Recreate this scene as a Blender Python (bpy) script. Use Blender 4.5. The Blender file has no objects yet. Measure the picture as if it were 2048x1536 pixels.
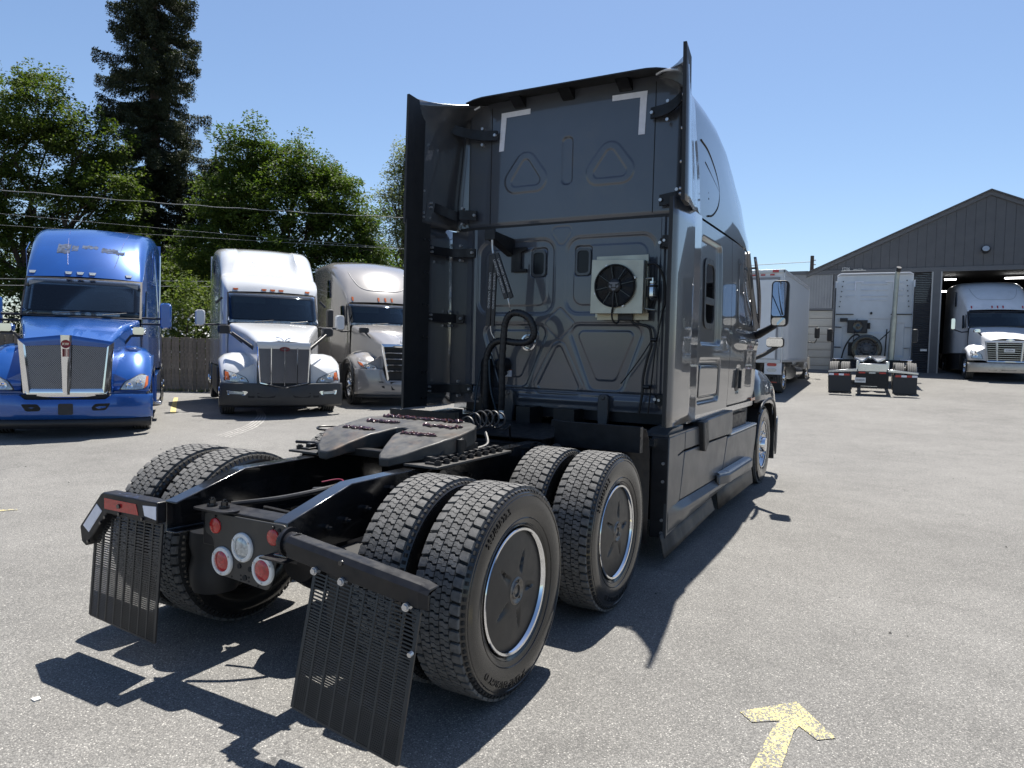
import bpy, bmesh, math, random
import numpy as np
from math import sin, cos, pi, sqrt, radians, atan2
from mathutils import Matrix, Vector
random.seed(7); RNG = np.random.default_rng(7)
scene = bpy.context.scene
col = scene.collection
# ------------------------------------------------------------------ camera
cam_d = bpy.data.cameras.new('camera'); cam = bpy.data.objects.new('camera', cam_d); col.objects.link(cam)
CP = Vector((2.782, -2.949, 1.643)); yaw, pit, rol = -0.5060, -0.0470, -0.0240
fv = Vector((sin(yaw)*cos(pit), cos(yaw)*cos(pit), sin(pit))); rv = Vector((cos(yaw), -sin(yaw), 0)); uv = rv.cross(fv)
r2 = cos(rol)*rv - sin(rol)*uv; u2 = cos(rol)*uv + sin(rol)*rv
m = Matrix((r2, u2, -fv)).transposed().to_4x4(); m.translation = CP
cam.matrix_world = m
cam_d.sensor_width = 36; cam_d.lens = 36*1428.26/2048; cam_d.clip_start = .05; cam_d.clip_end = 3000
scene.camera = cam
# ------------------------------------------------------------------ world, sun, exposure
SUN = Vector((-0.099, 0.413, 1.0)).normalized()
SUN_EL = math.asin(SUN.z); SUN_AZ = atan2(SUN.x, SUN.y)
w = bpy.data.worlds.new('World'); scene.world = w; w.use_nodes = True
nt = w.node_tree; bg = nt.nodes['Background']
sky = nt.nodes.new('ShaderNodeTexSky'); sky.sky_type = 'NISHITA'; sky.sun_disc = False
sky.sun_elevation = SUN_EL; sky.sun_rotation = SUN_AZ % (2*pi)
sky.altitude = 100; sky.air_density = 1.0; sky.dust_density = 0.7; sky.ozone_density = 3.0
tint = nt.nodes.new('ShaderNodeMix'); tint.data_type = 'RGBA'; tint.blend_type = 'MULTIPLY'; tint.inputs[0].default_value = 1; tint.inputs[7].default_value = (.93, .965, 1.0, 1)
nt.links.new(sky.outputs[0], tint.inputs[6]); nt.links.new(tint.outputs[2], bg.inputs[0]); bg.inputs[1].default_value = 0.068
sl = bpy.data.lights.new('sun', 'SUN'); sl.energy = 4.9; sl.angle = radians(.53); sl.color = (1, .955, .88)
so = bpy.data.objects.new('sun', sl); col.objects.link(so); so.location = (0, 0, 30)
so.rotation_euler = SUN.to_track_quat('Z', 'Y').to_euler()
scene.view_settings.view_transform = 'Standard'; scene.view_settings.look = 'None'
scene.view_settings.exposure = 1.1; scene.view_settings.gamma = 1; scene.view_settings.use_curve_mapping = False
try:
    scene.cycles.max_bounces = 8; scene.cycles.transparent_max_bounces = 8
    scene.cycles.sample_clamp_indirect = 6
except Exception: pass

# ------------------------------------------------------------------ mesh helper
class MB:
    def __init__(s): s.v = []; s.f = []; s.m = []
    def add(s, vs, fs, mi=0):
        o = len(s.v); s.v += [tuple(p) for p in vs]
        for f in fs: s.f.append([i+o for i in f]); s.m.append(mi)
        return s
    def box(s, x0, x1, y0, y1, z0, z1, mi=0, M=None):
        vs = [Vector((x, y, z)) for z in (z0, z1) for y in (y0, y1) for x in (x0, x1)]
        if M is not None: vs = [M @ p for p in vs]
        return s.add(vs, [(0,2,3,1),(4,5,7,6),(0,1,5,4),(2,6,7,3),(0,4,6,2),(1,3,7,5)], mi)
    def beam(s, a, b, wx, wz, mi=0, up=(0,0,1)):
        a = Vector(a); b = Vector(b); d = (b-a).normalized(); up = Vector(up)
        x = d.cross(up)
        if x.length < 1e-4: x = d.cross(Vector((1,0,0)))
        x.normalize(); z = x.cross(d)
        vs = []
        for p in (a, b):
            for sx, sz in ((-1,-1),(1,-1),(1,1),(-1,1)): vs.append(p + x*wx/2*sx + z*wz/2*sz)
        return s.add(vs, [(0,1,2,3),(7,6,5,4),(0,4,5,1),(1,5,6,2),(2,6,7,3),(3,7,4,0)], mi)
    def cyl(s, a, b, r0, r1=None, n=16, mi=0, caps=True):
        r1 = r0 if r1 is None else r1
        a = Vector(a); b = Vector(b); d = (b-a).normalized()
        x = d.orthogonal().normalized(); y = d.cross(x)
        vs = [p + (x*cos(2*pi*i/n) + y*sin(2*pi*i/n))*r for p, r in ((a, r0), (b, r1)) for i in range(n)]
        fs = [(i, (i+1) % n, n+(i+1) % n, n+i) for i in range(n)]
        if caps: fs += [tuple(range(n-1, -1, -1)), tuple(range(n, 2*n))]
        return s.add(vs, fs, mi)
    def tube(s, pts, r, n=8, mi=0, caps=True):
        P = [Vector(p) for p in pts]; R = r if isinstance(r, (list, tuple)) else [r]*len(P)
        t = (P[1]-P[0]).normalized(); x = t.orthogonal().normalized(); vs = []; fs = []
        for k, p in enumerate(P):
            t2 = (P[min(k+1, len(P)-1)] - P[max(k-1, 0)]).normalized()
            x = (x - t2*x.dot(t2)); x = x.normalized() if x.length > 1e-6 else t2.orthogonal().normalized()
            y = t2.cross(x)
            vs += [p + (x*cos(2*pi*i/n) + y*sin(2*pi*i/n))*R[k] for i in range(n)]
        for k in range(len(P)-1):
            fs += [(k*n+i, k*n+(i+1) % n, (k+1)*n+(i+1) % n, (k+1)*n+i) for i in range(n)]
        if caps: fs += [tuple(range(n-1, -1, -1)), tuple(range((len(P)-1)*n, len(P)*n))]
        return s.add(vs, fs, mi)
    def prism(s, poly, fn, d0, d1, mi=0):
        """poly: 2-D points; fn(u, v, d) -> 3-D; extruded from d0 to d1"""
        n = len(poly)
        vs = [fn(u, v, d) for d in (d0, d1) for u, v in poly]
        fs = [tuple(range(n)), tuple(range(2*n-1, n-1, -1))] + [(i, n+i, n+(i+1) % n, (i+1) % n) for i in range(n)]
        return s.add(vs, fs, mi)
    def lathe(s, prof, c=(0,0,0), n=48, mi=0, axis='x'):
        """prof: (radius, axial) list (or with material as third item)"""
        c = Vector(c); o = len(s.v); k = len(prof)
        for i in range(n):
            a = 2*pi*i/n
            for p in prof:
                q = (p[1], p[0]*cos(a), p[0]*sin(a))
                if axis == 'z': q = (p[0]*cos(a), p[0]*sin(a), p[1])
                if axis == 'y': q = (p[0]*cos(a), p[1], p[0]*sin(a))
                s.v.append(tuple(c + Vector(q)))
        for i in range(n):
            for j in range(k-1):
                s.f.append([o+i*k+j, o+((i+1) % n)*k+j, o+((i+1) % n)*k+j+1, o+i*k+j+1])
                s.m.append(prof[j][2] if len(prof[j]) > 2 else mi)
        return s
    def loft(s, secs, mi=0, closed=False, caps=False):
        n = len(secs[0]); o = len(s.v)
        for q in secs: s.v += [tuple(p) for p in q]
        for k in range(len(secs)-1):
            for i in range(n if closed else n-1):
                j = (i+1) % n
                s.f.append([o+k*n+i, o+k*n+j, o+(k+1)*n+j, o+(k+1)*n+i]); s.m.append(mi)
        if caps:
            s.f.append([o+i for i in range(n-1, -1, -1)]); s.m.append(mi)
            s.f.append([o+(len(secs)-1)*n+i for i in range(n)]); s.m.append(mi)
        return s
    def grid(s, us, vs, fn, mi=0):
        return s.loft([[fn(u, v) for v in vs] for u in us], mi)
    def obj(s, name, mat, parent=None, smooth=35, bevel=0, solid=0, fix=True, seg=2):
        me = bpy.data.meshes.new(name); me.from_pydata(s.v, [], s.f)
        mats = mat if isinstance(mat, (list, tuple)) else [mat]
        for mm in mats: me.materials.append(mm)
        if len(mats) > 1: me.polygons.foreach_set('material_index', s.m)
        if fix:
            bm = bmesh.new(); bm.from_mesh(me); bmesh.ops.recalc_face_normals(bm, faces=bm.faces); bm.to_mesh(me); bm.free()
        if smooth:
            me.shade_smooth(); me.set_sharp_from_angle(angle=radians(smooth))
        me.update()
        o = bpy.data.objects.new(name, me); col.objects.link(o)
        if parent is not None: o.parent = parent
        if bevel:
            b = o.modifiers.new('b', 'BEVEL'); b.width = bevel; b.segments = seg; b.limit_method = 'ANGLE'; b.angle_limit = radians(40)
        if solid:
            b = o.modifiers.new('s', 'SOLIDIFY'); b.thickness = solid; b.offset = 0
        return o
XZ = lambda y0=0: (lambda u, v, d: (u, d, v))
YZ = lambda u, v, d: (d, u, v)
XY = lambda u, v, d: (u, v, d)

def np_obj(name, V, F, mat, parent=None, mi=None, smooth=False):
    me = bpy.data.meshes.new(name); k = F.shape[1]
    me.vertices.add(len(V)); me.vertices.foreach_set('co', np.asarray(V, np.float32).ravel())
    me.loops.add(F.size); me.loops.foreach_set('vertex_index', F.ravel().astype(np.int32))
    me.polygons.add(len(F)); me.polygons.foreach_set('loop_start', np.arange(0, F.size, k, dtype=np.int32))
    me.polygons.foreach_set('loop_total', np.full(len(F), k, np.int32))
    for mm in (mat if isinstance(mat, (list, tuple)) else [mat]): me.materials.append(mm)
    if mi is not None: me.polygons.foreach_set('material_index', mi.astype(np.int32))
    me.update(calc_edges=True)
    if smooth: me.shade_smooth()
    o = bpy.data.objects.new(name, me); col.objects.link(o)
    if parent is not None: o.parent = parent
    return o

def thing(name, label, cat, loc=(0,0,0), rz=0, group=None):
    o = bpy.data.objects.new(name, None); col.objects.link(o); o.location = loc; o.rotation_euler = (0, 0, rz)
    o.empty_display_size = .2
    return tag(o, label, cat, group)
def tag(o, label=None, cat=None, group=None, kind=None):
    for k, val in (('label', label), ('category', cat), ('group', group), ('kind', kind)):
        if val: o[k] = val
    return o
def dup(o, parent=None, mirror=False):
    c = o.copy(); col.objects.link(c)
    if parent is not None: c.parent = parent
    for ch in o.children: dup(ch, c)
    return c

def rrect(x0, x1, z0, z1, r, n=5):
    out = []
    for cx, cz, a0 in ((x1-r, z1-r, 0), (x0+r, z1-r, 90), (x0+r, z0+r, 180), (x1-r, z0+r, 270)):
        for i in range(n+1):
            a = radians(a0 + 90*i/n); out.append((cx+r*cos(a), cz+r*sin(a)))
    return out
def rpoly(pts, r, n=4):
    """polygon with rounded corners"""
    out = []; k = len(pts)
    for i in range(k):
        p0, p, p1 = (Vector(pts[(i-1) % k]), Vector(pts[i]), Vector(pts[(i+1) % k]))
        a = (p0-p); b = (p1-p); rr = min(r, a.length*.45, b.length*.45)
        A = p + a.normalized()*rr; B = p + b.normalized()*rr
        for j in range(n+1):
            t = j/n; q = A*(1-t)**2 + p*2*t*(1-t) + B*t*t; out.append((q.x, q.y))
    return out
def curve(pts, n=8):
    """Catmull-Rom through points"""
    P = [Vector(p) for p in pts]; P = [2*P[0]-P[1]] + P + [2*P[-1]-P[-2]]; out = []
    for i in range(1, len(P)-2):
        for j in range(n):
            t = j/n
            out.append(.5*((2*P[i]) + (P[i+1]-P[i-1])*t + (2*P[i-1]-5*P[i]+4*P[i+1]-P[i+2])*t*t + (3*P[i]-P[i-1]-3*P[i+1]+P[i+2])*t**3))
    return out + [P[-2]]
def interp(x, xs, ys): return float(np.interp(x, xs, ys))
def sstep(x, a, b):
    t = np.clip((x-a)/(b-a), 0, 1); return t*t*(3-2*t)
def sd_box(x, z, cx, cz, hx, hz, r):
    qx = np.abs(x-cx)-hx+r; qz = np.abs(z-cz)-hz+r
    return np.hypot(np.maximum(qx, 0), np.maximum(qz, 0)) + np.minimum(np.maximum(qx, qz), 0) - r
def sd_poly(x, z, pts, r=0):
    """signed distance to polygon (negative inside), shrunk then rounded by r"""
    pts = np.asarray(pts, float); d = np.full(np.shape(x), 1e9); s = np.ones(np.shape(x)); n = len(pts)
    for i in range(n):
        a = pts[i]; b = pts[i-1]; e = b-a; wx = x-a[0]; wz = z-a[1]
        t = np.clip((wx*e[0]+wz*e[1])/(e@e), 0, 1)
        d = np.minimum(d, (wx-e[0]*t)**2 + (wz-e[1]*t)**2)
        c1 = z >= a[1]; c2 = z < b[1]; c3 = e[0]*wz > e[1]*wx
        flip = (c1 & c2 & c3) | (~c1 & ~c2 & ~c3); s = np.where(flip, -s, s)
    return s*np.sqrt(d) - r
def text_obj(txt, size, fn, mat, name='lettering', parent=None, depth=.002, align='CENTER', spacing=1.0, sx=1.0):
    """flat lettering as a mesh; fn maps (u, v, d) to 3-D"""
    cu = bpy.data.curves.new('t', 'FONT'); cu.body = txt; cu.size = size; cu.align_x = align; cu.extrude = depth/2; cu.space_character = spacing
    cu.resolution_u = 3
    t = bpy.data.objects.new('t', cu); col.objects.link(t)
    bpy.context.view_layer.update()
    me = bpy.data.meshes.new_from_object(t.evaluated_get(bpy.context.evaluated_depsgraph_get()))
    bpy.data.objects.remove(t); bpy.data.curves.remove(cu)
    for vtx in me.vertices: vtx.co = Vector(fn(vtx.co.x*sx, vtx.co.y, vtx.co.z))
    me.materials.clear(); me.materials.append(mat); me.name = name
    o = bpy.data.objects.new(name, me); col.objects.link(o)
    if parent is not None: o.parent = parent
    return o

# ------------------------------------------------------------------ materials
def mat(name, c, rough=.5, metal=0, coat=0, noise=0, nscale=8, bump=0, bscale=60, spec=.5, rvar=0, emis=None, estr=0, trans=0, dirt=None, dscale=2.5, dmin=.52, aniso=None):
    mt = bpy.data.materials.new(name); mt.use_nodes = True; n = mt.node_tree; b = n.nodes['Principled BSDF']
    b.inputs['Base Color'].default_value = (*c, 1); b.inputs['Roughness'].default_value = rough; b.inputs['Metallic'].default_value = metal
    b.inputs['Coat Weight'].default_value = coat; b.inputs['Coat Roughness'].default_value = .03; b.inputs['Specular IOR Level'].default_value = spec
    if trans: b.inputs['Transmission Weight'].default_value = trans
    if emis: b.inputs['Emission Color'].default_value = (*emis, 1); b.inputs['Emission Strength'].default_value = estr
    tc = n.nodes.new('ShaderNodeTexCoord')
    def nz(scale, det=4, rg=.55):
        t = n.nodes.new('ShaderNodeTexNoise'); t.inputs['Scale'].default_value = scale; t.inputs['Detail'].default_value = det; t.inputs['Roughness'].default_value = rg
        n.links.new(tc.outputs['Object'], t.inputs['Vector']); return t
    cs = None
    if noise:
        t = nz(nscale); mr = n.nodes.new('ShaderNodeMapRange'); mr.inputs[1].default_value = .3; mr.inputs[2].default_value = .7
        mr.inputs[3].default_value = 1-noise; mr.inputs[4].default_value = 1+noise; n.links.new(t.outputs[0], mr.inputs[0])
        mx = n.nodes.new('ShaderNodeMix'); mx.data_type = 'RGBA'; mx.blend_type = 'MULTIPLY'; mx.inputs[0].default_value = 1
        mx.inputs[6].default_value = (*c, 1); n.links.new(mr.outputs[0], mx.inputs[7]); cs = mx.outputs[2]
    if dirt:
        t = nz(dscale, 8, .65); mr = n.nodes.new('ShaderNodeMapRange'); mr.inputs[1].default_value = dmin; mr.inputs[2].default_value = dmin+.2
        mr.inputs[3].default_value = 0; mr.inputs[4].default_value = .8; n.links.new(t.outputs[0], mr.inputs[0])
        mx = n.nodes.new('ShaderNodeMix'); mx.data_type = 'RGBA'; n.links.new(mr.outputs[0], mx.inputs[0])
        if cs: n.links.new(cs, mx.inputs[6])
        else: mx.inputs[6].default_value = (*c, 1)
        mx.inputs[7].default_value = (*dirt, 1); cs = mx.outputs[2]
    if cs: n.links.new(cs, b.inputs['Base Color'])
    if rvar:
        t = nz(nscale*1.7, 5); mr = n.nodes.new('ShaderNodeMapRange'); mr.inputs[1].default_value = .3; mr.inputs[2].default_value = .7
        mr.inputs[3].default_value = max(.02, rough-rvar); mr.inputs[4].default_value = rough+rvar
        n.links.new(t.outputs[0], mr.inputs[0]); n.links.new(mr.outputs[0], b.inputs['Roughness'])
    if bump:
        t = nz(bscale, 5); bp = n.nodes.new('ShaderNodeBump'); bp.inputs['Strength'].default_value = bump; bp.inputs['Distance'].default_value = .004
        n.links.new(t.outputs[0], bp.inputs['Height']); n.links.new(bp.outputs[0], b.inputs['Normal'])
        if coat and bump < .1: n.links.new(bp.outputs[0], b.inputs['Coat Normal'])
    return mt
PAINT = mat('grey_paint', (.080, .083, .092), .30, .25, 1, noise=.06, nscale=2.5, bump=.03, bscale=1.6, dirt=(.10, .10, .10), dscale=1.7, dmin=.54)
PAINT.node_tree.nodes['Principled BSDF'].inputs['Coat IOR'].default_value = 1.72
PAINTB = mat('grey_back_paint', (.070, .076, .092), .34, .1, 1, noise=.07, nscale=3, bump=.03, bscale=2.5, dirt=(.086, .087, .092), dscale=2.2, dmin=.52)
DARKG = mat('dark_tinted_glass', (.008, .009, .011), .25, spec=.3)
PAINT_IN = mat('grey_inner_paint', (.045, .048, .055), .35, 0, .4, noise=.12, nscale=5)
SKIRT = mat('grey_satin_skirt', (.075, .076, .080), .40, .25, .25, noise=.08, nscale=3, rvar=.06)
BLACKG = mat('black_gloss_frame', (.010, .010, .011), .18, 0, .7, noise=.3, nscale=9, rvar=.08, bump=.12, bscale=25)
BLACK = mat('black_plastic', (.016, .016, .018), .45, 0, 0, noise=.2, nscale=14, rvar=.1)
BLACKM = mat('black_metal', (.010, .010, .012), .42, 0, 0, noise=.35, nscale=12, rvar=.12, dirt=(.022, .020, .018), dscale=7, dmin=.56, spec=.35)
RUBBER = mat('rubber_lip', (.014, .014, .015), .6, noise=.2, nscale=10)
SIDEW = mat('tyre_sidewall', (.014, .0132, .0125), .19, 0, .25, noise=.25, nscale=6, rvar=.05, bump=.06, bscale=60)
TREAD = mat('tyre_tread', (.105, .103, .100), .9, noise=.32, nscale=30, bump=.5, bscale=180, dirt=(.17, .165, .16), dscale=22, dmin=.5)
GROOVE = mat('tyre_groove', (.014, .014, .014), .85, noise=.2)
CHROME = mat('chrome', (.80, .81, .83), .06, 1, noise=.03)
STEPM = mat('step_aluminium', (.62,.63,.64), .42, .45, noise=.15, nscale=30)
ALU = mat('polished_aluminium', (.62, .63, .65), .18, 1, noise=.06, nscale=20, rvar=.06)
STEEL = mat('galvanised_steel', (.42, .42, .36), .42, .7, noise=.12, nscale=5, rvar=.08)
BOLT = mat('zinc_bolt', (.55, .55, .56), .35, .8)
COVER = mat('wheel_cover_plastic', (.013, .013, .014), .40, noise=.12, nscale=12, rvar=.05)
GLASS = mat('dark_glass', (.006, .007, .009), .03, 0, 1, spec=.6)
GLASSG = mat('grey_glass', (.010, .012, .013), .04, 0, 1, noise=.25, nscale=1.2)
TAPE = mat('silver_tape', (.80, .79, .84), .5, .0, noise=.06, nscale=30)
REDR = mat('red_reflector', (.42, .015, .012), .25, 0, .6, noise=.2, nscale=60)
REDL = mat('red_lens', (.40, .012, .016), .22, 0, .8, noise=.35, nscale=90)
CLEARL = mat('clear_lens', (.42, .45, .46), .12, .3, 1, noise=.4, nscale=70)
WHITEPL = mat('white_plastic', (.72, .72, .70), .4, noise=.05)
AMBER = mat('amber_lens', (.42, .095, .015), .25, 0, .6)
GREASE = mat('red_grease', (.040, .009, .008), .20, 0, .5, noise=.55, nscale=50, bump=.6, bscale=90)
FIFTH = mat('worn_fifth_wheel_steel', (.050, .049, .048), .50, .3, noise=.3, nscale=9, rvar=.14, bump=.35, bscale=30, dirt=(.15, .10, .07), dscale=4, dmin=.55)
HOSE = mat('rubber_hose', (.014, .014, .016), .5, noise=.2, nscale=20, bump=.3, bscale=70)
MIRROR = mat('mirror_glass', (.85, .87, .88), .01, 1)
# ------------------------------------------------------------------ ground
def hgt(x, y):
    x = np.asarray(x, float); y = np.asarray(y, float)
    hl = .021*np.clip(y, 0, 14)*sstep(-x, 3, 7)*(1-sstep(-x, 11, 17))
    k = 1.2; sp = k*np.log1p(np.exp(np.clip((y-12)/k, -30, 30)))
    return hl + .0575*np.minimum(sp, 40)*sstep(x, -14, -5)
def gz(x, y): return float(hgt(x, y))
def asphalt_nodes(n):
    L = n.links.new
    geo = n.nodes.new('ShaderNodeNewGeometry')
    def noise(sc, det=3, rg=.6):
        t = n.nodes.new('ShaderNodeTexNoise'); t.inputs['Scale'].default_value = sc; t.inputs['Detail'].default_value = det; t.inputs['Roughness'].default_value = rg
        L(geo.outputs['Position'], t.inputs['Vector']); return t
    def mrange(src, a, b, c, d):
        mr = n.nodes.new('ShaderNodeMapRange'); mr.inputs[1].default_value = a; mr.inputs[2].default_value = b; mr.inputs[3].default_value = c; mr.inputs[4].default_value = d
        L(src, mr.inputs[0]); return mr.outputs[0]
    def mul(a, b):
        t = n.nodes.new('ShaderNodeMath'); t.operation = 'MULTIPLY'; L(a, t.inputs[0]); L(b, t.inputs[1]); return t.outputs[0]
    vo = n.nodes.new('ShaderNodeTexVoronoi'); vo.inputs['Scale'].default_value = 165; L(geo.outputs['Position'], vo.inputs['Vector'])
    sep = n.nodes.new('ShaderNodeSeparateColor'); L(vo.outputs['Color'], sep.inputs[0])
    stone = n.nodes.new('ShaderNodeValToRGB'); cr = stone.color_ramp
    cr.elements[0].position = 0; cr.elements[0].color = (.14, .137, .132, 1); cr.elements[1].position = 1; cr.elements[1].color = (.45, .435, .405, 1)
    for p, c in ((.30, (.168, .164, .156, 1)), (.7, (.213, .207, .196, 1)), (.93, (.258, .250, .235, 1))):
        e = cr.elements.new(p); e.color = c
    L(sep.outputs[0], stone.inputs[0])
    edge = mrange(vo.outputs['Distance'], .15, .75, 1.04, .58)
    big = mrange(noise(.35, 5).outputs[0], .3, .7, .86, 1.12); mid = mrange(noise(2.2, 7, .72).outputs[0], .3, .7, .88, 1.10)
    fine = mrange(noise(240, 2).outputs[0], .3, .7, .87, 1.13)
    # tar and oil stains with soft outlines
    stain = mrange(noise(.9, 7, .62).outputs[0], .62, .76, 1.0, .80)
    k = mul(mul(mul(big, mid), mul(fine, edge)), stain)
    mx = n.nodes.new('ShaderNodeMix'); mx.data_type = 'RGBA'; mx.blend_type = 'MULTIPLY'; mx.inputs[0].default_value = 1
    L(stone.outputs[0], mx.inputs[6]); L(k, mx.inputs[7])
    # hairline cracks
    wp = n.nodes.new('ShaderNodeVectorMath'); wp.operation = 'ADD'; nn = noise(1.6, 6, .65); sc = n.nodes.new('ShaderNodeVectorMath'); sc.operation = 'SCALE'; sc.inputs['Scale'].default_value = .8
    L(nn.outputs['Color'], sc.inputs[0]); L(geo.outputs['Position'], wp.inputs[0]); L(sc.outputs[0], wp.inputs[1])
    vc = n.nodes.new('ShaderNodeTexVoronoi'); vc.feature = 'DISTANCE_TO_EDGE'; vc.inputs['Scale'].default_value = .23; L(wp.outputs[0], vc.inputs['Vector'])
    crk = mrange(vc.outputs['Distance'], .0008, .0026, 1, 0); gate = mrange(noise(.5, 3).outputs[0], .54, .62, 0, .7)
    m2 = n.nodes.new('ShaderNodeMix'); m2.data_type = 'RGBA'; L(mul(crk, gate), m2.inputs[0]); L(mx.outputs[2], m2.inputs[6]); m2.inputs[7].default_value = (.045, .044, .043, 1)
    bp = n.nodes.new('ShaderNodeBump'); bp.inputs['Strength'].default_value = .38; bp.inputs['Distance'].default_value = .006
    inv = mrange(vo.outputs['Distance'], 0, .8, 1, 0); L(mul(inv, fine), bp.inputs['Height'])
    return m2.outputs[2], bp.outputs[0], sep.outputs[1], noise, mrange, mul
def asphalt_mat():
    mt = bpy.data.materials.new('weathered_asphalt'); mt.use_nodes = True; n = mt.node_tree; b = n.nodes['Principled BSDF']
    c, nm, *_ = asphalt_nodes(n); n.links.new(c, b.inputs['Base Color']); n.links.new(nm, b.inputs['Normal']); b.inputs['Roughness'].default_value = .85
    b.inputs['Specular IOR Level'].default_value = .25
    return mt
def paint_mat(name, colr, wear=.5):
    mt = bpy.data.materials.new(name); mt.use_nodes = True; n = mt.node_tree; b = n.nodes['Principled BSDF']
    c, nm, rnd, noise, mrange, mul = asphalt_nodes(n)
    def wsum(pairs):
        acc = None
        for src, k in pairs:
            t = n.nodes.new('ShaderNodeMath'); t.operation = 'MULTIPLY_ADD'; t.inputs[1].default_value = k; n.links.new(src, t.inputs[0])
            if acc is None: t.inputs[2].default_value = 0
            else: n.links.new(acc, t.inputs[2])
            acc = t.outputs[0]
        return acc
    ad = wsum(((noise(75, 4, .7).outputs[0], .75), (rnd, .28), (noise(6, 4, .65).outputs[0], .55)))
    mask = mrange(ad, wear+.17, wear+.25, 0, 1)
    tone = mrange(noise(30, 3).outputs[0], .3, .7, .85, 1.1)
    pc = n.nodes.new('ShaderNodeMix'); pc.data_type = 'RGBA'; pc.blend_type = 'MULTIPLY'; pc.inputs[0].default_value = 1; pc.inputs[6].default_value = (*colr, 1); n.links.new(tone, pc.inputs[7])
    mx = n.nodes.new('ShaderNodeMix'); mx.data_type = 'RGBA'; n.links.new(mask, mx.inputs[0]); n.links.new(c, mx.inputs[6]); n.links.new(pc.outputs[2], mx.inputs[7])
    n.links.new(mx.outputs[2], b.inputs['Base Color']); n.links.new(nm, b.inputs['Normal']); b.inputs['Roughness'].default_value = .8
    return mt
ASPHALT = asphalt_mat()
def axis_pts(a, b, lo, hi, near, far):
    out = []; x = a
    while x < b:
        out.append(x); x += near if lo <= x < hi else far
    return out + [b]
gx = axis_pts(-400, 400, -24, 24, .5, 8); gy = axis_pts(-120, 600, -8, 46, .5, 8)
mb = MB(); mb.grid(gx, gy, lambda x, y: (x, y, gz(x, y)))
tag(mb.obj('asphalt_yard', ASPHALT, smooth=60, fix=False), kind='structure')
def decal(poly, mt, name, dz=.004):
    mb = MB(); mb.add([(x, y, gz(x, y)+dz) for x, y in poly], [tuple(range(len(poly)))])
    return tag(mb.obj(name, mt, smooth=0, fix=False), kind='structure')
YELLOW = paint_mat('worn_yellow_paint', (.56, .48, .19), .625)
YELLOW2 = paint_mat('yellow_line_paint', (.52, .41, .14), .46)
arrow = [(2.387,.640),(2.578,.382),(2.510,.322),(2.425,.407),(2.411,.319),(2.408,.025),(2.40,-.75),(2.285,-.75),(2.301,-.040),(2.325,.300),(2.343,.408),(2.237,.328),(2.169,.398)]
decal(arrow, YELLOW, 'yellow_arrow_marking')
AW = Vector((-.806, .592, 0)); EXW = Vector((.592, .806, 0))
def stall_line(p, l, w=.11):
    q = Vector((p[0], p[1], 0)); a = q + AW*l
    mb = MB(); N = 12; vs = []
    for i in range(N+1):
        for sgn in (-1, 1):
            r = q.lerp(a, i/N) + EXW*w/2*sgn; vs.append((r.x, r.y, gz(r.x, r.y)+.004))
    mb.add(vs, [(2*i, 2*i+1, 2*i+3, 2*i+2) for i in range(N)])
    return tag(mb.obj('yellow_stall_line', YELLOW2, smooth=0, fix=False), kind='structure')
stall_line((-10.76, 6.74), 6.5); stall_line((-9.4, 12.5), 5)
decal([(-4.59,.685),(-4.645,.70),(-4.74,.57),(-4.69,.54)], YELLOW, 'yellow_dash_marking')
# swept tyre scuffs in front of the white truck, and drips under the parked trucks
SCUFF = paint_mat('pale_tyre_scuff', (.42, .405, .375), .60)
for k in range(4):
    pts = curve([(-9.9+.05*k,8.2,0),(-8.9+.075*k,7.35,0),(-7.9+.09*k,6.2,0),(-7.2+.10*k,5.0,0)], 8); mb = MB(); vs = []
    for i, p in enumerate(pts):
        d = (pts[min(i+1, len(pts)-1)]-pts[max(i-1, 0)]).normalized(); n_ = Vector((-d.y, d.x, 0))
        for e in (-1, 1): q = p + n_*.018*e; vs.append((q.x, q.y, gz(q.x, q.y)+.004))
    mb.add(vs, [(2*i, 2*i+1, 2*i+3, 2*i+2) for i in range(len(pts)-1)]); tag(mb.obj('tyre_scuff', SCUFF, smooth=0, fix=False), kind='structure')
# crumbs and litter on the tarmac
LIT = mat('litter_paper', (.62, .60, .56), .7)
mb = MB(); mb.prism(rpoly([(-.02,-.012),(.018,-.016),(.022,.012),(-.008,.018)], .006), XY, 0, .006)
o = mb.obj('litter_scrap', LIT); o.location = (-.63, -1.2, .001); tag(o, 'small pale scrap of litter lying on sunlit asphalt near the left mud flap', 'litter')
mb = MB()
for i in range(90):
    x = RNG.uniform(-7, 6); y = RNG.uniform(-1, 14); z = gz(x, y); s = RNG.uniform(.004, .012)
    a = RNG.uniform(0, 6.28)
    M = Matrix.Translation((x, y, z)) @ Matrix.Rotation(a, 4, 'Z')
    mb.add([M @ Vector(p) for p in ((-s,-s,0),(s*1.3,-s*.6,0),(s*.5,s,0),(-s*.8,s*.5,0),(0,0,s))], [(0,1,4),(1,2,4),(2,3,4),(3,0,4)])
tag(mb.obj('gravel_crumbs', mat('dark_crumbs', (.06, .058, .055), .9), smooth=0), kind='stuff')

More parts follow.
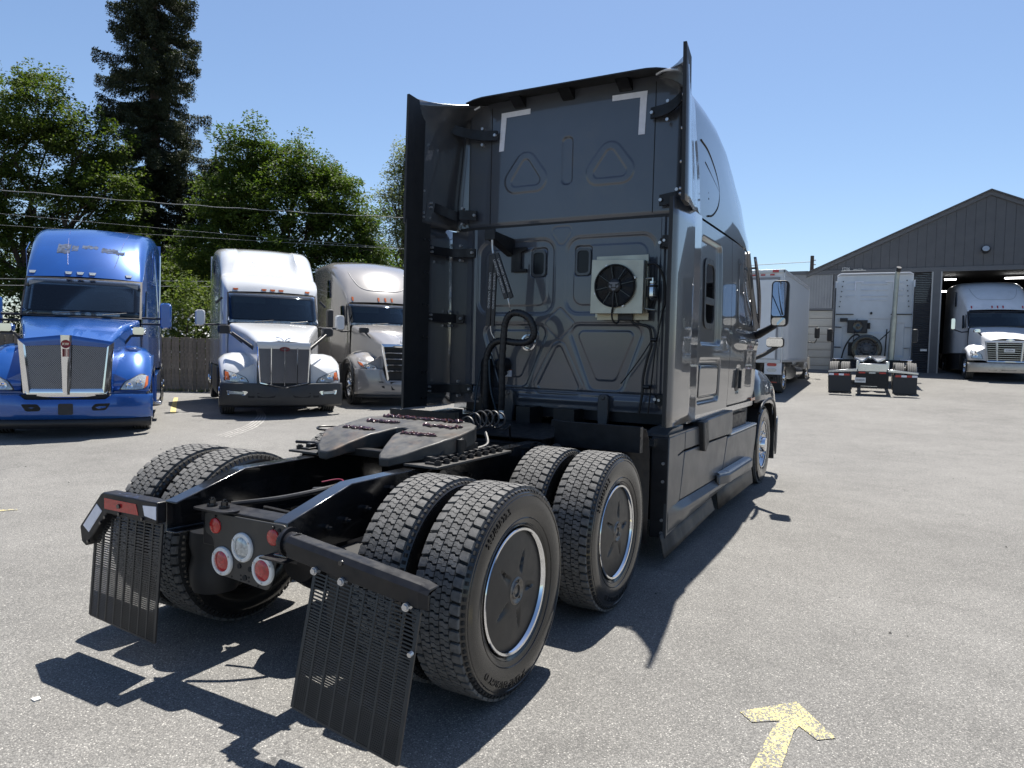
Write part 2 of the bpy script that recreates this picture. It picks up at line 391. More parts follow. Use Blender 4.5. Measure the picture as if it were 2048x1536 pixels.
# ------------------------------------------------------------------ service building (front wall on plane y = 31.5)
WY = 31.5; HB = 1.05
SIDE = mat('charcoal_metal_siding', (.088, .089, .096), .55, .1, noise=.08, nscale=2, rvar=.08)
TRIM = mat('charcoal_trim', (.100, .103, .112), .5, noise=.07, nscale=3)
SIDE2 = mat('light_grey_ribbed_siding', (.26, .265, .275), .5, .2, noise=.08, nscale=2)
SHUT = mat('dark_roller_shutter', (.050, .052, .058), .5, .15, noise=.1, nscale=4)
BEIGED = mat('beige_sectional_door', (.40, .385, .345), .55, noise=.07, nscale=1.5)
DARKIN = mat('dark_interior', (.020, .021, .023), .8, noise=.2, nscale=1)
ROOFM = mat('grey_roof_metal', (.085, .086, .092), .5, .2, noise=.1)
bld = thing('service_building', 'charcoal gabled truck workshop with an open bay and roller shutters behind the parked trucks', 'building', (0, 0, 0))
AP = (5.36, 8.47); sl_ = (8.47-5.50)/(5.36+1.10)
def rake(x): return AP[1] - sl_*abs(x-AP[0])
XL, XR = -1.12, 13.2
# gable panels (vertical boards)
xs = list(np.arange(-.80, 12.6, .335))
for i, x in enumerate(xs):
    x1 = x+.325
    z0 = 5.50; za, zb = rake(x)-.12, rake(x1)-.12
    if max(za, zb) < z0+.04: continue
    mb = MB(); pl = [(x, z0), (x1, z0), (x1, max(zb, z0+.01)), (x, max(za, z0+.01))]
    if x < AP[0] < x1: pl.insert(3, (AP[0], AP[1]-.12))
    mb.prism(pl, XZ(), WY, WY+.05); mb.obj('gable_panel', SIDE, bld, smooth=0)
mb = MB(); mb.prism([(-.9,5.46),(12.3,5.46),(AP[0],AP[1]-.2)], XZ(), WY+.03, WY+.12); mb.obj('gable_backing', mat('panel_joint', (.02,.021,.024), .8), bld, smooth=0)
# rake trim and roof
for sgn, nm in ((-1, XL-.25), (1, XR-.4)):
    mb = MB(); x = nm; mb.prism([(AP[0], AP[1]), (x, rake(x)), (x, rake(x)-.17), (AP[0], AP[1]-.17)], XZ(), WY-.10, WY+.02); mb.obj('rake_trim', TRIM, bld, smooth=0)
    mb = MB(); mb.prism([(AP[0], AP[1]+.05), (x, rake(x)+.05), (x, rake(x)), (AP[0], AP[1])], XZ(), WY-.22, WY+22); mb.obj('roof', ROOFM, bld, smooth=0)
mb = MB(); mb.box(XL-.2, XR, WY-.06, WY+.04, 5.31, 5.49); mb.obj('header_trim', TRIM, bld, smooth=0)
# left wing: low flat parapet + ribbed siding + beige door
mb = MB(); mb.box(-7.5, XL-.2, WY-.05, WY+.05, 5.34, 5.50); mb.obj('parapet_trim', TRIM, bld, smooth=0)
mb = MB()
for i in range(64):
    x = -7.4 + i*.112; mb.box(x, x+.06, WY-.03, WY+.0, 3.83, 5.335); 
mb.box(-7.5, -.28, WY, WY+.06, 3.83, 5.335)
o = mb.obj('ribbed_siding', SIDE2, bld, smooth=0); o['kind'] = 'stuff'
mb = MB(); mb.box(-7.5, -.22, WY-.05, WY+.03, 3.745, 3.825); mb.obj('door_lintel', TRIM, bld, smooth=0)
for i in range(8):
    z0 = .95+i*.348
    mb = MB(); mb.box(-4.6, -.25, WY+.02, WY+.07, z0+.008, z0+.340); mb.box(-4.6, -.25, WY+.008, WY+.02, z0+.06, z0+.27)
    mb.obj('door_panel', BEIGED, bld, smooth=0, bevel=.006)
mb = MB(); mb.box(-4.6, -.25, WY+.06, WY+.09, .9, 3.745); mb.obj('door_backing', mat('door_joint', (.12,.115,.10), .8), bld, smooth=0)
mb = MB(); mb.box(-7.5, -4.6, WY, WY+.08, .5, 3.745); mb.obj('side_wall', SIDE2, bld, smooth=0)
# pier between, dark roller shutter, post, open bay
mb = MB(); mb.box(-.25, .35, WY-.03, WY+.3, .5, 5.31); mb.obj('pier', TRIM, bld, smooth=0)
mb = MB()
for i in range(58):
    z0 = 1.06+i*.0735
    mb.add([(.35, WY+.05, z0), (3.47, WY+.05, z0), (.35, WY+.015, z0+.036), (3.47, WY+.015, z0+.036), (.35, WY+.05, z0+.072), (3.47, WY+.05, z0+.072)], [(0,1,3,2),(2,3,5,4)])
o = mb.obj('shutter_curtain', SHUT, bld, smooth=0); o['kind'] = 'stuff'
mb = MB(); mb.box(.35, 3.47, WY, WY+.05, .95, 1.06); mb.obj('shutter_bar', TRIM, bld, smooth=0)
mb = MB(); mb.box(3.18, 3.42, WY-.02, WY+.0, 2.02, 2.11); mb.obj('shutter_latch', WHITEPL, bld, smooth=0)
PALE = mat('pale_jamb', (.36, .36, .355), .5)
mb = MB(); mb.box(3.47, 3.52, WY-.07, WY+.1, .8, 5.31); mb.obj('shutter_jamb', PALE, bld, smooth=0)
mb = MB(); mb.box(3.52, 3.79, WY-.05, WY+.3, .8, 5.31); mb.obj('post', TRIM, bld, smooth=0)
mb = MB(); mb.box(3.79, 3.84, WY-.07, WY+.1, .8, 5.31); mb.obj('bay_jamb', PALE, bld, smooth=0)
mb = MB(); mb.box(9.0, XR, WY, WY+.3, .8, 5.31); mb.obj('right_wall', SIDE, bld, smooth=0)
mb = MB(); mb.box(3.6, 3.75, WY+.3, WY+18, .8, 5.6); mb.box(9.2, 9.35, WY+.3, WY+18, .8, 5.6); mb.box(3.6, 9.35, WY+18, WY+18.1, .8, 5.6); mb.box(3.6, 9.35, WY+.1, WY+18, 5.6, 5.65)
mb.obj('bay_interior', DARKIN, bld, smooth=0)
mb = MB(); mb.box(-7.5, XR, WY+21.9, WY+22, .5, 5.5); mb.box(XR-.1, XR, WY+.3, WY+22, .5, 5.5); mb.box(-7.5, -7.4, WY+.1, WY+22, .5, 5.4); mb.box(-7.5, -1.2, WY+.1, WY+22, 5.35, 5.4)
mb.obj('rear_wall', SIDE, bld, smooth=0)
LAMP = mat('fluorescent_tube', (.9, .9, .9), .5, emis=(1, .98, .95), estr=5)
for x0, x1, y, z in ((4.07, 4.53, 36, 5.42), (3.92, 4.33, 36, 4.87), (6.4, 7.6, 36, 5.42)):
    mb = MB(); mb.box(x0, x1, y, y+.12, z-.03, z+.03)
    o = mb.obj('fluorescent_light', LAMP, smooth=0)
    tag(o, {4.07:'upper lit tube lamp inside the open workshop bay', 3.92:'lower lit tube lamp inside the bay beside the roof of the white truck', 6.4:'lit tube lamp under the bay header at the right edge'}[x0], 'lamp', 'lit tube lamps inside the workshop')
# floodlight on the gable
fl = thing('floodlight', 'round black floodlight mounted on the charcoal gable wall', 'lamp', (5.28, WY, 6.10))
mb = MB(); mb.lathe([(.0,-.20),(.15,-.20),(.17,-.16),(.14,-.05),(.05,0)], axis='y', n=20); mb.obj('housing', BLACK, fl)
mb = MB(); mb.lathe([(.0,-.212),(.12,-.206),(.13,-.195)], axis='y', n=20); mb.obj('lens', CLEARL, fl)
mb = MB(); mb.box(-.05, .05, -.14, .0, .13, .2); mb.obj('bracket', BLACK, fl)
for k_ in fl.children: k_.location = (0, 0, 0)
fl.rotation_euler = (radians(-25), 0, 0); fl.location = (5.28, WY-.02, 6.08)
# street number and small text standing on the header trim
WTXT = mat('white_sign_letters', (.72, .72, .70), .5)
sg = thing('address_sign', 'white street number and small word standing above the roof of the white sleeper truck', 'sign', (.06, WY-.12, 5.46))
text_obj('12316', .20, lambda u, v, d: (u, d, v), WTXT, 'number', sg, .02, 'LEFT', sx=.62)
text_obj('MAIN ST SW', .085, lambda u, v, d: (u+.46, d, v), WTXT, 'street_word', sg, .02, 'LEFT', sx=.78)
mb = MB(); mb.box(-.02, .95, .01, .03, -.02, .0); mb.obj('rail', WTXT, sg, smooth=0)
# utility pole behind the building
WOOD = mat('weathered_pole_wood', (.10, .075, .055), .85, noise=.25, nscale=6)
pole = thing('utility_pole', 'weathered wooden utility pole rising behind the building roof edge', 'utility pole', (-3.3, 50, 0))
mb = MB(); mb.cyl((0,0,0), (0,0,8.6), .16, .12, 12); mb.obj('shaft', WOOD, pole)
mb = MB()
for z in (7.4, 7.7, 8.0, 8.3): mb.cyl((.12,0,z), (.24,0,z), .04, .04, 8)
mb.obj('insulators', mat('insulator', (.3,.3,.3), .4), pole)

# ------------------------------------------------------------------ fence of grey planks
FA = Vector((-18.4, 12.7, 0)); FDIR = Vector((.87, .493, 0)).normalized()
fw = [mat('grey_fence_wood_%d' % i, c, .9, noise=.30, nscale=9, bump=.5, bscale=45) for i, c in enumerate(((.135,.112,.092),(.112,.094,.078),(.160,.132,.108)))]
fence = thing('wooden_fence', 'weathered grey plank fence behind the parked trucks on the left', 'fence', FA)
fang = atan2(FDIR.y, FDIR.x); fence.rotation_euler = (0, 0, fang)
planks = []
for v in range(3):
    mb = MB(); mb.box(-.066, .066, -.011, .011, 0, 1.93)
    o = mb.obj('plank', fw[v], fence, smooth=0, bevel=.004, seg=1); planks.append(o)
pi_ = 0
for i in range(-62, 74):
    x = i*.142
    if pi_ < 3: o = planks[pi_]
    else: o = planks[int(RNG.integers(0, 3))].copy(); col.objects.link(o); o.parent = fence
    pi_ += 1
    q = FA + FDIR*x
    o.location = (x, RNG.uniform(-.006, .006), gz(q.x, q.y)-.12+RNG.uniform(-.025, .02)); o.rotation_euler = (RNG.uniform(-.01,.01), RNG.uniform(-.008,.008), 0)
for z in (.4, 1.0, 1.6):
    mb = MB(); mb.box(-9, 10.6, .015, .055, z-.045, z+.045); mb.obj('rail', fw[0], fence, smooth=0)
# ------------------------------------------------------------------ wheels (axle along x, outside face towards +x)
def tyre_mesh(parent, tread='lug', R=.502, W=.14, name='tyre'):
    mb = MB(); rb = R-.016
    prof = [(.288,-.09,1),(.292,.105,1),(.305,.122,1),(.325,.131,1),(.36,.142,1),(.40,.146,1),(.43,.1445,1),(.452,.139,1),(.466,.1385,1),(rb-.012,.130,1),(rb,.118,2),(rb+.001,0,2),(rb,-.118,2),(rb-.012,-.130,1),(.45,-.142,1),(.40,-.146,1),(.33,-.131,1),(.30,-.115,1),(.288,-.09,1)]
    prof = [(r*(1 if r < .33 else 1), x, m_) for r, x, m_ in prof]
    mb.lathe(prof, n=72)
    if tread == 'lug':
        N = 56; cols = ((-.0995, .038), (-.050, .046), (0, .046), (.050, .046), (.0995, .038))
        for ci, (xc, w) in enumerate(cols):
            for k in range(N):
                a0 = 2*pi*(k+(.5 if ci % 2 else 0))/N; L = 2*pi*R/N
                sh = (ci in (0, 4))
                h1, h2, t = L*.47, L*.30, .0
                if sh:
                    e = -1 if ci == 0 else 1
                    pl = [(-L*.40, -w/2*e), (-L*.30, w/2*e), (L*.44, w/2*e), (L*.34, -w/2*e), (L*.18, -w/2*e-.006*e), (-L*.2, -w/2*e-.006*e)]
                else:
                    pl = [(-L*.46, -w/2), (-L*.50, -w*.10), (-L*.33, w*.10), (-L*.36, w/2), (L*.46, w/2), (L*.50, w*.10), (L*.33, -w*.10), (L*.36, -w/2)]
                if sh: polys = [(pl, 0)]
                else:
                    pa = [(-L*.46, -w/2), (-L*.50, -w*.10), (-L*.33, w*.10), (-L*.36, w/2), (L*.03, w/2), (L*.05, w*.10), (-L*.11, -w*.10), (-L*.09, -w/2)]
                    polys = [(pa, -L*.22), ([(-s_, -x) for s_, x in pa], L*.22)]
                for pl, sc0 in polys:
                    n = len(pl); vs = []
                    for rr, sc in ((R, .96), (R-.0165, 1.03)):
                        for s_, x in pl:
                            a = a0 + s_*(sc if sh else 1)/R; xx = xc + x*sc
                            rr2 = rr - (.004*max(0, (abs(xx)-.085)/.035)**2 if rr == R else 0)
                            vs.append((xx, rr2*cos(a), rr2*sin(a)))
                    ac = a0+sc0/R; vs.append((xc, R*cos(ac), R*sin(ac)))
                    mb.add(vs, [(i, (i+1) % n, 2*n) for i in range(n)] + [(i, n+i, n+(i+1) % n, (i+1) % n) for i in range(n)], 0)
        # shoulder nibs
        for k in range(92):
            a = 2*pi*k/92
            for e in (-1, 1):
                vs = []
                for da in (-.018, .018):
                    for r, x in ((rb-.002, .117), (rb-.030, .1395), (rb-.006, .131)): vs.append((x*e, r*cos(a+da), r*sin(a+da)))
                mb.add(vs, [(0,1,4,3),(1,2,5,4),(2,0,3,5),(0,2,1),(3,4,5)], 2)
    else:
        for xc, w in ((-.10, .034), (-.051, .036), (0, .036), (.051, .036), (.10, .034)):
            mb.lathe([(rb, xc-w/2, 2), (R, xc-w/2+.002, 0), (R, xc+w/2-.002, 0), (rb, xc+w/2, 2)], n=72, mi=0)
    return mb.obj(name, [TREAD, SIDEW, GROOVE], parent, smooth=40, fix=True)
def arc_text(txt, r, a_mid, size, parent, x, outward=True, matl=None, spacing=1.0, name='lettering'):
    """lettering bent round the sidewall; a measured clockwise from the top seen from +x looking to -x"""
    def fn(u, v, d):
        # seen from +x: screen right = +y
        if outward: a = a_mid + u/r; rr = r+v
        else: a = a_mid - u/r; rr = r-v
        return (x+d, rr*sin(a), rr*cos(a))
    return text_obj(txt, size, fn, matl, name, parent, .005, spacing=spacing)
SIDETXT = mat('tyre_letter_rubber', (.011, .0105, .0105), .22)
def rim_mesh(parent, name='wheel'):
    mb = MB()
    mb.lathe([(.286,.128),(.297,.130),(.300,.126),(.297,.119),(.290,.108),(.279,.092),(.272,.060),(.270,.0),(.262,-.03),(.10,-.035),(.02,-.035)], n=64)
    return mb.obj(name, CHROME, parent, smooth=40)
def cover_mesh(parent):
    """smooth aero cover with five scoops"""
    mb = MB(); nr, na = 34, 150
    def fn(i, k):
        r = .066 + (.285-.066)*i/(nr-1); a = 2*pi*k/na
        x = .110 + .016*(1-(r/.285)**2)
        # five blades: a dent that is deep on its leading side and fades
        t = ((a*5/(2*pi)+.1) % 1.0); ang = (t-.5)*2*pi/5
        s_ = ang*r; q = (r-.085)/.115
        if 0 < q < 1:
            wdt = .008+.040*(1-q)*1.0
            u = (s_+.020*(q-.3))/wdt
            if -1 < u < 0.12:
                f = (u+1) if u < 0 else max(0, 1-u/.12)
                x -= .015*f*(sin(pi*min(1, q*1.0))**.7)
        return (x, r*sin(a), r*cos(a))
    mb.grid(range(nr), range(na+1), fn, 0)
    mb.lathe([(.285,.110),(.2862,.104),(.276,.094)], n=80)
    o = mb.obj('wheel_cover', COVER, parent, smooth=50)
    mb = MB(); mb.lathe([(.068,.113),(.066,.126),(.058,.131),(.052,.127),(.040,.122),(.036,.128),(.030,.128),(.028,.118),(.018,.116),(.016,.122),(.0,.122)], n=40)
    for k in range(3):
        a = 2*pi*k/3+.4; mb.cyl((.124, .046*sin(a), .046*cos(a)), (.131, .046*sin(a), .046*cos(a)), .006, n=8)
    h = mb.obj('hub_badge', mat('hub_badge_metal', (.16,.15,.14), .35, .7, noise=.3, nscale=60), parent, smooth=40)
    return o
def outer_drive_wheel(parent):
    w_ = rim_mesh(parent); t = tyre_mesh(w_); cover_mesh(w_)
    arc_text('295/80R22.5', .408, radians(-32), .040, w_, .1465, True, SIDETXT, 1.15)
    arc_text('X LINE ENERGY D', .404, radians(199), .044, w_, .1455, True, SIDETXT, 1.15)
    mb = MB()
    mb.lathe([(.345,.1385),(.347,.1415),(.350,.1395)], n=72); mb.lathe([(.452,.1395),(.454,.1420),(.457,.1395)], n=72); mb.lathe([(.318,.1285),(.320,.131),(.322,.130)], n=72)
    mb.obj('sidewall_rib', SIDEW, w_, smooth=40)
    return w_
def inner_drive_wheel(parent):
    mb = MB(); mb.lathe([(.300,.131),(.290,.108),(.275,.06),(.27,-.10),(.29,-.125),(.30,-.131)], n=48); mb.lathe([(.27,0),(.1,.02),(.02,.02)], n=40)
    w_ = mb.obj('wheel', BLACKM, parent, smooth=40); tyre_mesh(w_); return w_
def alu_wheel(parent, tread='rib', black=False):
    mb = MB()
    mb.lathe([(.286,.128),(.300,.131),(.3035,.126),(.300,.119),(.285,.105),(.272,.085),(.262,.072),(.235,.064),(.20,.070),(.165,.095),(.150,.112),(.142,.118),(.128,.116),(.10,.112),(.09,.112)], n=56)
    w_ = mb.obj('wheel', ALU, parent, smooth=40)
    mb = MB()
    for k in range(10):
        a = 2*pi*k/10; c = (.068, .222*cos(a), .222*sin(a)); mb.cyl((.055, c[1], c[2]), (.0735, c[1]*.99, c[2]*.99), .027, n=14)
    mb.obj('hand_hole', GROOVE, w_)
    mb = MB()
    for k in range(10):
        a = 2*pi*(k+.5)/10; y, z = .168*cos(a), .168*sin(a); mb.cyl((.095, y, z), (.135, y, z), .017, .015, 6)
    mb.obj('lug_nuts', CHROME if not black else BLACK, w_)
    mb = MB(); mb.lathe([(.10,.112),(.095,.15),(.085,.165),(.05,.17),(.0,.17)], n=32); mb.obj('hub_cap', CHROME if not black else BLACK, w_)
    tyre_mesh(w_, tread); return w_
def flip(o):  # turn a wheel to face -x
    o.rotation_euler = (0, 0, pi); return o
# ------------------------------------------------------------------ the grey sleeper tractor in the foreground (x right, y forward)
T = thing('semi_truck', 'dark grey sleeper tractor in the foreground with its bare black rear frame exposed', 'semi truck')
def P(mb, name, mt, parent=T, **k): return mb.obj(name, mt, parent, **k)
# ---- wheels
ow_ = outer_drive_wheel(T); iw_ = inner_drive_wheel(T)
ow_.location = (1.075, 0, .502); iw_.location = (.735, 0, .502)
for y in (0, 1.339):
    for s in (1, -1):
        for src, x in ((ow_, 1.075), (iw_, .735)):
            if y == 0 and s == 1: continue
            o = dup(src, T); o.location = (x*s, y, .502)
            o.rotation_euler = (RNG.uniform(0, 6) if src is iw_ or s < 0 or True else 0, 0, 0)
            if s == -1: o.rotation_euler = (o.rotation_euler.x, 0, pi)
for o in [c for c in T.children if c is not ow_ and c.name.startswith('wheel') and abs(c.location.y-1.339) < .01 and c.location.x > 1]: o.rotation_euler = (radians(14), 0, 0)
sw_ = alu_wheel(T, 'rib'); sw_.location = (1.045, 6.72, .502)
o = dup(sw_, T); o.location = (-1.045, 6.72, .502); o.rotation_euler = (0, 0, pi)
# ---- frame rails (C sections)
def rail(s):
    ys = [-.70, -.28, .3, 1.5, 3.0, 5.5, 7.6]; zt = [.856, .972, .974, .978, .98, .98, .90]; zb = [.700, .690, .690, .690, .69, .69, .72]
    mb = MB(); xo, xi, t = .420, .335, .009
    prof = lambda k: [(xo, zt[k]), (xi, zt[k]), (xi, zt[k]-t), (xo-t, zt[k]-t), (xo-t, zb[k]+t), (xi, zb[k]+t), (xi, zb[k]), (xo, zb[k])]
    mb.loft([[(x*s, y, z) for x, z in prof(k)] for k, y in enumerate(ys)], 0, True, True)
    return P(mb, 'frame_rail', BLACKG, smooth=30, bevel=.006)
rail(1); rail(-1)
mb = MB(); mb.box(-.33, .33, -.561, -.43, .74, .812); mb.box(-.33, .33, -.55, -.542, .62, .80); P(mb, 'rear_crossmember', BLACKM, bevel=.005)
for y in (.95, 1.75, 2.6):
    mb = MB(); mb.box(-.33, .33, y-.09, y-.08, .71, .955); mb.box(-.33, .33, y-.09, y+.05, .71, .72); mb.box(-.33, .33, y-.09, y+.05, .945, .955); P(mb, 'crossmember', BLACKM, bevel=.003)
# left corner gusset with two bolts
mb = MB(); mb.prism(rpoly([(-.33,-.62),(-.10,-.62),(-.06,-.55),(-.15,-.47),(-.33,-.44)], .03), XY, .812, .822); g_ = P(mb, 'corner_gusset', BLACKM)
mb = MB()
for x, y in ((-.26, -.55), (-.17, -.55)): mb.cyl((x,y,.822),(x,y,.834),.026,n=16); mb.cyl((x,y,.834),(x,y,.856),.017,n=6); mb.cyl((x,y,.856),(x,y,.866),.010,n=8)
mb.obj('gusset_bolts', BLACKG, g_)
# ---- light panel between the rails
PY = -.575
plate = rpoly([(-.288,.797),(.283,.802),(.280,.640),(.222,.628),(.185,.500),(.160,.472),(-.150,.490),(-.190,.520),(-.226,.678),(-.282,.690)], .03)
mb = MB(); mb.prism(plate, XZ(), PY, PY+.012); lp = P(mb, 'light_panel', mat('panel_black_satin', (.028,.028,.028), .42, noise=.12, nscale=10, dirt=(.06,.055,.045), dscale=4, dmin=.56), bevel=.003)
def lamp(x, z, lens, nm):
    mb = MB(); ring = [(.050,-.010),(.053,-.015),(.068,-.013),(.072,-.008),(.072,0)]
    mb.lathe(ring, (x, PY, z), 40, 0, 'y')
    dome = [(.0,-.022),(.02,-.021),(.038,-.018),(.050,-.012),(.052,-.006)]
    mb.lathe(dome, (x, PY, z), 40, 1, 'y')
    for k in range(3):
        a = pi/2*3+2*pi*k/3; mb.cyl((x+.061*cos(a), PY-.012, z+.061*sin(a)), (x+.061*cos(a), PY-.018, z+.061*sin(a)), .0055, n=8, mi=2)
    return mb.obj(nm, [WHITEPL, lens, BOLT], lp, smooth=40)
lamp(-.006, .656, CLEARL, 'reverse_lamp'); lamp(-.148, .566, REDL, 'tail_lamp'); lamp(.138, .568, REDL, 'tail_lamp')
for x in (-.204, .200):
    mb = MB(); mb.lathe([(.0,-.012),(.030,-.010),(.038,-.006),(.040,0)], (x, PY, .735), 28, 0, 'y'); mb.cyl((x, PY, .783), (x, PY-.008, .783), .007, n=8, mi=1); mb.obj('round_reflector', [REDR, BLACK], lp)
mb = MB()
for x, z, r in ((-.03,.56,.013),(.045,.556,.013),(.008,.508,.014),(.24,.775,.009)): mb.cyl((x, PY-.004, z), (x, PY+.001, z), r, n=14)
for x, z in ((-.02,.515),(.036,.515),(-.02,.495),(.036,.495),(-.085,.498),(.10,.485)): mb.cyl((x, PY-.002, z), (x, PY+.001, z), .005, n=8)
mb.obj('panel_holes', GROOVE, lp)
mb = MB(); mb.box(.20,.36,-.66,-.56,.655,.663); P(mb, 'panel_tab', BLACKM)
# ---- mud flap hangers and flaps
def hanger_L():
    y0, y1 = -.745, -.665; S = 1.0
    mb = MB()
    top = [(-.42,.852),(-.865,.852),(-.885,.842),(-1.075,.645),(-1.06,.565),(-1.02,.545),(-.83,.745),(-.42,.745)]
    mb.prism(top, XZ(), y0, y1)
    return P(mb, 'mud_flap_hanger', BLACKM, bevel=.006)
hl = hanger_L()
mb = MB(); f = lambda q: mb.prism(q, XZ(), -.7475, -.745)
f([(-.85,.825),(-.585,.825),(-.565,.770),(-.85,.768)]); mb.obj('red_reflective_strip', REDR, hl, smooth=0)
mb = MB(); mb.prism([(-.53,.825),(-.425,.832),(-.425,.765),(-.515,.775)], XZ(), -.7475, -.745); mb.obj('white_reflective_strip', TAPE, hl, smooth=0)
mb = MB(); mb.prism([(-.918,.785),(-1.04,.655),(-.99,.625),(-.872,.752)], XZ(), -.7475, -.745); mb.obj('white_reflective_strip', TAPE, hl, smooth=0)
mb = MB(); mb.cyl((-.72,-.757,.797),(-.72,-.745,.797),.012,n=8)
for x, z in ((-.72,.757),(-.53,.757),(-.84,.725),(-.99,.575),(-.88,.69)): mb.cyl((x,-.755,z),(x,-.744,z),.009,n=8)
mb.obj('hanger_bolts', BLACKG, hl)
mb = MB()
a, b = Vector((.47,-.705,.775)), Vector((1.198,-.722,.694)); up = Vector((0,0,1))
def hr(t, dy, dz): p = a.lerp(b, t); return (p.x, p.y+dy, p.z+dz)
sec = lambda t, k=1: [hr(t,-.046,-.048*k), hr(t,-.048,.020*k), hr(t,-.030,.044*k), hr(t,.030,.044*k), hr(t,.030,.030), hr(t,-.034,.024), hr(t,-.036,-.048)]
mb.loft([sec(0), sec(.985), [Vector(p)+Vector((.022,.018,-.01)) for p in sec(1, .8)]], 0, True, True)
hrr = P(mb, 'mud_flap_hanger', BLACKM, smooth=0, bevel=.003, seg=1)
mb = MB(); mb.cyl((.40,-.69,.775),(.49,-.705,.775),.048,n=20); mb.cyl((.421,-.69,.775),(.436,-.69,.775),.066,n=20); mb.obj('hanger_flange', BLACKM, hrr)
mb = MB()
for t in (.24, .45, .91):
    p = hr(t, -.052, -.055); mb.cyl((p[0],p[1]-.012,p[2]),(p[0],p[1]+.02,p[2]),.013,n=6); mb.cyl((p[0],p[1]-.004,p[2]),(p[0],p[1]+.02,p[2]),.017,n=14)
mb.obj('hanger_bolts', BOLT, hrr)
mb = MB(); mb.cyl((.79,-.766,.758),(.79,-.75,.758),.011,n=10); mb.obj('sensor_button', BLACKG, hrr)
# flaps: slatted plastic, slats get closer towards the bottom
FLAPM = mat('flap_plastic', (.020,.020,.021), .4, noise=.2, nscale=20)
def flap(c00, c10, c01, c11, clip=None):
    """corners top-left, top-right, bottom-left, bottom-right"""
    c = [Vector(q) for q in (c00, c10, c01, c11)]
    pt = lambda u, v: (c[0].lerp(c[1], u)).lerp(c[2].lerp(c[3], u), v) + Vector((0, -.03*sin(pi*v)*0, 0))
    nrm = (c[1]-c[0]).cross(c[2]-c[0]).normalized()
    mb = MB(); W = (c[1]-c[0]).length
    cols_ = [i/8 for i in range(9)]
    def inside(u, v): return clip is None or clip(u, v)
    for u in cols_:
        v0 = 0.0
        while not inside(min(max(u, .01), .99), v0) and v0 < 1: v0 += .01
        mb.beam(pt(u, v0), pt(u, 1), .010 if u not in (0, 1) else .016, .009, up=nrm)
    v = .015; k = 0
    while v < .995:
        u0 = 0.0
        while not inside(u0, v) and u0 < .9: u0 += .02
        mb.beam(pt(u0, v), pt(1, v), .0058 if v < .55 else .0048, .007, up=nrm)
        v += .027 if v < .28 else (.021 if v < .5 else (.0175 if v < .75 else .0145))
    u0 = 0
    mb.beam(pt(0, 1), pt(1, 1), .008, .008, up=nrm)
    return mb
fr = flap((.645,-.752,.700), (1.195,-.768,.640), (.66,-.89,.178), (1.205,-.905,.112)); o = P(fr, 'mud_flap', FLAPM, smooth=0)
mb = MB(); mb.cyl((1.20,-.82,.50),(1.20,-.838,.497),.010,n=8); mb.obj('flap_rivet', BOLT, o)
flm = flap((-.985,-.70,.735), (-.44,-.70,.735), (-.99,-.74,.178), (-.43,-.75,.150), lambda u, v: v > (.26-u)*1.15); P(flm, 'mud_flap', FLAPM, smooth=0)
# ---- fifth wheel
def fz(y): return interp(y, [.18, .30, .46, .69, .82, .95], [1.015, 1.065, 1.115, 1.140, 1.165, 1.182])
half = [(0,.925),(.25,.92),(.36,.90),(.43,.85),(.462,.77),(.465,.50),(.445,.43),(.33,.255),(.26,.195),(.20,.19),(.165,.23),(.10,.40),(.062,.50),(.056,.60),(.045,.655),(0,.675)]
outline = half + [(-x, y) for x, y in reversed(half[1:-1])]
def fill_poly(poly, zf, thick, mats, name, parent, **k):
    bm = bmesh.new(); vs = [bm.verts.new((x, y, 0)) for x, y in poly]; f = bm.faces.new(vs)
    bmesh.ops.triangulate(bm, faces=[f]); bmesh.ops.subdivide_edges(bm, edges=bm.edges[:], cuts=1); bmesh.ops.triangulate(bm, faces=bm.faces[:])
    r = bmesh.ops.extrude_face_region(bm, geom=bm.faces[:]); up = {v for v in r['geom'] if isinstance(v, bmesh.types.BMVert)}
    for v in bm.verts: v.co.z = zf(v.co.y) - (0 if v in up else thick(v.co.x, v.co.y))
    bmesh.ops.recalc_face_normals(bm, faces=bm.faces); me = bpy.data.meshes.new(name); bm.to_mesh(me); bm.free()
    me.materials.append(mats); me.shade_smooth(); me.set_sharp_from_angle(angle=radians(30))
    o = bpy.data.objects.new(name, me); col.objects.link(o); o.parent = parent
    b = o.modifiers.new('b', 'BEVEL'); b.width = .008; b.segments = 2; b.limit_method = 'ANGLE'; b.angle_limit = radians(50)
    return o
fw5 = fill_poly(outline, fz, lambda x, y: .05 + .05*sstep(y, .2, .5), FIFTH, 'fifth_wheel', T)
for x0, x1, y in ((-.33,.30,.875),(-.36,-.10,.74),(.10,.38,.745),(.10,.36,.52),(-.36,-.12,.53)):
    mb = MB(); n = int((x1-x0)/.013)
    for i in range(n):
        x = x0 + (x1-x0)*i/n; yy = y + RNG.normal(0, .006); r = RNG.uniform(.008, .015); z = fz(yy)+.002
        d = Vector((RNG.uniform(.3, 1), RNG.uniform(-1, 1), RNG.uniform(0, .25))).normalized()*r*1.5
        mb.tube([Vector((x, yy, z))-d, Vector((x, yy, z+r*.6)), Vector((x, yy, z))+d], [r*.45, r*.9, r*.4], 6)
    mb.obj('grease_bead', GREASE, fw5, smooth=60)
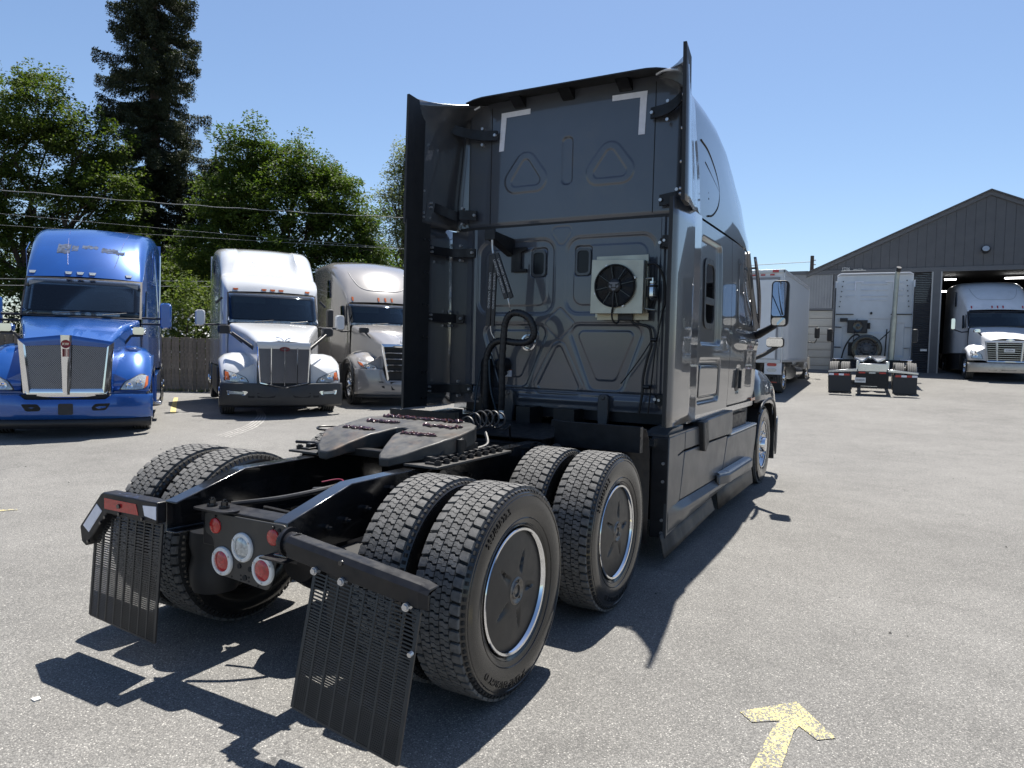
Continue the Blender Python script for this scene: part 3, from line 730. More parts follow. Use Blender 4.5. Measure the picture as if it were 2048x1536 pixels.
for s in (-1, 1):
    mb = MB(); mb.prism([(.38,.99),(.86,.99),(.80,1.06),(.70,1.105),(.56,1.105),(.46,1.06)], YZ, s*.41, s*.455); mb.cyl((s*.39,.63,1.07),(s*.475,.63,1.07),.045,n=18); mb.cyl((s*.47,.60,1.02),(s*.47,.60,1.11),.028,n=14)
    mb.obj('pivot_bracket', BLACKM, fw5, bevel=.004)
    mb = MB(); mb.box(s*.33, s*.56, .24, 1.08, .982, .996); sp = P(mb, 'slider_plate', FIFTH, bevel=.003)
    mb = MB(); 
    for i in range(9):
        y = .30+i*.085; mb.cyl((s*.525,y,.996),(s*.525,y,1.018),.021,n=6); mb.cyl((s*.525,y,1.018),(s*.525,y,1.024),.013,n=8)
    mb.obj('slider_bolts', BLACKM, sp)
    mb = MB()
    for i in range(10): mb.box(s*.455, s*.495, .32+i*.074, .365+i*.074, .996, 1.03)
    mb.box(s*.44, s*.51, .29, 1.06, .996, 1.008); mb.obj('slider_teeth', BLACKM, sp, bevel=.003)
mb = MB(); mb.box(-.44, .44, .78, .86, .99, 1.06); mb.box(-.44,.44,.35,.42,.985,1.03); P(mb, 'fifth_wheel_base', BLACKM, bevel=.005)
mb = MB(); mb.tube(curve([(-.46,.58,1.09),(-.56,.50,1.10),(-.60,.56,1.11),(-.52,.66,1.11)]), .007); mb.tube([(-.46,.45,1.02),(-.66,.40,1.02)], .010); mb.obj('release_handle', BLACKM, fw5)
# coiled air lines behind the plate
mb = MB(); pts = []
for i in range(150):
    t = i/150; a = t*2*pi*7; c = Vector((.20,1.00,1.10)).lerp(Vector((.22,1.55,1.12)), t); c.z += .05*sin(pi*t)
    pts.append(c + Vector((cos(a), .15, sin(a)))*.058)
mb.tube(pts, .007, 6); mb.tube(curve([pts[-1], (.20,1.7,1.0), (.10,1.9,.93)]), .008); mb.tube(curve([(.24,1.28,1.07),(.30,1.20,1.0),(.25,1.1,.97)]), .012); P(mb, 'coiled_air_line', HOSE)
# ---- axles, air springs, shocks, propshaft
for y in (0, 1.339):
    mb = MB(); mb.cyl((-1.0,y,.50),(1.0,y,.50),.085,n=20); mb.lathe([(.0,-.24),(.13,-.22),(.20,-.12),(.225,0),(.20,.14),(.12,.30),(.06,.34),(0,.34)], (0,y,.52), 24, 0, 'y'); P(mb, 'axle', BLACKM)
    for s in (-1, 1):
        mb = MB(); mb.lathe([(.0,.30),(.115,.30),(.130,.34),(.135,.42),(.120,.49),(.135,.56),(.130,.63),(.10,.665),(0,.665)], (s*.50,y-.34,0), 28, 0, 'z'); mb.box(s*.42,s*.60,y-.42,y-.24,.665,.675); P(mb, 'air_spring', RUBBER)
        mb = MB(); mb.cyl((s*.56,y+.16,.55),(s*.50,y+.34,.90),.036,n=16); mb.cyl((s*.57,y+.12,.47),(s*.545,y+.20,.64),.030,n=14); mb.cyl((s*.42,y+.36,.93),(s*.53,y+.34,.93),.035,n=14); mb.cyl((s*.45,y+.36,.93),(s*.47,y+.34,.93),.05,n=6); P(mb, 'shock_absorber', BLACKG)
        mb = MB(); mb.beam((s*.50,y-.45,.34),(s*.50,y+.62,.52),.09,.07); mb.box(s*.45,s*.55,y-.1,y+.1,.40,.60); P(mb, 'trailing_arm', BLACKM, bevel=.01)
        mb = MB(); mb.cyl((s*.60,y,.50),(s*.64,y,.50),.21,n=28); mb.cyl((s*.52,y+.12,.62),(s*.66,y+.16,.66),.085,n=20); P(mb, 'brake_chamber', BLACKM)
mb = MB(); mb.tube([(0,1.6,.56),(0,4.5,.75)], .055, 16); mb.tube([(0,.3,.55),(0,1.1,.53)], .05, 14); P(mb, 'propshaft', BLACKM)
for s in (-1, 1):
    mb = MB()
    for y, z in ((-.46,.79),(-.33,.80),(-.18,.83),(-.05,.76),(.10,.86),(.02,.90),(.48,.85),(.60,.80),(.75,.87)): mb.cyl((s*.42,y,z),(s*.445,y,z),.018,n=6); mb.cyl((s*.445,y,z),(s*.462,y,z),.010,n=8)
    P(mb, 'rail_bolts', BLACKG)
# air bellows seen as small ribbed cylinders beside the rail
for y, x in ((.02,.50),(1.62,.52)):
    mb = MB(); c0 = Vector((x,y-.08,.86)); c1 = Vector((x+.05,y+.14,.93))
    mb.tube([c0.lerp(c1, i/10) for i in range(11)], [.034 if i % 2 else .028 for i in range(6)] + [.046]*5, 14); P(mb, 'bump_stop', RUBBER)
# cables and air pipes between the rails
mb = MB()
mb.tube(curve([(-.30,-.40,.80),(-.1,-.25,.83),(.02,-.05,.86),(-.05,.2,.85)]), .014, 8); mb.tube(curve([(-.06,-.05,.84),(.05,-.02,.85),(.16,0,.84),(.25,.06,.85)]), .022, 10); mb.tube(curve([(-.28,-.2,.75),(.05,-.1,.72),(.28,.05,.80)]), .010, 6)
P(mb, 'cables', HOSE)
mb = MB(); mb.tube(curve([(-.05,.0,.885),(.03,.06,.90),(.12,.03,.88),(.24,.10,.88)]), .004, 6); P(mb, 'red_wire', mat('red_wire', (.22,.02,.05), .4))
mb = MB(); mb.cyl((-.86,-.30,.42),(-.66,-.30,.42),.001,n=6) if False else None
mb = MB(); mb.lathe([(.0,.27),(.12,.275),(.135,.30),(.135,.52),(.12,.56),(0,.565)], (-.60,-.22,0), 28, 0, 'z'); P(mb, 'air_reservoir', BLACKM)
mb = MB(); mb.lathe([(.0,.20),(.12,.205),(.135,.25),(.135,.60),(.12,.66),(0,.665)], (.52,-.30,0), 28, 0, 'z'); P(mb, 'air_reservoir', BLACKM)
# deck plate and quarter fender ahead of the drive tyres
mb = MB(); mb.box(-.45,.45,1.75,2.85,.985,.995); P(mb, 'deck_plate', BLACKM)
for s in (-1, 1):
    mb = MB(); prof = [(2.02,1.10),(2.10,1.085),(2.16,1.02),(2.19,.90),(2.205,.70),(2.20,.45),(2.18,.22)]
    mb.loft([[(s*x, y, z) for y, z in prof] for x in (.60, 1.12)]); P(mb, 'quarter_fender', BLACKM, solid=.008)
    mb = MB(); mb.box(s*.45,s*1.13,1.94,2.0,.93,1.115); mb.beam((s*.42,1.97,1.10),(s*1.13,1.97,1.02),.05,.05); P(mb, 'fender_bracket', BLACKM)

# ------------------------------------------------------------------ cab back
ZS = 2.805   # seam between sleeper and roof cap
def back_low(x, z):
    d = np.zeros(np.shape(x))
    groove = lambda sd, w, dep: -dep*np.exp(-(sd/w)**2)
    for cx in (-.475, .465):       # big rounded panels, bordered by a raised frame
        o_ = sd_box(x, z, cx, 2.325, .415, .345, .13); i_ = sd_box(x, z, cx, 2.325, .345, .27, .10)
        d += -.010*(1-sstep(o_, -.024, 0)) + .005*(1-sstep(i_, -.016, 0)) + groove(o_, .007, .003)
    rt = [(.20,1.805),(.69,1.805),(.545,1.385),(.37,1.385)]; lt = [(-p[0]-.02, p[1]) for p in rt]; ri = [(.24,1.785),(.65,1.785),(.515,1.445),(.40,1.445)]; li = [(-p[0]-.02, p[1]) for p in ri]
    for q, q2 in ((lt, li), (rt, ri)):
        s_ = sd_poly(x, z, q, .095); s2 = sd_poly(x, z, q2, .055)
        d += -.012*(1-sstep(s_, -.026, .0)) + .006*(1-sstep(s2, -.016, 0)) + groove(s_, .007, .003)
    tri = sd_poly(x, z, [(0,1.66),(-.17,1.33),(.17,1.33)], .045); d += -.008*(1-sstep(tri, -.022, 0)) + groove(tri-.035, .007, .003)
    dia = sd_poly(x, z, [(0,2.00),(-.11,1.895),(0,1.80),(.11,1.895)], .035); d += groove(dia, .006, .0022)
    tear = sd_poly(x, z, [(-.05,2.72),(.05,2.72),(0,2.65)], .045); d += groove(tear, .006, .0022)
    for cx in (-.225, .215): d += -.014*(1-sstep(sd_box(x, z, cx, 2.455, .085, .135, .035), -.012, .004))
    rb = sd_box(x, z, 0, 1.205, .42, .032, .03); d += .018*(1-sstep(rb, -.03, .01))
    for cx in (-.72, .74): d += .012*(1-sstep(sd_box(x, z, cx, 1.205, .22, .05, .04), -.03, .01))
    d += -.012*(1-sstep(np.abs(z-1.285), .0, .02)) + .012*(1-sstep(np.abs(np.abs(x)-.935), .008, .028))*sstep(z, 1.15, 1.25)
    return d
nx, nz = 480, 380
us = np.linspace(-1.10, 1.10, nx); vs_ = np.linspace(1.13, ZS-.012, nz)
X_, Z_ = np.meshgrid(us, vs_, indexing='ij')
bulge = lambda x: .035*(1-(np.abs(x)/1.1)**2.4)
D_ = back_low(X_, Z_); Y_ = 2.965 - D_ - bulge(X_)
# let the outer edges roll forward
roll = .10*sstep(np.abs(X_), 1.00, 1.10)**2; Y_ = Y_ + roll
def gridobj(name, X, Y, Z, mt, parent):
    V = np.stack([X, Y, Z], -1).reshape(-1, 3); a, b = X.shape; idx = np.arange(a*b).reshape(a, b)
    F = np.stack([idx[:-1, :-1], idx[1:, :-1], idx[1:, 1:], idx[:-1, 1:]], -1).reshape(-1, 4)
    return np_obj(name, V, F, mt, parent, smooth=True)
cabback = gridobj('sleeper_back', X_, Y_, Z_, PAINTB, T)
def yb_(x): return 2.965 - float(bulge(np.array(x)))
# upper back of the roof cap
def back_up(x, z):
    d = np.zeros(np.shape(x))
    for cx in (-.395, .435):
        a = sd_poly(x, z, [(cx,3.36),(cx-.105,3.225),(cx+.105,3.225)], .125); b = sd_poly(x, z, [(cx,3.365),(cx-.105,3.215),(cx+.105,3.215)], .055)
        d += .006*(1-sstep(a, -.02, .0)) - .007*(1-sstep(b, -.016, 0))
    d += -.014*(1-sstep(sd_box(x, z, .025, 3.355, .058, .215, .05), -.018, .004))
    for cx in (-.775, .825): d += -.003*np.exp(-((x-cx)/.004)**2)*0
    d += -.010*(1-sstep(z, ZS, ZS+.05))
    return d
def ztop(x):
    ax = np.abs(x); return np.where(ax < .82, 4.0, 3.70+np.sqrt(np.maximum(.30**2-(np.maximum(ax-.82, 0))**2, .02**2)))
nx, nz = 440, 260
us = np.linspace(-1.10, 1.10, nx); X_, V_ = np.meshgrid(us, np.linspace(0, 1, nz), indexing='ij'); Z_ = ZS+.012 + V_*(ztop(X_)-ZS-.03)
Y_ = 2.985 - back_up(X_, Z_) - bulge(X_)*1.1 + .10*sstep(np.abs(X_), 1.0, 1.1)**2
gridobj('roof_cap_back', X_, Y_, Z_, PAINTB, T)
mb = MB(); mb.box(-1.10, 1.10, 2.95, 3.02, ZS-.012, ZS+.012); P(mb, 'seam_seal', RUBBER, smooth=0)
# thin vertical joints of the roof cap panel
for x in (-.775, .825):
    mb = MB(); mb.box(x-.0025, x+.0025, yb_(x)+.0135, yb_(x)+.03, 2.84, 3.93); P(mb, 'panel_joint', GROOVE, smooth=0)
# silver tape corners
def tape(q):
    mb = MB(); 
    for poly in q: mb.prism(poly, lambda u, v, d: (u, 2.985-float(bulge(np.array(u)))*1.1-d, v), -.001, .0035)
    return mb.obj('tape_corner', TAPE, T, smooth=0)
tape([[(-.67,3.868),(-.36,3.868),(-.36,3.820),(-.672,3.820)], [(-.672,3.8195),(-.615,3.8195),(-.638,3.515),(-.69,3.515)]])
tape([[(.44,3.866),(.752,3.866),(.748,3.818),(.44,3.818)], [(.690,3.8175),(.748,3.8175),(.738,3.505),(.682,3.505)]])
# two small rear windows
for cx in (-.228, .215):
    mb = MB(); mb.prism(rrect(cx-.055, cx+.055, 2.345, 2.545, .03), lambda u, v, d: (u, yb_(u)+.012-d, v), 0, .004); wdw = P(mb, 'rear_window', DARKG, smooth=0)
    mb = MB(); o_, i_ = rrect(cx-.072, cx+.072, 2.325, 2.565, .04), rrect(cx-.054, cx+.054, 2.346, 2.544, .03)
    mb.loft([[(u, yb_(u)+.016, v) for u, v in o_], [(u, yb_(u)-.001, v) for u, v in o_], [(u, yb_(u)-.001, v) for u, v in i_], [(u, yb_(u)+.012, v) for u, v in i_]], 0, True); mb.obj('window_seal', PAINT_IN, wdw)
# round vent, sticker, hinges
mb = MB(); mb.lathe([(.0,-.004),(.055,-.006),(.062,-.016),(.078,-.014),(.082,0)], (-.315, yb_(.3)+.012, 1.72), 32, 0, 'y'); mb.obj('round_vent', [ALU], T)
mb = MB(); mb.prism([(-.555,1.455),(-.485,1.455),(-.485,1.395),(-.555,1.395)], lambda u, v, d: (u, yb_(u)-.0+d, v), -.004, .004); P(mb, 'warning_sticker', TAPE, smooth=0)
mb = MB(); mb.prism([(-.555,1.462),(-.485,1.462),(-.485,1.4555),(-.555,1.4555)], lambda u, v, d: (u, yb_(u)+d, v), -.004, .004); P(mb, 'sticker_band', AMBER, smooth=0)
mb = MB(); mb.lathe([(.0,-.07),(.05,-.07),(.07,-.03),(.07,.01)], (-.56, yb_(.5)-.01, 1.505), 20, 0, 'y'); mb.cyl((-.56,2.86,1.46),(-.50,2.86,1.42),.02,n=10); P(mb, 'gladhand_socket', BLACKM)
for x in (-.48, .465):
    mb = MB(); mb.prism(rpoly([(x-.045,1.28),(x+.045,1.28),(x+.05,1.10),(x+.035,.93),(x-.035,.93),(x-.05,1.10)], .03), XZ(), 2.87, 2.915); mb.cyl((x,2.86,1.25),(x,2.90,1.25),.02,n=12); P(mb, 'cab_mount_arm', PAINT_IN, bevel=.006)
mb = MB(); mb.box(-1.0, 1.0, 2.96, 5.6, 1.04, 1.13); mb.box(-.30,-.16,2.7,2.95,.98,1.14); mb.box(.05,.25,2.75,3.0,.98,1.14); P(mb, 'cab_floor', BLACKM)

# ------------------------------------------------------------------ cab sides, doors, roof cap, nose
def surfx(y, z):
    y = np.asarray(y, float); z = np.asarray(z, float)
    x = 1.205 - .022*np.clip((z-1.9)/.9, -1, 1)**2 - .055*sstep(y, 4.6, 5.95)*sstep(z, 1.9, 2.6) - .03*sstep(y, 5.0, 5.95)
    x = x - .035*(1-sstep(y, 2.95, 3.06))
    x = x + .016*np.exp(-((z-1.80)/.07)**2)*sstep(y, 4.2, 4.9)
    return x
def side_low(y, z):
    d = -.030*(1-sstep(sd_box(y, z, 3.60, 2.20, .385, .475, .07), -.035, .0)) - .024*(1-sstep(sd_box(y, z, 3.62, 1.41, .41, .205, .06), -.03, .0))
    d += .018*(1-sstep(sd_box(y, z, 3.62, 1.41, .35, .145, .05), -.02, .0))
    d += -.005*np.exp(-((y-3.10)/.03)**2)
    return d
for s in (1, -1):
    Yg, Zg = np.meshgrid(np.linspace(2.96, 4.41, 150), np.linspace(1.12, ZS-.008, 170), indexing='ij')
    Xg = surfx(Yg, Zg) + side_low(Yg, Zg); gridobj('sleeper_side', s*Xg, Yg, Zg, PAINT, T)
    Yg, Zg = np.meshgrid(np.linspace(4.42, 5.95, 90), np.linspace(1.14, ZS-.008, 110), indexing='ij')
    ymax = np.interp(Zg, [1.1, 1.95, 2.2, 2.81], [5.98, 6.02, 5.86, 5.50]); Yg = 4.42 + (Yg-4.42)/(1.53)*(ymax-4.42)
    dd = -.012*np.exp(-((Zg-1.93)/.03)**2)*sstep(Yg, 4.5, 4.9) - .010*(1-sstep(sd_box(Yg, Zg, 4.86, 1.39, .10, .15, .05), -.03, 0))
    door = gridobj('door', s*(surfx(Yg, Zg)+dd), Yg, Zg, PAINT, T)
    mb = MB()
    wp = rpoly([(4.72,2.62),(5.45,2.60),(5.60,2.50),(5.72,2.02),(5.62,1.97),(4.78,1.99),(4.72,2.05)], .06)
    mb.prism(wp, lambda u, v, d: (s*(float(surfx(u, v))+d), u, v), -.01, .004); dw = mb.obj('door_window', GLASS, door, smooth=0)
    mb = MB(); mb.loft([[(s*(float(surfx(u, v))+.002), u, v) for u, v in rpoly([(4.68,2.66),(5.47,2.64),(5.64,2.52),(5.77,2.0),(5.65,1.93),(4.75,1.95),(4.68,2.02)], .07)], [(s*(float(surfx(u, v))+.007), u, v) for u, v in wp]], 0, True); mb.obj('window_trim', RUBBER, door)
    mb = MB(); mb.prism(rrect(4.73, 4.93, 1.27, 1.51, .07), lambda u, v, d: (s*(float(surfx(u, v))-.006+d), u, v), -.01, .01); mb.obj('door_handle', BLACK, door)
    mb = MB(); mb.beam((s*(float(surfx(4.83,1.4))+.03),4.84,1.49),(s*(float(surfx(4.83,1.4))+.03),4.82,1.30),.03,.03); mb.obj('handle_bar', BLACK, door)
    # sleeper window
    mb = MB(); wq = rrect(3.44, 3.75, 1.93, 2.46, .08); mb.prism(wq, lambda u, v, d: (s*(float(surfx(u, v))-.030+d), u, v), -.004, .006); sw2 = P(mb, 'sleeper_window', GLASS, smooth=0)
    mb = MB(); oq = rrect(3.395, 3.795, 1.88, 2.51, .10); fx = lambda u, v, d: (s*(float(surfx(u, v))-.030+d), u, v)
    mb.loft([[fx(u, v, -.004) for u, v in oq], [fx(u, v, .014) for u, v in oq], [fx(u, v, .014) for u, v in wq], [fx(u, v, .004) for u, v in wq]], 0, True); mb.box(s*1.175, s*1.188, 3.44, 3.75, 2.10, 2.16); mb.obj('window_frame', BLACK, sw2)
    # storage door joint
    mb = MB(); q = rrect(3.27, 3.97, 1.265, 1.555, .04)
    mb.tube([fx(u, v, .021) for u, v in q+q[:1]], .0035, 5); P(mb, 'locker_joint', GROOVE)
    mb = MB(); mb.box(s*1.14, s*1.186, 5.72, 5.97, 1.118, 1.150); P(mb, 'side_marker', AMBER); mb = MB(); mb.box(s*1.12, s*1.178, 4.5, 5.72, 1.118, 1.140); P(mb, 'door_sill_gap', GROOVE)
    # lower sill under the cab
    mb = MB(); mb.box(s*1.02, s*1.17, 3.0, 5.9, 1.06, 1.118); P(mb, 'sill', ALU)
    mb = MB(); mb.box(s*1.0, s*1.201, 2.96, 3.05, 1.12, 2.79); P(mb, 'rear_corner', PAINT)
# roof cap
def roof_sec(y, w, zt, r, crown=.03):
    wt = w-.075; out = []
    n = 10
    pts = [(-w, ZS+.010), (-w+.004, ZS+.12), (-(w-.02), ZS+.30*(zt-ZS)), (-(wt+.012), ZS+.62*(zt-ZS))] if zt-ZS > .5 else [(-w, ZS+.01), (-w, ZS+.01+.25*(zt-r-ZS)), (-w+.01, ZS+.01+.5*(zt-r-ZS)), (-wt-.01, ZS+.01+.8*(zt-r-ZS))]
    pts = [p for p in pts]
    for i in range(n+1):
        a = pi - pi/2*i/n; pts.append((-wt+r+r*cos(a), zt-r+r*sin(a)))
    for i in range(1, 5): x = (-wt+r)*(1-i/5); pts.append((x, zt+crown*(1-(x/(wt-r))**2)))
    full = pts + [(0, zt+crown)] + [(-x, z) for x, z in reversed(pts)]
    return [(x, y, z) for x, z in full]
secs = [roof_sec(*q) for q in ((3.0,1.178,3.985,.30),(3.25,1.185,4.0,.30),(3.6,1.188,4.0,.31),(4.0,1.188,3.975,.32),(4.4,1.186,3.905,.34),(4.8,1.178,3.765,.36),(5.15,1.165,3.58,.34),(5.45,1.14,3.36,.28),(5.70,1.10,3.09,.16),(5.86,1.06,2.86,.03,.01))]
mb = MB(); mb.loft(secs); roofc = P(mb, 'roof_cap', PAINT, smooth=50)
rs0 = roof_sec(3.005, 1.178, 3.985, .30); mb = MB()
mb.loft([rs0, [(x*.985, 3.0, ZS+.01+(z-ZS-.01)*.995) for x, y, z in rs0], [(x*.90, 3.06, ZS+.01+(z-ZS-.01)*.95) for x, y, z in rs0]]); P(mb, 'roof_cap_rim', PAINT, smooth=50)
for s in (1, -1):
    # D-shaped fairing window joint and its bar
    mb = MB(); sx = lambda y, z: s*(1.188 - .075*min(1, max(0, (z-ZS)/.8)) + .006)
    arc = curve([(3.34,3.54),(3.62,3.47),(3.80,3.30),(3.84,3.14),(3.70,2.99),(3.52,2.90)], 6)
    arc = curve([Vector((sx(*p), *p)) for p in ((3.30,3.50),(3.55,3.46),(3.80,3.32),(3.88,3.17),(3.80,3.02),(3.58,2.90),(3.40,2.86))], 6)
    mb.tube(arc, .009, 6); mb.tube([Vector((sx(y, z), y, z)) for y, z in ((3.40,3.33),(3.87,3.17))], .008, 6)
    for z in (3.02, 3.07): mb.cyl((sx(3.45,z)-s*.01,3.45,z),(sx(3.45,z)+s*.004,3.45,z),.010,n=8)
    mb.obj('side_vent_joint', GROOVE, roofc)
mb = MB(); mb.loft([[(-1.06,5.80,2.90),(-.6,6.0,2.95),(0,6.06,2.96),(.6,6.0,2.95),(1.06,5.80,2.90)], [(-1.06,5.78,2.80),(-.6,6.08,2.82),(0,6.16,2.83),(.6,6.08,2.82),(1.06,5.78,2.80)]]); P(mb, 'sun_visor', BLACK, solid=.02)
mb = MB(); mb.loft([[(x*1.06, 5.50+.36*(1-x*x), 2.80) for x in np.linspace(-1, 1, 9)], [(x*1.10, 6.02+.34*(1-x*x), 1.96) for x in np.linspace(-1, 1, 9)]]); P(mb, 'windshield', GLASS)
for s in (1, -1):
    mb = MB(); mb.tube([(s*1.11,5.47,2.81),(s*1.125,5.72,2.40),(s*1.145,5.98,1.98)], [.05,.045,.05], 10); P(mb, 'a_pillar', PAINT)
def nose(y, w, zt, zb, r):
    pts = [(-w, zb), (-w-.005, zb+.4*(zt-zb)), (-w+.02, zt-r)]
    for i in range(7): a = pi-pi/2*i/6; pts.append((-w+.02+r+r*cos(a), zt-r+r*sin(a)))
    full = pts+[(0, zt+.04)]+[(-x, z) for x, z in reversed(pts)]
    return [(x, y, z) for x, z in full]
mb = MB(); mb.loft([nose(*q) for q in ((5.96,1.13,1.93,1.10,.12),(6.25,1.06,1.80,1.12,.16),(6.7,.98,1.66,1.12,.20),(7.2,.90,1.52,1.05,.22),(7.55,.82,1.36,.95,.22),(7.72,.70,1.15,.80,.15))], caps=False); P(mb, 'hood', PAINT, smooth=50)
for s in (1, -1):
    secs = []
    for yy, zo, zi, xo in ((6.00,1.13,1.45,1.17),(6.20,1.13,1.50,1.205),(6.45,1.11,1.50,1.225),(6.72,1.10,1.47,1.23),(7.00,1.06,1.42,1.23),(7.25,.96,1.34,1.22),(7.42,.78,1.24,1.20),(7.55,.50,1.12,1.15)):
        secs.append([(s*xo, yy, zo-.05), (s*(xo+.004), yy, zo), (s*(xo-.02), yy, zo+.10+.3*(zi-zo)), (s*(xo-.10), yy, zi-.04), (s*(xo-.22), yy, zi), (s*.85, yy, zi-.02)])
    mb = MB(); mb.loft(secs); P(mb, 'fender', PAINT, smooth=60, solid=.012)
    mb = MB(); mb.tube(curve([(s*1.215,6.10,.95),(s*1.225,6.25,1.06),(s*1.23,6.72,1.10),(s*1.23,7.05,1.03),(s*1.22,7.27,.85),(s*1.21,7.33,.62)]), .022, 8); P(mb, 'arch_trim', BLACK)
    mb = MB(); mb.loft([[(s*.75,6.1,.5),(s*.75,6.25,1.0),(s*.75,6.72,1.08),(s*.75,7.2,1.0),(s*.75,7.35,.5)], [(s*1.19,6.1,.5),(s*1.19,6.25,1.0),(s*1.19,6.72,1.08),(s*1.19,7.2,1.0),(s*1.19,7.35,.5)]]); P(mb, 'wheel_well', BLACKM)
    mb = MB(); mb.box(s*.9, s*1.215, 7.30, 7.36, .25, .85); P(mb, 'splash_guard', BLACK)
mb = MB()
bs = [(-1.22,7.42),(-1.19,7.72),(-.9,7.95),(-.4,8.05),(.4,8.05),(.9,7.95),(1.19,7.72),(1.22,7.42)]
mb.loft([[(x, y, z) for z in (.30,.45,.70,.80)] for x, y in bs]); P(mb, 'bumper', PAINT, solid=.02)
mb = MB(); mb.loft([[(x, 7.80, z) for z in (.85, 1.38)] for x in (-.5, .5)]); P(mb, 'grille', BLACK, solid=.02)
mb = MB(); mb.box(-.4,.4,2.9,7.5,.55,.95); P(mb, 'engine_block', BLACKM)
# black box added as front wheel arch shade behind the steps
mb = MB(); mb.box(-1.0,1.0,5.5,6.05,.55,1.12); P(mb, 'arch_shade_box', BLACKM)
mb = MB(); mb.cyl((-.9,6.72,.5),(.9,6.72,.5),.06,n=14); P(mb, 'steer_axle', BLACKM)

# ------------------------------------------------------------------ side extenders
def ext_lo(s):
    rows = []
    for t in np.linspace(0, 1, 14):
        z = 1.095 + (2.80-1.095)*t
        yr = 2.235 + .01*sin(pi*t)
        rows.append([(s*1.222, yr, z), (s*1.232, yr+.12, z), (s*1.228, yr+.35, z), (s*1.216, yr+.60, z), (s*1.213, 3.08, z)])
    mb = MB(); mb.loft(rows); e = P(mb, 'side_extender', [PAINT], smooth=60, solid=.016)
    mb = MB(); mb.loft([[(s*(1.212-.0), yy, z), (s*1.200, yy+.17, z), (s*1.196, yy+.34, z)] for z, yy in ((1.10,2.215),(1.6,2.218),(2.2,2.220),(2.80,2.225))]); mb.obj('edge_lip', RUBBER, e, solid=.026, smooth=0)
    mb = MB()
    for z in (1.18,1.42,1.75,2.05,2.35,2.65):
        for yy in (2.47, 2.535): mb.cyl((s*1.20,yy,z),(s*1.178,yy,z),.012,n=8)
    mb.obj('lip_bolts', BLACKG, e)
    # brackets to the cab back
    for z, xi in ((2.57,.915),(1.94,1.03),(1.26,.915)):
        mb = MB(); w_ = .04
        pl = curve([(s*1.195,2.56,0),(s*1.17,2.72,0),(s*1.10,2.86,0),(s*(xi+.06),2.90,0),(s*xi,2.93,0)], 5)
        mb.loft([[(p[0], p[1]-.012, z-w_), (p[0], p[1]-.012, z+w_), (p[0], p[1]+.012, z+w_), (p[0], p[1]+.012, z-w_)] for p in pl], 0, True, True); br = mb.obj('bracket', BLACKM, e, smooth=40)
        mb = MB()
        for yy in (2.585,): mb.cyl((s*1.19,yy,z+.02),(s*1.165,yy,z+.02),.011,n=8); mb.cyl((s*1.19,yy,z-.02),(s*1.165,yy,z-.02),.011,n=8)
        for xx in (xi+.012, xi+.14): mb.cyl((s*xx,2.90,z+(.07 if xx > xi+.1 else 0)),(s*xx,2.875,z+(.07 if xx > xi+.1 else 0)),.014,n=8)
        if True: mb.cyl((s*(xi+.14),2.93,z-.07),(s*(xi+.14),2.875,z-.07),.014,n=8)
        mb.obj('bracket_bolts', BOLT, e)
def ext_up(s):
    rows = []
    for t in np.linspace(0, 1, 22):
        # rear edge straight, front edge follows the rounded cab corner
        zr = 2.765 + (3.885-2.765)*t
        L1 = .875; arc = .30*pi/2; tot = L1+arc; q = t*tot
        if q < L1: xf, zf = interp(2.81+q, [2.81,3.15,3.54,3.69], [1.192,1.172,1.130,1.118]), 2.81+q
        else: a = (q-L1)/.30; xf = .803+.315*cos(a); zf = 3.685+.315*sin(a)
        row = []
        for k in range(9):
            u = k/8; e_ = u*u*(3-2*u)
            xr_ = 1.270-.025*t + .035*s
            x = xr_*(1-e_)+xf*e_; z = zr*(1-u)+zf*u - .035*sin(pi*u)*t**3
            row.append((s*x, 2.235+(3.10-2.235)*u, z))
        rows.append(row)
    mb = MB(); mb.loft(rows); e = P(mb, 'side_extender', PAINT, smooth=60, solid=.016)
    mb = MB(); mb.loft([[(s*(1.262-.022*t+.035*s), 2.218, z), (s*(1.252-.022*t+.035*s), 2.31, z-dz), (s*(1.240-.022*t+.03*s), 2.45, z-2*dz)] for t, z, dz in ((0,2.765,0),(.35,3.2,0),(.7,3.6,0),(1,3.895,.012))]); mb.obj('edge_lip', RUBBER, e, solid=.026, smooth=0)
    mb = MB()
    for z in (2.86,2.90,3.10,3.35,3.6,3.85): 
        for yy in (2.44,2.49): mb.cyl((s*1.235,yy,z),(s*1.205,yy,z),.012,n=8)
    mb.obj('lip_bolts', BOLT, e)
    for z0, z1, xi in ((3.79,3.655,.80 if s > 0 else .69),(2.985,2.925,.90)):
        mb = MB(); pl = curve([(s*1.225,2.56,z0),(s*1.18,2.70,z0-.02),(s*1.07,2.84,z0-.07),(s*(xi+.16),2.88,z1+.01),(s*xi,2.92,z1)], 5)
        mb.loft([[(p[0], p[1]-.012, p[2]-.045), (p[0], p[1]-.012, p[2]+.045), (p[0], p[1]+.012, p[2]+.045), (p[0], p[1]+.012, p[2]-.045)] for p in pl], 0, True, True); mb.obj('bracket', BLACKM, e, smooth=40)
        mb = MB()
        for yy, dz in ((2.585,.02),(2.585,-.02)): mb.cyl((s*1.215,yy,z0+dz),(s*1.185,yy,z0+dz),.011,n=8)
        mb.cyl((s*(xi+.015),2.925,z1),(s*(xi+.015),2.885,z1),.014,n=8)
        for dz in (.075, -.075): mb.cyl((s*(xi+.15),2.925,z1+dz),(s*(xi+.15),2.885,z1+dz),.014,n=8)
        mb.obj('bracket_bolts', BOLT, e)
for s in (1, -1): ext_lo(s); ext_up(s)
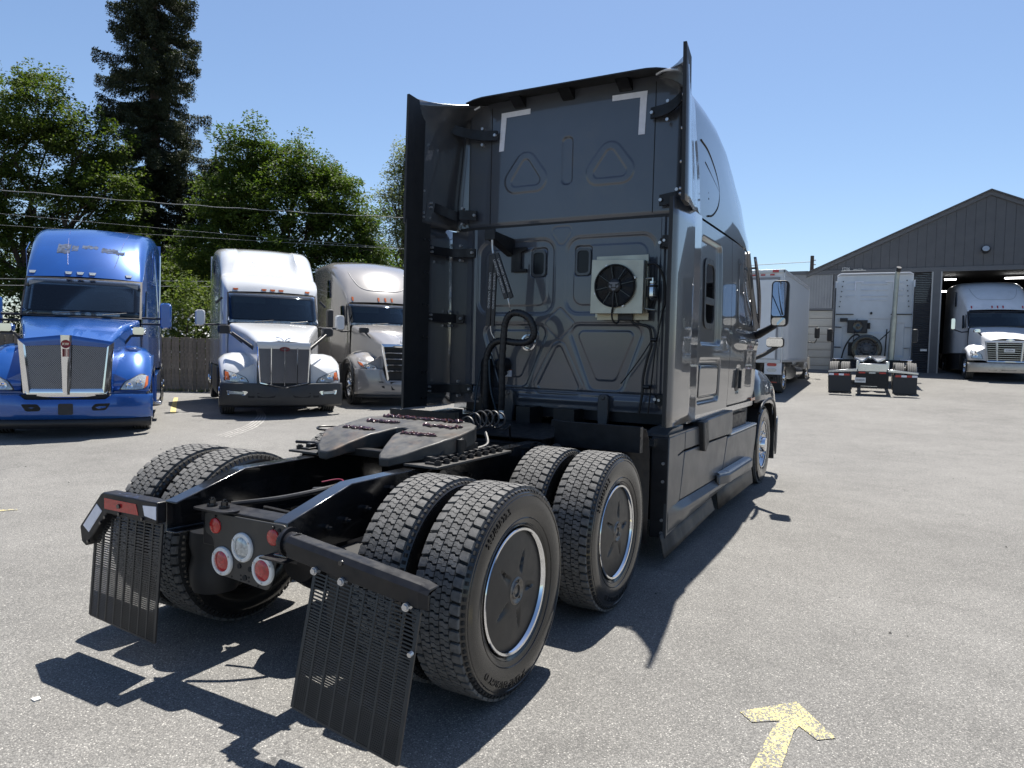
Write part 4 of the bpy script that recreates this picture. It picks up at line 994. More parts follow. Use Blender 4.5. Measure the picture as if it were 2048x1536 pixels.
# roof trailing lip with brackets
mb = MB(); xs_ = np.linspace(-.90, .99, 24)
def lipz(x): return 3.945 - .03*max(0, (abs(x-.045)-.75)/.2)**2
mb.loft([[(x, 3.02, lipz(x)+.085), (x, 2.84, lipz(x)+.045), (x, 2.69, lipz(x)+.004), (x, 2.685, lipz(x)-.008), (x, 2.75, lipz(x)-.004), (x, 2.95, lipz(x)+.030)] for x in xs_]); rl = P(mb, 'roof_lip', RUBBER, smooth=30)
for x in (-.46, .03, .565):
    mb = MB(); mb.prism([(2.96,3.965),(2.80,3.95),(2.84,3.935),(2.91,3.895),(2.935,3.885),(2.96,3.885)], YZ, x-.055, x+.055); mb.cyl((x,2.95,3.908),(x,2.912,3.908),.011,n=8, mi=1); mb.obj('lip_bracket', [BLACKM, BOLT], rl)
mb = MB(); mb.tube(curve([(.90,2.74,3.90),(.97,2.70,3.905),(1.06,2.66,3.885),(1.12,2.62,3.86)]), .012, 8); mb.tube(curve([(-.86,2.78,3.875),(-.80,2.78,3.895)]), .010, 6); mb.obj('steel_stay', BOLT, rl)

# ------------------------------------------------------------------ chassis side skirts, steps
def skirt(s):
    X = 1.205
    def pr(q, d0, d1, nm, mt=SKIRT, par=T, bev=.006, fx=None):
        mb = MB(); mb.prism(q, lambda u, v, d: (s*(X+d+(fx(u, v) if fx else 0)), u, v), d0, d1); return mb.obj(nm, mt, par, smooth=30, bevel=bev)
    a = pr([(2.415,1.00),(2.85,1.008),(2.85,.865),(2.66,.842),(2.66,.832),(2.845,.853),(2.735,.462),(2.66,.445),(2.64,.43),(2.78,.45),(2.77,.265),(2.40,.235)], -.03, .0, 'skirt_rear_panel')
    pr([(2.865,.845),(4.43,.830),(4.24,.455),(2.75,.462)], -.03, .0, 'skirt_access_panel', par=T)
    pr([(2.865,1.010),(3.42,1.012),(3.42,.858),(2.865,.862)], -.03, .0, 'skirt_top_panel')
    pr([(3.43,1.065),(4.57,1.085),(4.57,.845),(3.43,.862)], -.10, .02, 'skirt_locker_panel', bev=.012)
    pr([(3.28,1.06),(3.44,1.065),(3.50,.845),(3.40,.79),(3.34,.80)], -.02, .045, 'strap_latch', BLACK, bev=.012)
    # lower flare
    mb = MB(); rows = []
    for y in np.linspace(2.43, 4.22, 16):
        k = (y-2.43)/1.79; zt = .455-.01*k; zb = .255+.06*k; g = float(sstep(y, 2.43, 2.80))
        rows.append([(s*(X-.03), y, zt+.004), (s*(X-.004), y, zt), (s*(X+.003+.042*g), y, zt-.045), (s*(X+.004+.046*g), y, zt-.07), (s*(X+.003+.027*g), y, zb+.03), (s*(X+.0), y, zb), (s*(X-.04), y, zb)])
    mb.loft(rows, 0, False, True); P(mb, 'skirt_flare', SKIRT, smooth=30)
    # front part up to the wheel arch
    pr([(4.45,.812),(6.02,.812),(6.00,.70),(5.88,.45),(5.80,.30),(4.27,.33),(4.26,.452)], -.04, .0, 'skirt_front_panel')
    pr([(5.00,1.10),(6.06,1.10),(6.05,.86),(5.0,.86)], -.20, -.12, 'step_back', SKIRT)
    mb = MB(); mb.box(s*(X-.13), s*(X+.004), 4.60, 6.02, .818, .842); st = P(mb, 'upper_step', STEPM, bevel=.006)
    mb = MB()
    for i in range(5): mb.box(s*(X-.115+i*.024), s*(X-.107+i*.024), 4.64, 5.98, .842, .850)
    mb.obj('tread_ribs', STEPM, st)
    mb = MB(); mb.prism(rpoly([(3.98,X-.02),(5.40,X-.02),(5.46,X+.05),(5.30,X+.105),(4.14,X+.105),(3.92,X+.04)], .05), lambda u, v, d: (s*v, u, d), .405, .495); P(mb, 'lower_step', SKIRT, bevel=.012)
    mb = MB(); mb.prism(rpoly([(4.04,X+.0),(5.36,X+.0),(5.40,X+.045),(5.28,X+.088),(4.18,X+.088),(4.0,X+.035)], .03), lambda u, v, d: (s*v, u, d), .495, .506); o = P(mb, 'step_tread', STEPM, smooth=0)
    mb = MB()
    for i in range(4): mb.box(s*(X+.012+i*.019), s*(X+.020+i*.019), 4.20, 5.28, .506, .513)
    mb.obj('tread_ribs', STEPM, o)
    # rear return flange with bolts, rubber valance
    mb = MB(); mb.box(s*1.07, s*1.2, 2.405, 2.425, .22, 1.0); f_ = P(mb, 'skirt_flange', BLACK, bevel=.004)
    mb = MB()
    for z in (.80,.66,.36,.26): mb.cyl((s*1.165,2.407,z),(s*1.165,2.392,z),.012,n=8)
    mb.obj('flange_bolts', BOLT, f_)
    mb = MB(); mb.loft([[(s*(X-.03), y, .26+.04*k), (s*(X-.012), y, .20+.04*k), (s*(X+.002), y, .13+.06*k), (s*(X+.014), y, .085+.085*k)] for k, y in ((0,2.33),(.4,3.0),(.8,3.6),(1,3.92))]); P(mb, 'rubber_valance', mat('scuffed_rubber', (.055,.05,.045), .6, noise=.45, nscale=5, dirt=(.10,.08,.06), dscale=5), solid=.012)
    mb = MB(); mb.loft([[(s*(X-.035), y, .36), (s*(X-.015), y, .25), (s*(X-.0), y, .13)] for y in (4.14,4.7,5.3,5.9)]); P(mb, 'front_valance', mat('scuffed_rubber_front', (.05,.045,.04), .5, noise=.45, nscale=6), solid=.012)
    mb = MB(); mb.box(s*.55, s*1.14, 2.50, 5.7, .33, 1.0); P(mb, 'fuel_tank', BLACKM)
    mb = MB(); mb.box(s*.95, s*1.20, 2.42, 4.6, 1.003, 1.02); mb.prism([(2.46,1.02),(2.9,1.02),(2.9,1.06),(2.6,1.05)], YZ, s*1.0, s*1.17); P(mb, 'skirt_top', SKIRT)
    mb = MB(); mb.box(s*1.03, s*1.10, 2.36, 2.46, .93, .99); P(mb, 'light_bracket', ALU)
for s in (1, -1): skirt(s)

# ------------------------------------------------------------------ mirrors and wind deflector blade
for s in (1, -1):
    mb = MB(); body = rrect(1.385, 1.575, 1.985, 2.505, .05)
    mb.loft([[(s*u, 5.60, v) for u, v in body], [(s*u, 5.64, v) for u, v in body], [(s*(1.48+(u-1.48)*.8+.01), 5.72, 2.245+(v-2.245)*.9) for u, v in body]], 0, True, True); mr = P(mb, 'door_mirror', BLACK, bevel=.006)
    mb = MB(); mb.prism(rrect(1.402, 1.548, 2.10, 2.488, .03), lambda u, v, d: (s*u+.0, d+.14*(v-2.48), v), 5.594, 5.603); mb.obj('mirror_glass', MIRROR, mr, smooth=0)
    mb = MB(); mb.prism(rrect(1.402, 1.548, 2.0, 2.085, .025), lambda u, v, d: (s*u, d-.10*(v-2.0), v), 5.592, 5.601); mb.obj('wide_mirror_glass', MIRROR, mr, smooth=0)
    mb = MB(); mb.tube([(s*1.10,5.98,1.86),(s*1.22,5.86,1.90),(s*1.42,5.70,2.0)], [.05,.045,.035], 10); mb.lathe([(.0,-.05),(.05,-.05),(.06,.04),(0,.05)], (s*1.12,5.96,1.86), 14, 0, 'z'); mb.obj('mirror_arm', BLACK, mr)
    mb = MB(); b2 = rrect(1.125, 1.345, 1.765, 1.895, .035)
    mb.loft([[(s*u, 6.95, v) for u, v in b2], [(s*u, 7.0, v) for u, v in b2], [(s*(1.235+(u-1.235)*.7), 7.06, 1.83+(v-1.83)*.7) for u, v in b2]], 0, True, True); hm = P(mb, 'hood_mirror', BLACK, bevel=.006)
    mb = MB(); mb.prism(rrect(1.137, 1.333, 1.777, 1.883, .03), lambda u, v, d: (s*u, d+.32*(u-1.235)-.15*(v-1.83), v), 6.905, 6.911); mb.obj('mirror_glass', MIRROR, hm, smooth=0)
    mb = MB(); mb.tube([(s*.96,6.90,1.60),(s*1.10,6.95,1.67),(s*1.26,7.0,1.78)], [.03,.028,.025], 10); mb.obj('mirror_arm', BLACK, hm)
    mb = MB(); mb.loft([[(s*(1.175+.015*sin(pi*t)), 5.60+.40*t, 2.78-.80*t), (s*(1.205+.03*sin(pi*t)), 5.58+.40*t+.02, 2.78-.80*t)] for t in np.linspace(0, 1, 12)]); P(mb, 'wind_deflector', mat('smoked_chrome', (.22,.22,.24), .12, .9), solid=.006)
    mb = MB()
    for t in (.15, .8): mb.cyl((s*1.10,5.60+.40*t,2.78-.80*t),(s*1.2,5.60+.40*t,2.78-.80*t),.012,n=8)
    P(mb, 'deflector_clip', BLACK)

# ------------------------------------------------------------------ condenser on the cab back
mb = MB(); mb.box(.375,.845,2.855,2.875,1.945,2.475); mb.box(.36,.835,2.79,2.93,2.00,2.42); ap = P(mb, 'condenser_mount', STEEL, bevel=.004)
mb = MB(); pl = [(.375,1.975),(.842,1.972),(.842,2.418),(.380,2.432)]
mb.prism(pl, XZ(), 2.742, 2.752); mb.prism([(.375,1.975),(.385,1.975),(.39,2.432),(.38,2.432)], XZ(), 2.752, 2.80); fp = mb.obj('face_plate', STEEL, ap, bevel=.003)
FC = (.598, 2.205); mb = MB(); mb.lathe([(.178,-.002),(.182,-.022),(.176,-.030),(.168,-.022),(.168,-.005),(.0,-.005)], (FC[0],2.742,FC[1]), 48, 0, 'y')
fan = mb.obj('fan_shroud', BLACK, ap)
mb = MB()
for r in np.arange(.072, .168, .0095): mb.lathe([(r-.0016,-.026),(r,-.0285),(r+.0016,-.026),(r-.0016,-.026)], (FC[0],2.742,FC[1]), 40, 0, 'y')
for k in range(8): a = 2*pi*k/8+.2; mb.beam((FC[0]+.06*cos(a),2.717,FC[1]+.06*sin(a)),(FC[0]+.172*cos(a),2.717,FC[1]+.172*sin(a)),.004,.004)
mb.obj('fan_guard', BLACKG, ap)
mb = MB(); mb.lathe([(.0,-.036),(.045,-.035),(.056,-.030),(.062,-.020),(.062,0)], (FC[0],2.742,FC[1]), 32, 0, 'y'); hub = mb.obj('fan_motor', BLACK, ap)
mb = MB()
for pl in ([(-.045,.028),(.045,.028),(.030,.012),(-.030,.012)], [(-.012,.012),(.012,.012),(.016,-.012),(-.016,-.012)], [(-.040,.004),(-.020,-.004),(-.028,-.022),(-.042,-.010)], [(.040,.004),(.020,-.004),(.028,-.022),(.042,-.010)], [(-.02,-.022),(.02,-.022),(.012,-.040),(-.012,-.040)]):
    mb.prism([(FC[0]+a, FC[1]+b) for a, b in pl], XZ(), 2.703, 2.708)
mb.obj('motor_badge', mat('motor_badge_grey', (.15,.15,.16), .4), ap, smooth=0)
mb = MB()
for k in range(7):
    a0 = 2*pi*k/7
    mb.add([(FC[0]+r*cos(a0+da), 2.738-dy, FC[1]+r*sin(a0+da)) for r, da, dy in ((.062,0,.012),(.165,-.12,.014),(.165,.42,.002),(.062,.6,.002))], [(0,1,2,3)])
mb.obj('fan_blades', BLACK, ap)
mb = MB()
for a in (115, 200, 20, 295): x, z = FC[0]+.185*cos(radians(a)), FC[1]+.185*sin(radians(a)); mb.cyl((x,2.742,z),(x,2.722,z),.010,n=8)
mb.obj('fan_screws', BOLT, ap)
mb = MB(); mb.tube(curve([(.597,2.712,2.16),(.593,2.708,2.08),(.592,2.715,2.03),(.575,2.74,1.97),(.580,2.76,1.915),(.605,2.78,1.895),(.622,2.80,1.92)]), .0085, 8); mb.obj('fan_cable', HOSE, ap)
for x0, x1 in ((.40,.60),(.73,.86)):
    mb = MB(); mb.box(x0,x1,2.845,2.855,1.925,1.985); mb.cyl((x0+.04,2.843,1.955),(x0+.04,2.846,1.955),.007,n=8); mb.obj('foot_bracket', mat('brass_plate_%d' % int(x0*100), (.42,.38,.28), .4, .6), ap)
mb = MB(); mb.box(.60,.73,2.82,2.86,1.925,1.975); mb.obj('relay_box', BLACK, ap)
dr = MB(); dr.lathe([(.0,2.085),(.018,2.085),(.036,2.10),(.038,2.115),(.038,2.205),(.034,2.215),(.03,2.22),(.036,2.225),(.036,2.24),(.012,2.245),(.012,2.27),(0,2.27)], (.905,2.80,0), 24, 0, 'z')
dry = P(dr, 'receiver_drier', ALU)
mb = MB()
for z in (2.108, 2.20): mb.lathe([(.038,z-.008),(.041,z-.008),(.041,z+.008),(.038,z+.008)], (.905,2.80,0), 24, 0, 'z')
mb.cyl((.862,2.80,2.115),(.862,2.80,2.205),.010,n=10, mi=0); mb.obj('clamp_bands', BLACK, dry)
mb = MB(); mb.tube(curve([(.90,2.80,2.265),(.855,2.79,2.265),(.845,2.785,2.24),(.842,2.785,2.15),(.842,2.785,2.04),(.855,2.79,2.015),(.93,2.80,2.005)]), .007, 8); mb.obj('drier_bracket', STEEL, dry)
mb = MB(); mb.tube(curve([(.845,2.83,2.385),(.90,2.83,2.39),(.95,2.84,2.345),(.985,2.86,2.24),(.99,2.88,2.08),(.965,2.89,2.0)]), .011, 8)
mb.tube(curve([(.705,2.85,1.93),(.735,2.86,1.895),(.80,2.87,1.885),(.865,2.88,1.85),(.88,2.885,1.72),(.85,2.885,1.60),(.82,2.885,1.45),(.815,2.885,1.30),(.79,2.885,1.13)]), .012, 8)
mb.tube(curve([(.97,2.88,2.0),(.94,2.89,1.85),(.92,2.885,1.72),(.90,2.885,1.5),(.885,2.885,1.3),(.87,2.885,1.13)]), .007, 6)
mb.tube(curve([(.88,2.885,1.75),(.80,2.885,1.62),(.70,2.885,1.48),(.62,2.885,1.38)]), .006, 6)
for x, z in ((.91,1.76),(.86,1.36)): mb.cyl((x-.03,2.875,z),(x+.02,2.875,z),.018,n=10)
P(mb, 'refrigerant_hoses', HOSE)
for x0, z in ((.945,2.585),(.945,1.255)):
    mb = MB(); mb.box(x0,x0+.10,2.88,2.93,z-.045,z+.045); mb.cyl((x0+.02,2.885,z),(x0+.02,2.865,z),.012,n=8, mi=1); P(mb, 'bracket_foot', [BLACKM, BOLT])
# ------------------------------------------------------------------ hose tender: bracket, printed tether straps, bundled hose
mb = MB(); mb.prism([(2.93,2.68),(2.55,2.70),(2.55,2.63),(2.93,2.52)], YZ, -.56, -.48); mb.prism([(-.50,2.60),(-.34,2.60),(-.34,2.57),(-.40,2.55),(-.40,2.40),(-.34,2.40),(-.34,2.37),(-.50,2.37)], XZ(), 2.90, 2.925); mb.box(-.575,-.47,2.54,2.556,2.62,2.715); hb = P(mb, 'hose_bracket', BLACKM, bevel=.004)
STR_T = mat('strap_print_white', (.5,.5,.5), .6)
def strap(a, b, w, txt):
    a = Vector(a); b = Vector(b); d = (b-a).normalized(); x = Vector((0,-1,0)).cross(d).normalized()
    mb = MB(); mb.beam(a, b, w, .02, up=(0,1,0)); st = P(mb, 'tether_strap', BLACK, bevel=.003)
    n = Vector((0,-1,0)) - d*Vector((0,-1,0)).dot(d); n.normalize(); L = (b-a).length
    c = a.lerp(b, .5)+n*.0125; yv = -(d.cross(n))
    text_obj(txt, .030, lambda u, v, dd: tuple(c + d*u + yv*(v-.010)*1.0 + n*dd), STR_T, 'strap_lettering', st, .001, spacing=1.15)
    return st
strap((-.492,2.555,2.49),(-.345,2.555,2.10),.042,'UNIBOND UNIBOND'); strap((-.455,2.56,2.50),(-.295,2.56,2.105),.038,'UNIBOND UNIBOND')
strap((-.515,2.575,2.49),(-.545,2.585,1.86),.046,'UNIBOND UNIBOND'); strap((-.475,2.58,2.48),(-.500,2.59,1.86),.036,'UNIBOND UNIBOND')
mb = MB(); mb.tube(curve([(-.50,2.55,2.62),(-.50,2.555,2.56),(-.49,2.555,2.50)]), .012, 8); mb.tube(curve([(-.33,2.555,2.10),(-.32,2.56,2.05),(-.325,2.60,1.99)]), .005, 6); mb.tube(curve([(-.525,2.59,1.86),(-.52,2.60,1.80),(-.50,2.62,1.75)]), .005, 6); P(mb, 'tether_springs', BOLT)
HO = curve([(-.47,2.72,1.02),(-.44,2.68,1.25),(-.435,2.66,1.50),(-.42,2.65,1.72),(-.40,2.64,1.88),(-.34,2.63,1.965),(-.25,2.63,1.975),(-.16,2.64,1.93),(-.115,2.65,1.84),(-.125,2.66,1.765),(-.19,2.67,1.72),(-.32,2.68,1.715),(-.46,2.68,1.73),(-.56,2.69,1.69),(-.62,2.70,1.58),(-.64,2.72,1.40),(-.655,2.75,1.15),(-.66,2.80,1.0)], 10)
mb = MB(); mb.tube(HO, [.030+.0035*(k % 3 == 0) for k in range(len(HO))], 12); P(mb, 'wrapped_hose_bundle', HOSE, smooth=50)
mb = MB(); mb.tube(curve([(-.80,2.78,1.0),(-.78,2.80,1.30),(-.73,2.82,1.55),(-.66,2.83,1.60),(-.62,2.84,1.50)]), .010, 8); mb.tube(curve([(-.60,2.70,1.62),(-.58,2.71,1.3),(-.52,2.74,1.05)]), .009, 8); P(mb, 'blue_air_line', mat('dark_blue_hose', (.012,.03,.05), .4))
mb = MB(); mb.lathe([(.0,1.20),(.05,1.20),(.06,1.24),(.06,1.52),(.045,1.56),(0,1.56)], (-.70,2.84,0), 18, 0, 'z'); mb.box(-.76,-.64,2.80,2.86,1.05,1.2); P(mb, 'air_drier', BLACKM)
mb = MB(); mb.box(-.42,-.385,2.60,2.63,1.03,1.10); P(mb, 'white_tag', WHITEPL)
# ------------------------------------------------------------------ parked trucks further off (local frame: x right as seen, y away, z up)
RZ = atan2(.806, .592)
BLUE = mat('blue_paint', (.012, .085, .34), .25, .35, 1, noise=.08, nscale=2, dirt=(.022, .11, .36), dscale=3, dmin=.55)
WHITE = mat('white_paint', (.55, .56, .57), .22, 0, 1, noise=.03, nscale=2, spec=.3)
PEARL = mat('beige_grey_paint', (.25, .236, .226), .22, .1, 1, noise=.05, nscale=2)
OLDW = mat('dull_white_paint', (.66, .67, .69), .38, 0, .5, noise=.06, nscale=3, dirt=(.5, .5, .5), dscale=4, dmin=.6)
MESHM = mat('steel_mesh', (.30, .30, .33), .35, .8)
DASH = mat('dash_dark', (.03, .03, .033), .7)
def sec(y, w, z0, zt, r, crown=.03, lean=.03, nt=20):
    pts = [(-w, z0), (-w, z0+.35*(zt-z0)), (-w+lean*.4, z0+.7*(zt-r-z0)), (-w+lean, zt-r)]
    for i in range(1, 8): a = pi-pi/2*i/7; pts.append((-w+lean+r+r*cos(a), zt-r+r*sin(a)))
    xe = -w+lean+r
    for i in range(1, nt): t = i/nt; x = xe*(1-2*t); pts.append((x, zt+crown*(1-(x/xe)**2)))
    left = pts[:11]
    return [(x, y, z) for x, z in left + pts[11:] + [(-x, z) for x, z in reversed(left)]]
def body(secs, bend=lambda x, y, z: (x, y, z), skip=0):
    mb = MB(); mb.loft([[bend(*p) for p in sec(*s)] for s in secs])
    if skip:   # leave the windscreen opening free
        n = len(sec(*secs[0])); keep = [k for k in range(len(mb.f)) if not (k//(n-1) < skip and 10 <= k % (n-1) < n-11)]
        mb.f = [mb.f[k] for k in keep]; mb.m = [mb.m[k] for k in keep]
    return mb
def glass_mat():
    mt = bpy.data.materials.new('windscreen_glass'); mt.use_nodes = True; n = mt.node_tree; n.nodes.remove(n.nodes['Principled BSDF']); out = n.nodes['Material Output']
    tr = n.nodes.new('ShaderNodeBsdfTransparent'); tr.inputs[0].default_value = (.50, .54, .53, 1); gl = n.nodes.new('ShaderNodeBsdfGlossy'); gl.inputs['Roughness'].default_value = .03; gl.inputs[0].default_value = (.9, .95, 1, 1)
    fr = n.nodes.new('ShaderNodeFresnel'); fr.inputs[0].default_value = 1.55; mx = n.nodes.new('ShaderNodeMixShader'); n.links.new(fr.outputs[0], mx.inputs[0]); n.links.new(tr.outputs[0], mx.inputs[1]); n.links.new(gl.outputs[0], mx.inputs[2]); n.links.new(mx.outputs[0], out.inputs[0])
    return mt
WGLASS = glass_mat()
CABIN = mat('cabin_trim_grey', (.10, .10, .10), .8, noise=.15, nscale=3); SEAT = mat('seat_fabric', (.075, .072, .07), .9, noise=.2)
PALE_TRIM = mat('pale_cabin_trim', (.30, .29, .27), .8)
def cabin(t, y0, zd, zt):
    mb = MB(); mb.box(-.93, .93, 3.3, 3.33, 1.0, zt); mb.box(-.93, -.91, y0+.5, 3.3, 1.0, zt-.1); mb.box(.91, .93, y0+.5, 3.3, 1.0, zt-.1); mb.box(-.93, .93, y0+.05, 3.3, 1.0, 1.05)
    c_ = mb.obj('cabin_lining', CABIN, t, smooth=0)
    mb = MB(); mb.loft([[(x, y0+.12+.14*x*x, zd-.05), (x, y0+.30+.12*x*x, zd+.03), (x, y0+.55, zd-.02), (x, y0+.60, zd-.5)] for x in np.linspace(-.9, .9, 12)]); mb.obj('dashboard', DASH, c_)
    for x in (-.52, .52):
        mb = MB(); mb.prism(rpoly([(x-.25,1.3),(x+.25,1.3),(x+.24,zd+.12),(x+.14,zd+.22),(x+.12,zd+.40),(x-.12,zd+.40),(x-.14,zd+.22),(x-.24,zd+.12)], .05), XZ(), 2.85, 2.98); mb.obj('seat', SEAT, c_, bevel=.03)
        mb = MB(); mb.box(x-.36, x+.36, y0+.50, y0+.52, zt-.20, zt-.05); mb.obj('sun_shade', PALE_TRIM, c_)
    mb = MB(); ring = [Vector((.50+.21*cos(a), y0+.72-.07*sin(a), zd+.02+.19*sin(a))) for a in np.linspace(0, 2*pi, 25)]; mb.tube(ring, .015, 6, caps=False); mb.tube([(.50,y0+.72,zd+.02),(.50,y0+.6,zd-.15)], .03, 8); mb.obj('steering_wheel', BLACK, c_)
    for x in (-.86, .86): mb = MB(); mb.beam((x, y0+.9, zd-.1), (x*.98, y0+1.0, zt-.1), .10, .06); mb.obj('door_pillar', PALE_TRIM, c_)

def patch(us, vs, fn):
    mb = MB(); mb.grid(us, vs, fn); return mb
def facepoly(poly, yf, t, mt, name, parent, bev=0, smooth=0):
    mb = MB(); mb.prism(poly, lambda u, v, d: (u, yf(u, v)-d, v), -.03, t); return mb.obj(name, mt, parent, smooth=smooth, bevel=bev)
def wire_mesh(quad, yf, du, parent, name='grille_mesh', hw=.0055, step=.028):
    """expanded-metal mesh over a quad (tl, tr, br, bl) in x-z"""
    tl, tr, br, bl = [Vector(q) for q in quad]; mb = MB()
    W = (tr-tl).length; H = (bl-tl).length
    def pt(u, v): return (tl.lerp(tr, u)).lerp(bl.lerp(br, u), v)
    for sgn in (1, -1):
        s = -H
        while s < W+H:
            # line x = s + sgn*t (in metres) through the quad
            seg = []
            for t in (0, H):
                seg.append(((s + (t if sgn == 1 else H-t)), t))
            (x0, t0), (x1, t1) = seg; dx = x1-x0
            lo, hi = 0., 1.
            for b0, b1 in ((0, W),):
                ta, tb = (b0-x0)/dx, (b1-x0)/dx; lo = max(lo, min(ta, tb)); hi = min(hi, max(ta, tb))
            if hi-lo > .01:
                a = pt((x0+dx*lo)/W, (t0+(t1-t0)*lo)/H); b = pt((x0+dx*hi)/W, (t0+(t1-t0)*hi)/H)
                n = Vector((-(b-a).y, (b-a).x)).normalized()*hw/2
                k = 6
                vs = []
                for i in range(k+1):
                    q = a.lerp(b, i/k)
                    for e in (-1, 1): vs.append((q.x+n.x*e, yf(q.x, q.y)-du-.001*sgn, q.y+n.y*e))
                mb.add(vs, [(2*i, 2*i+1, 2*i+3, 2*i+2) for i in range(k)])
            s += step
    o = mb.obj(name, MESHM, parent, smooth=0, fix=False); o['kind'] = 'stuff'; return o
from mathutils.bvhtree import BVHTree
_bvh = {}
def surf(objs):
    if not isinstance(objs, (list, tuple)): objs = [objs]
    tr = []
    for o in objs:
        if o.name not in _bvh: _bvh[o.name] = BVHTree.FromPolygons([v.co for v in o.data.vertices], [list(p.vertices) for p in o.data.polygons])
        tr.append(_bvh[o.name])
    def f(x, z):
        best = None
        for t in tr:
            h = t.ray_cast(Vector((x, -6, z)), Vector((0, 1, 0)))
            if h[0] is not None and (best is None or h[0].y < best): best = h[0].y
        return best if best is not None else f.last
    f.last = .3
    def g(x, z):
        y = f(x, z); f.last = y; return y
    return g
def decal_on(yf, poly, off, mt, name, parent, th=.010, cuts=3):
    bm = bmesh.new(); vs = [bm.verts.new((x, 0, z)) for x, z in poly]; f = bm.faces.new(vs)
    bmesh.ops.triangulate(bm, faces=[f])
    for _ in range(cuts): bmesh.ops.subdivide_edges(bm, edges=bm.edges[:], cuts=1, use_grid_fill=True)
    for q in bm.verts: q.co.y = yf(q.co.x, q.co.z)-off
    r = bmesh.ops.extrude_face_region(bm, geom=bm.faces[:])
    for q in r['geom']:
        if isinstance(q, bmesh.types.BMVert): q.co.y += th
    bmesh.ops.recalc_face_normals(bm, faces=bm.faces); me = bpy.data.meshes.new(name); bm.to_mesh(me); bm.free()
    me.materials.append(mt); me.shade_smooth(); me.set_sharp_from_angle(angle=radians(40))
    o = bpy.data.objects.new(name, me); col.objects.link(o); o.parent = parent; return o
wheel_src = sw_
def truck_wheels(t, front=(1.02, 1.15), rears=(6.3, 7.6), black_rear=True, duals=False):
    for s in (1, -1):
        o = dup(wheel_src, t); o.location = (front[0]*s, front[1], .502); o.rotation_euler = (RNG.uniform(0, 6), 0, 0 if s == 1 else pi)
        if s == -1: o.rotation_euler = (o.rotation_euler.x, 0, pi)
        for y in rears:
            o = dup(wheel_src, t); o.location = (1.06*s, y, .502); o.rotation_euler = (RNG.uniform(0, 6), 0, 0 if s == 1 else pi)
    mb = MB(); mb.box(-.43, .43, .8, rears[-1]+.8, .62, .98); mb.obj('chassis_frame', BLACKM, t)
    mb = MB(); mb.cyl((-.95, front[1], .48), (.95, front[1], .48), .07, n=10); mb.obj('front_axle', BLACKM, t)
def fender(t, s, mt, pts, zb_front, arch, name='front_fender', xi=.55, xo=1.19):
    """pts: (y, top z); arch: (y0, y1, z)"""
    secs = []
    for y, zt, xo_ in pts:
        zb = zb_front if not (arch[0] < y < arch[1]) else min(zt-.03, arch[2] - .10*((y-(arch[0]+arch[1])/2)/((arch[1]-arch[0])/2))**2)
        zb = min(zb, zt-.02)
        secs.append([(s*x, y, z) for x, z in ((xi, zt-.05), (xi+.12, zt), (xo_-.28, zt+.0), (xo_-.12, zt-.045*min(1, (zt-zb)/.3)), (xo_-.03, zt-.15*min(1, (zt-zb)/.35)), (xo_, zt-.35*(zt-zb) if zt-zb > .4 else zt-.6*(zt-zb)), (xo_, zb))])
    mb = MB(); mb.loft(secs)
    f0 = secs[0]; mb.add(f0 + [(s*xi, f0[0][1], zb_front)], [tuple(range(len(f0)+1))])
    return mb.obj(name, mt, t, smooth=50, solid=.01)
def headlamp(t, s, poly, yf, amber=None, lens=CLEARL, eyes=()):
    q = [(s*x, z) for x, z in poly]
    h = decal_on(yf, rpoly(q, .03), .010, BLACK, 'headlight', t, .03, 2)
    c = Vector((sum(p[0] for p in q)/len(q), sum(p[1] for p in q)/len(q)))
    q2 = [tuple(c+(Vector(p)-c)*.90) for p in q]
    decal_on(yf, rpoly(q2, .025), .016, lens, 'lens', h, .012, 2)
    if amber: decal_on(yf, rpoly([(s*x, z) for x, z in amber], .015), .021, AMBER, 'turn_signal', h, .008, 2)
    for x, z, r in eyes:
        mb = MB(); mb.lathe([(.0,-.004),(r*.35,-.006),(r*.5,-.012),(r*.85,-.022),(r,-.024),(r*1.05,-.008)], (s*x, yf(s*x, z)-.010, z), 22, 0, 'y'); mb.obj('reflector_bowl', [CHROME], h, smooth=50)
    return h
def marker_lights(t, xs, yf, z, mt, w=.11, h=.045, tilt=0):
    for x in xs: decal_on(yf, [(x-w/2, z+h/2), (x+w/2, z+h/2), (x+w/2*.7, z-h/2), (x-w/2*.7, z-h/2)], .022, mt, 'marker_light', t, .03, 1)
def mirror_pair(t, s, c, sz, arm, mt, thick=.14, name='door_mirror'):
    x, y, z = c; w, h = sz; b = rrect(-w/2, w/2, -h/2, h/2, min(w, h)*.3)
    mb = MB(); mb.loft([[(s*(x+u*.75), y-thick/2, z+v*.9) for u, v in b], [(s*(x+u), y-thick*.1, z+v) for u, v in b], [(s*(x+u), y+thick/2, z+v) for u, v in b]], 0, True, True)
    m_ = mb.obj(name, mt, t, smooth=60)
    if arm:
        mb = MB()
        for q in arm: mb.tube([(s*p[0], p[1], p[2]) for p in q], .022, 8)
        mb.obj('mirror_arm', BLACK, m_)
    return m_
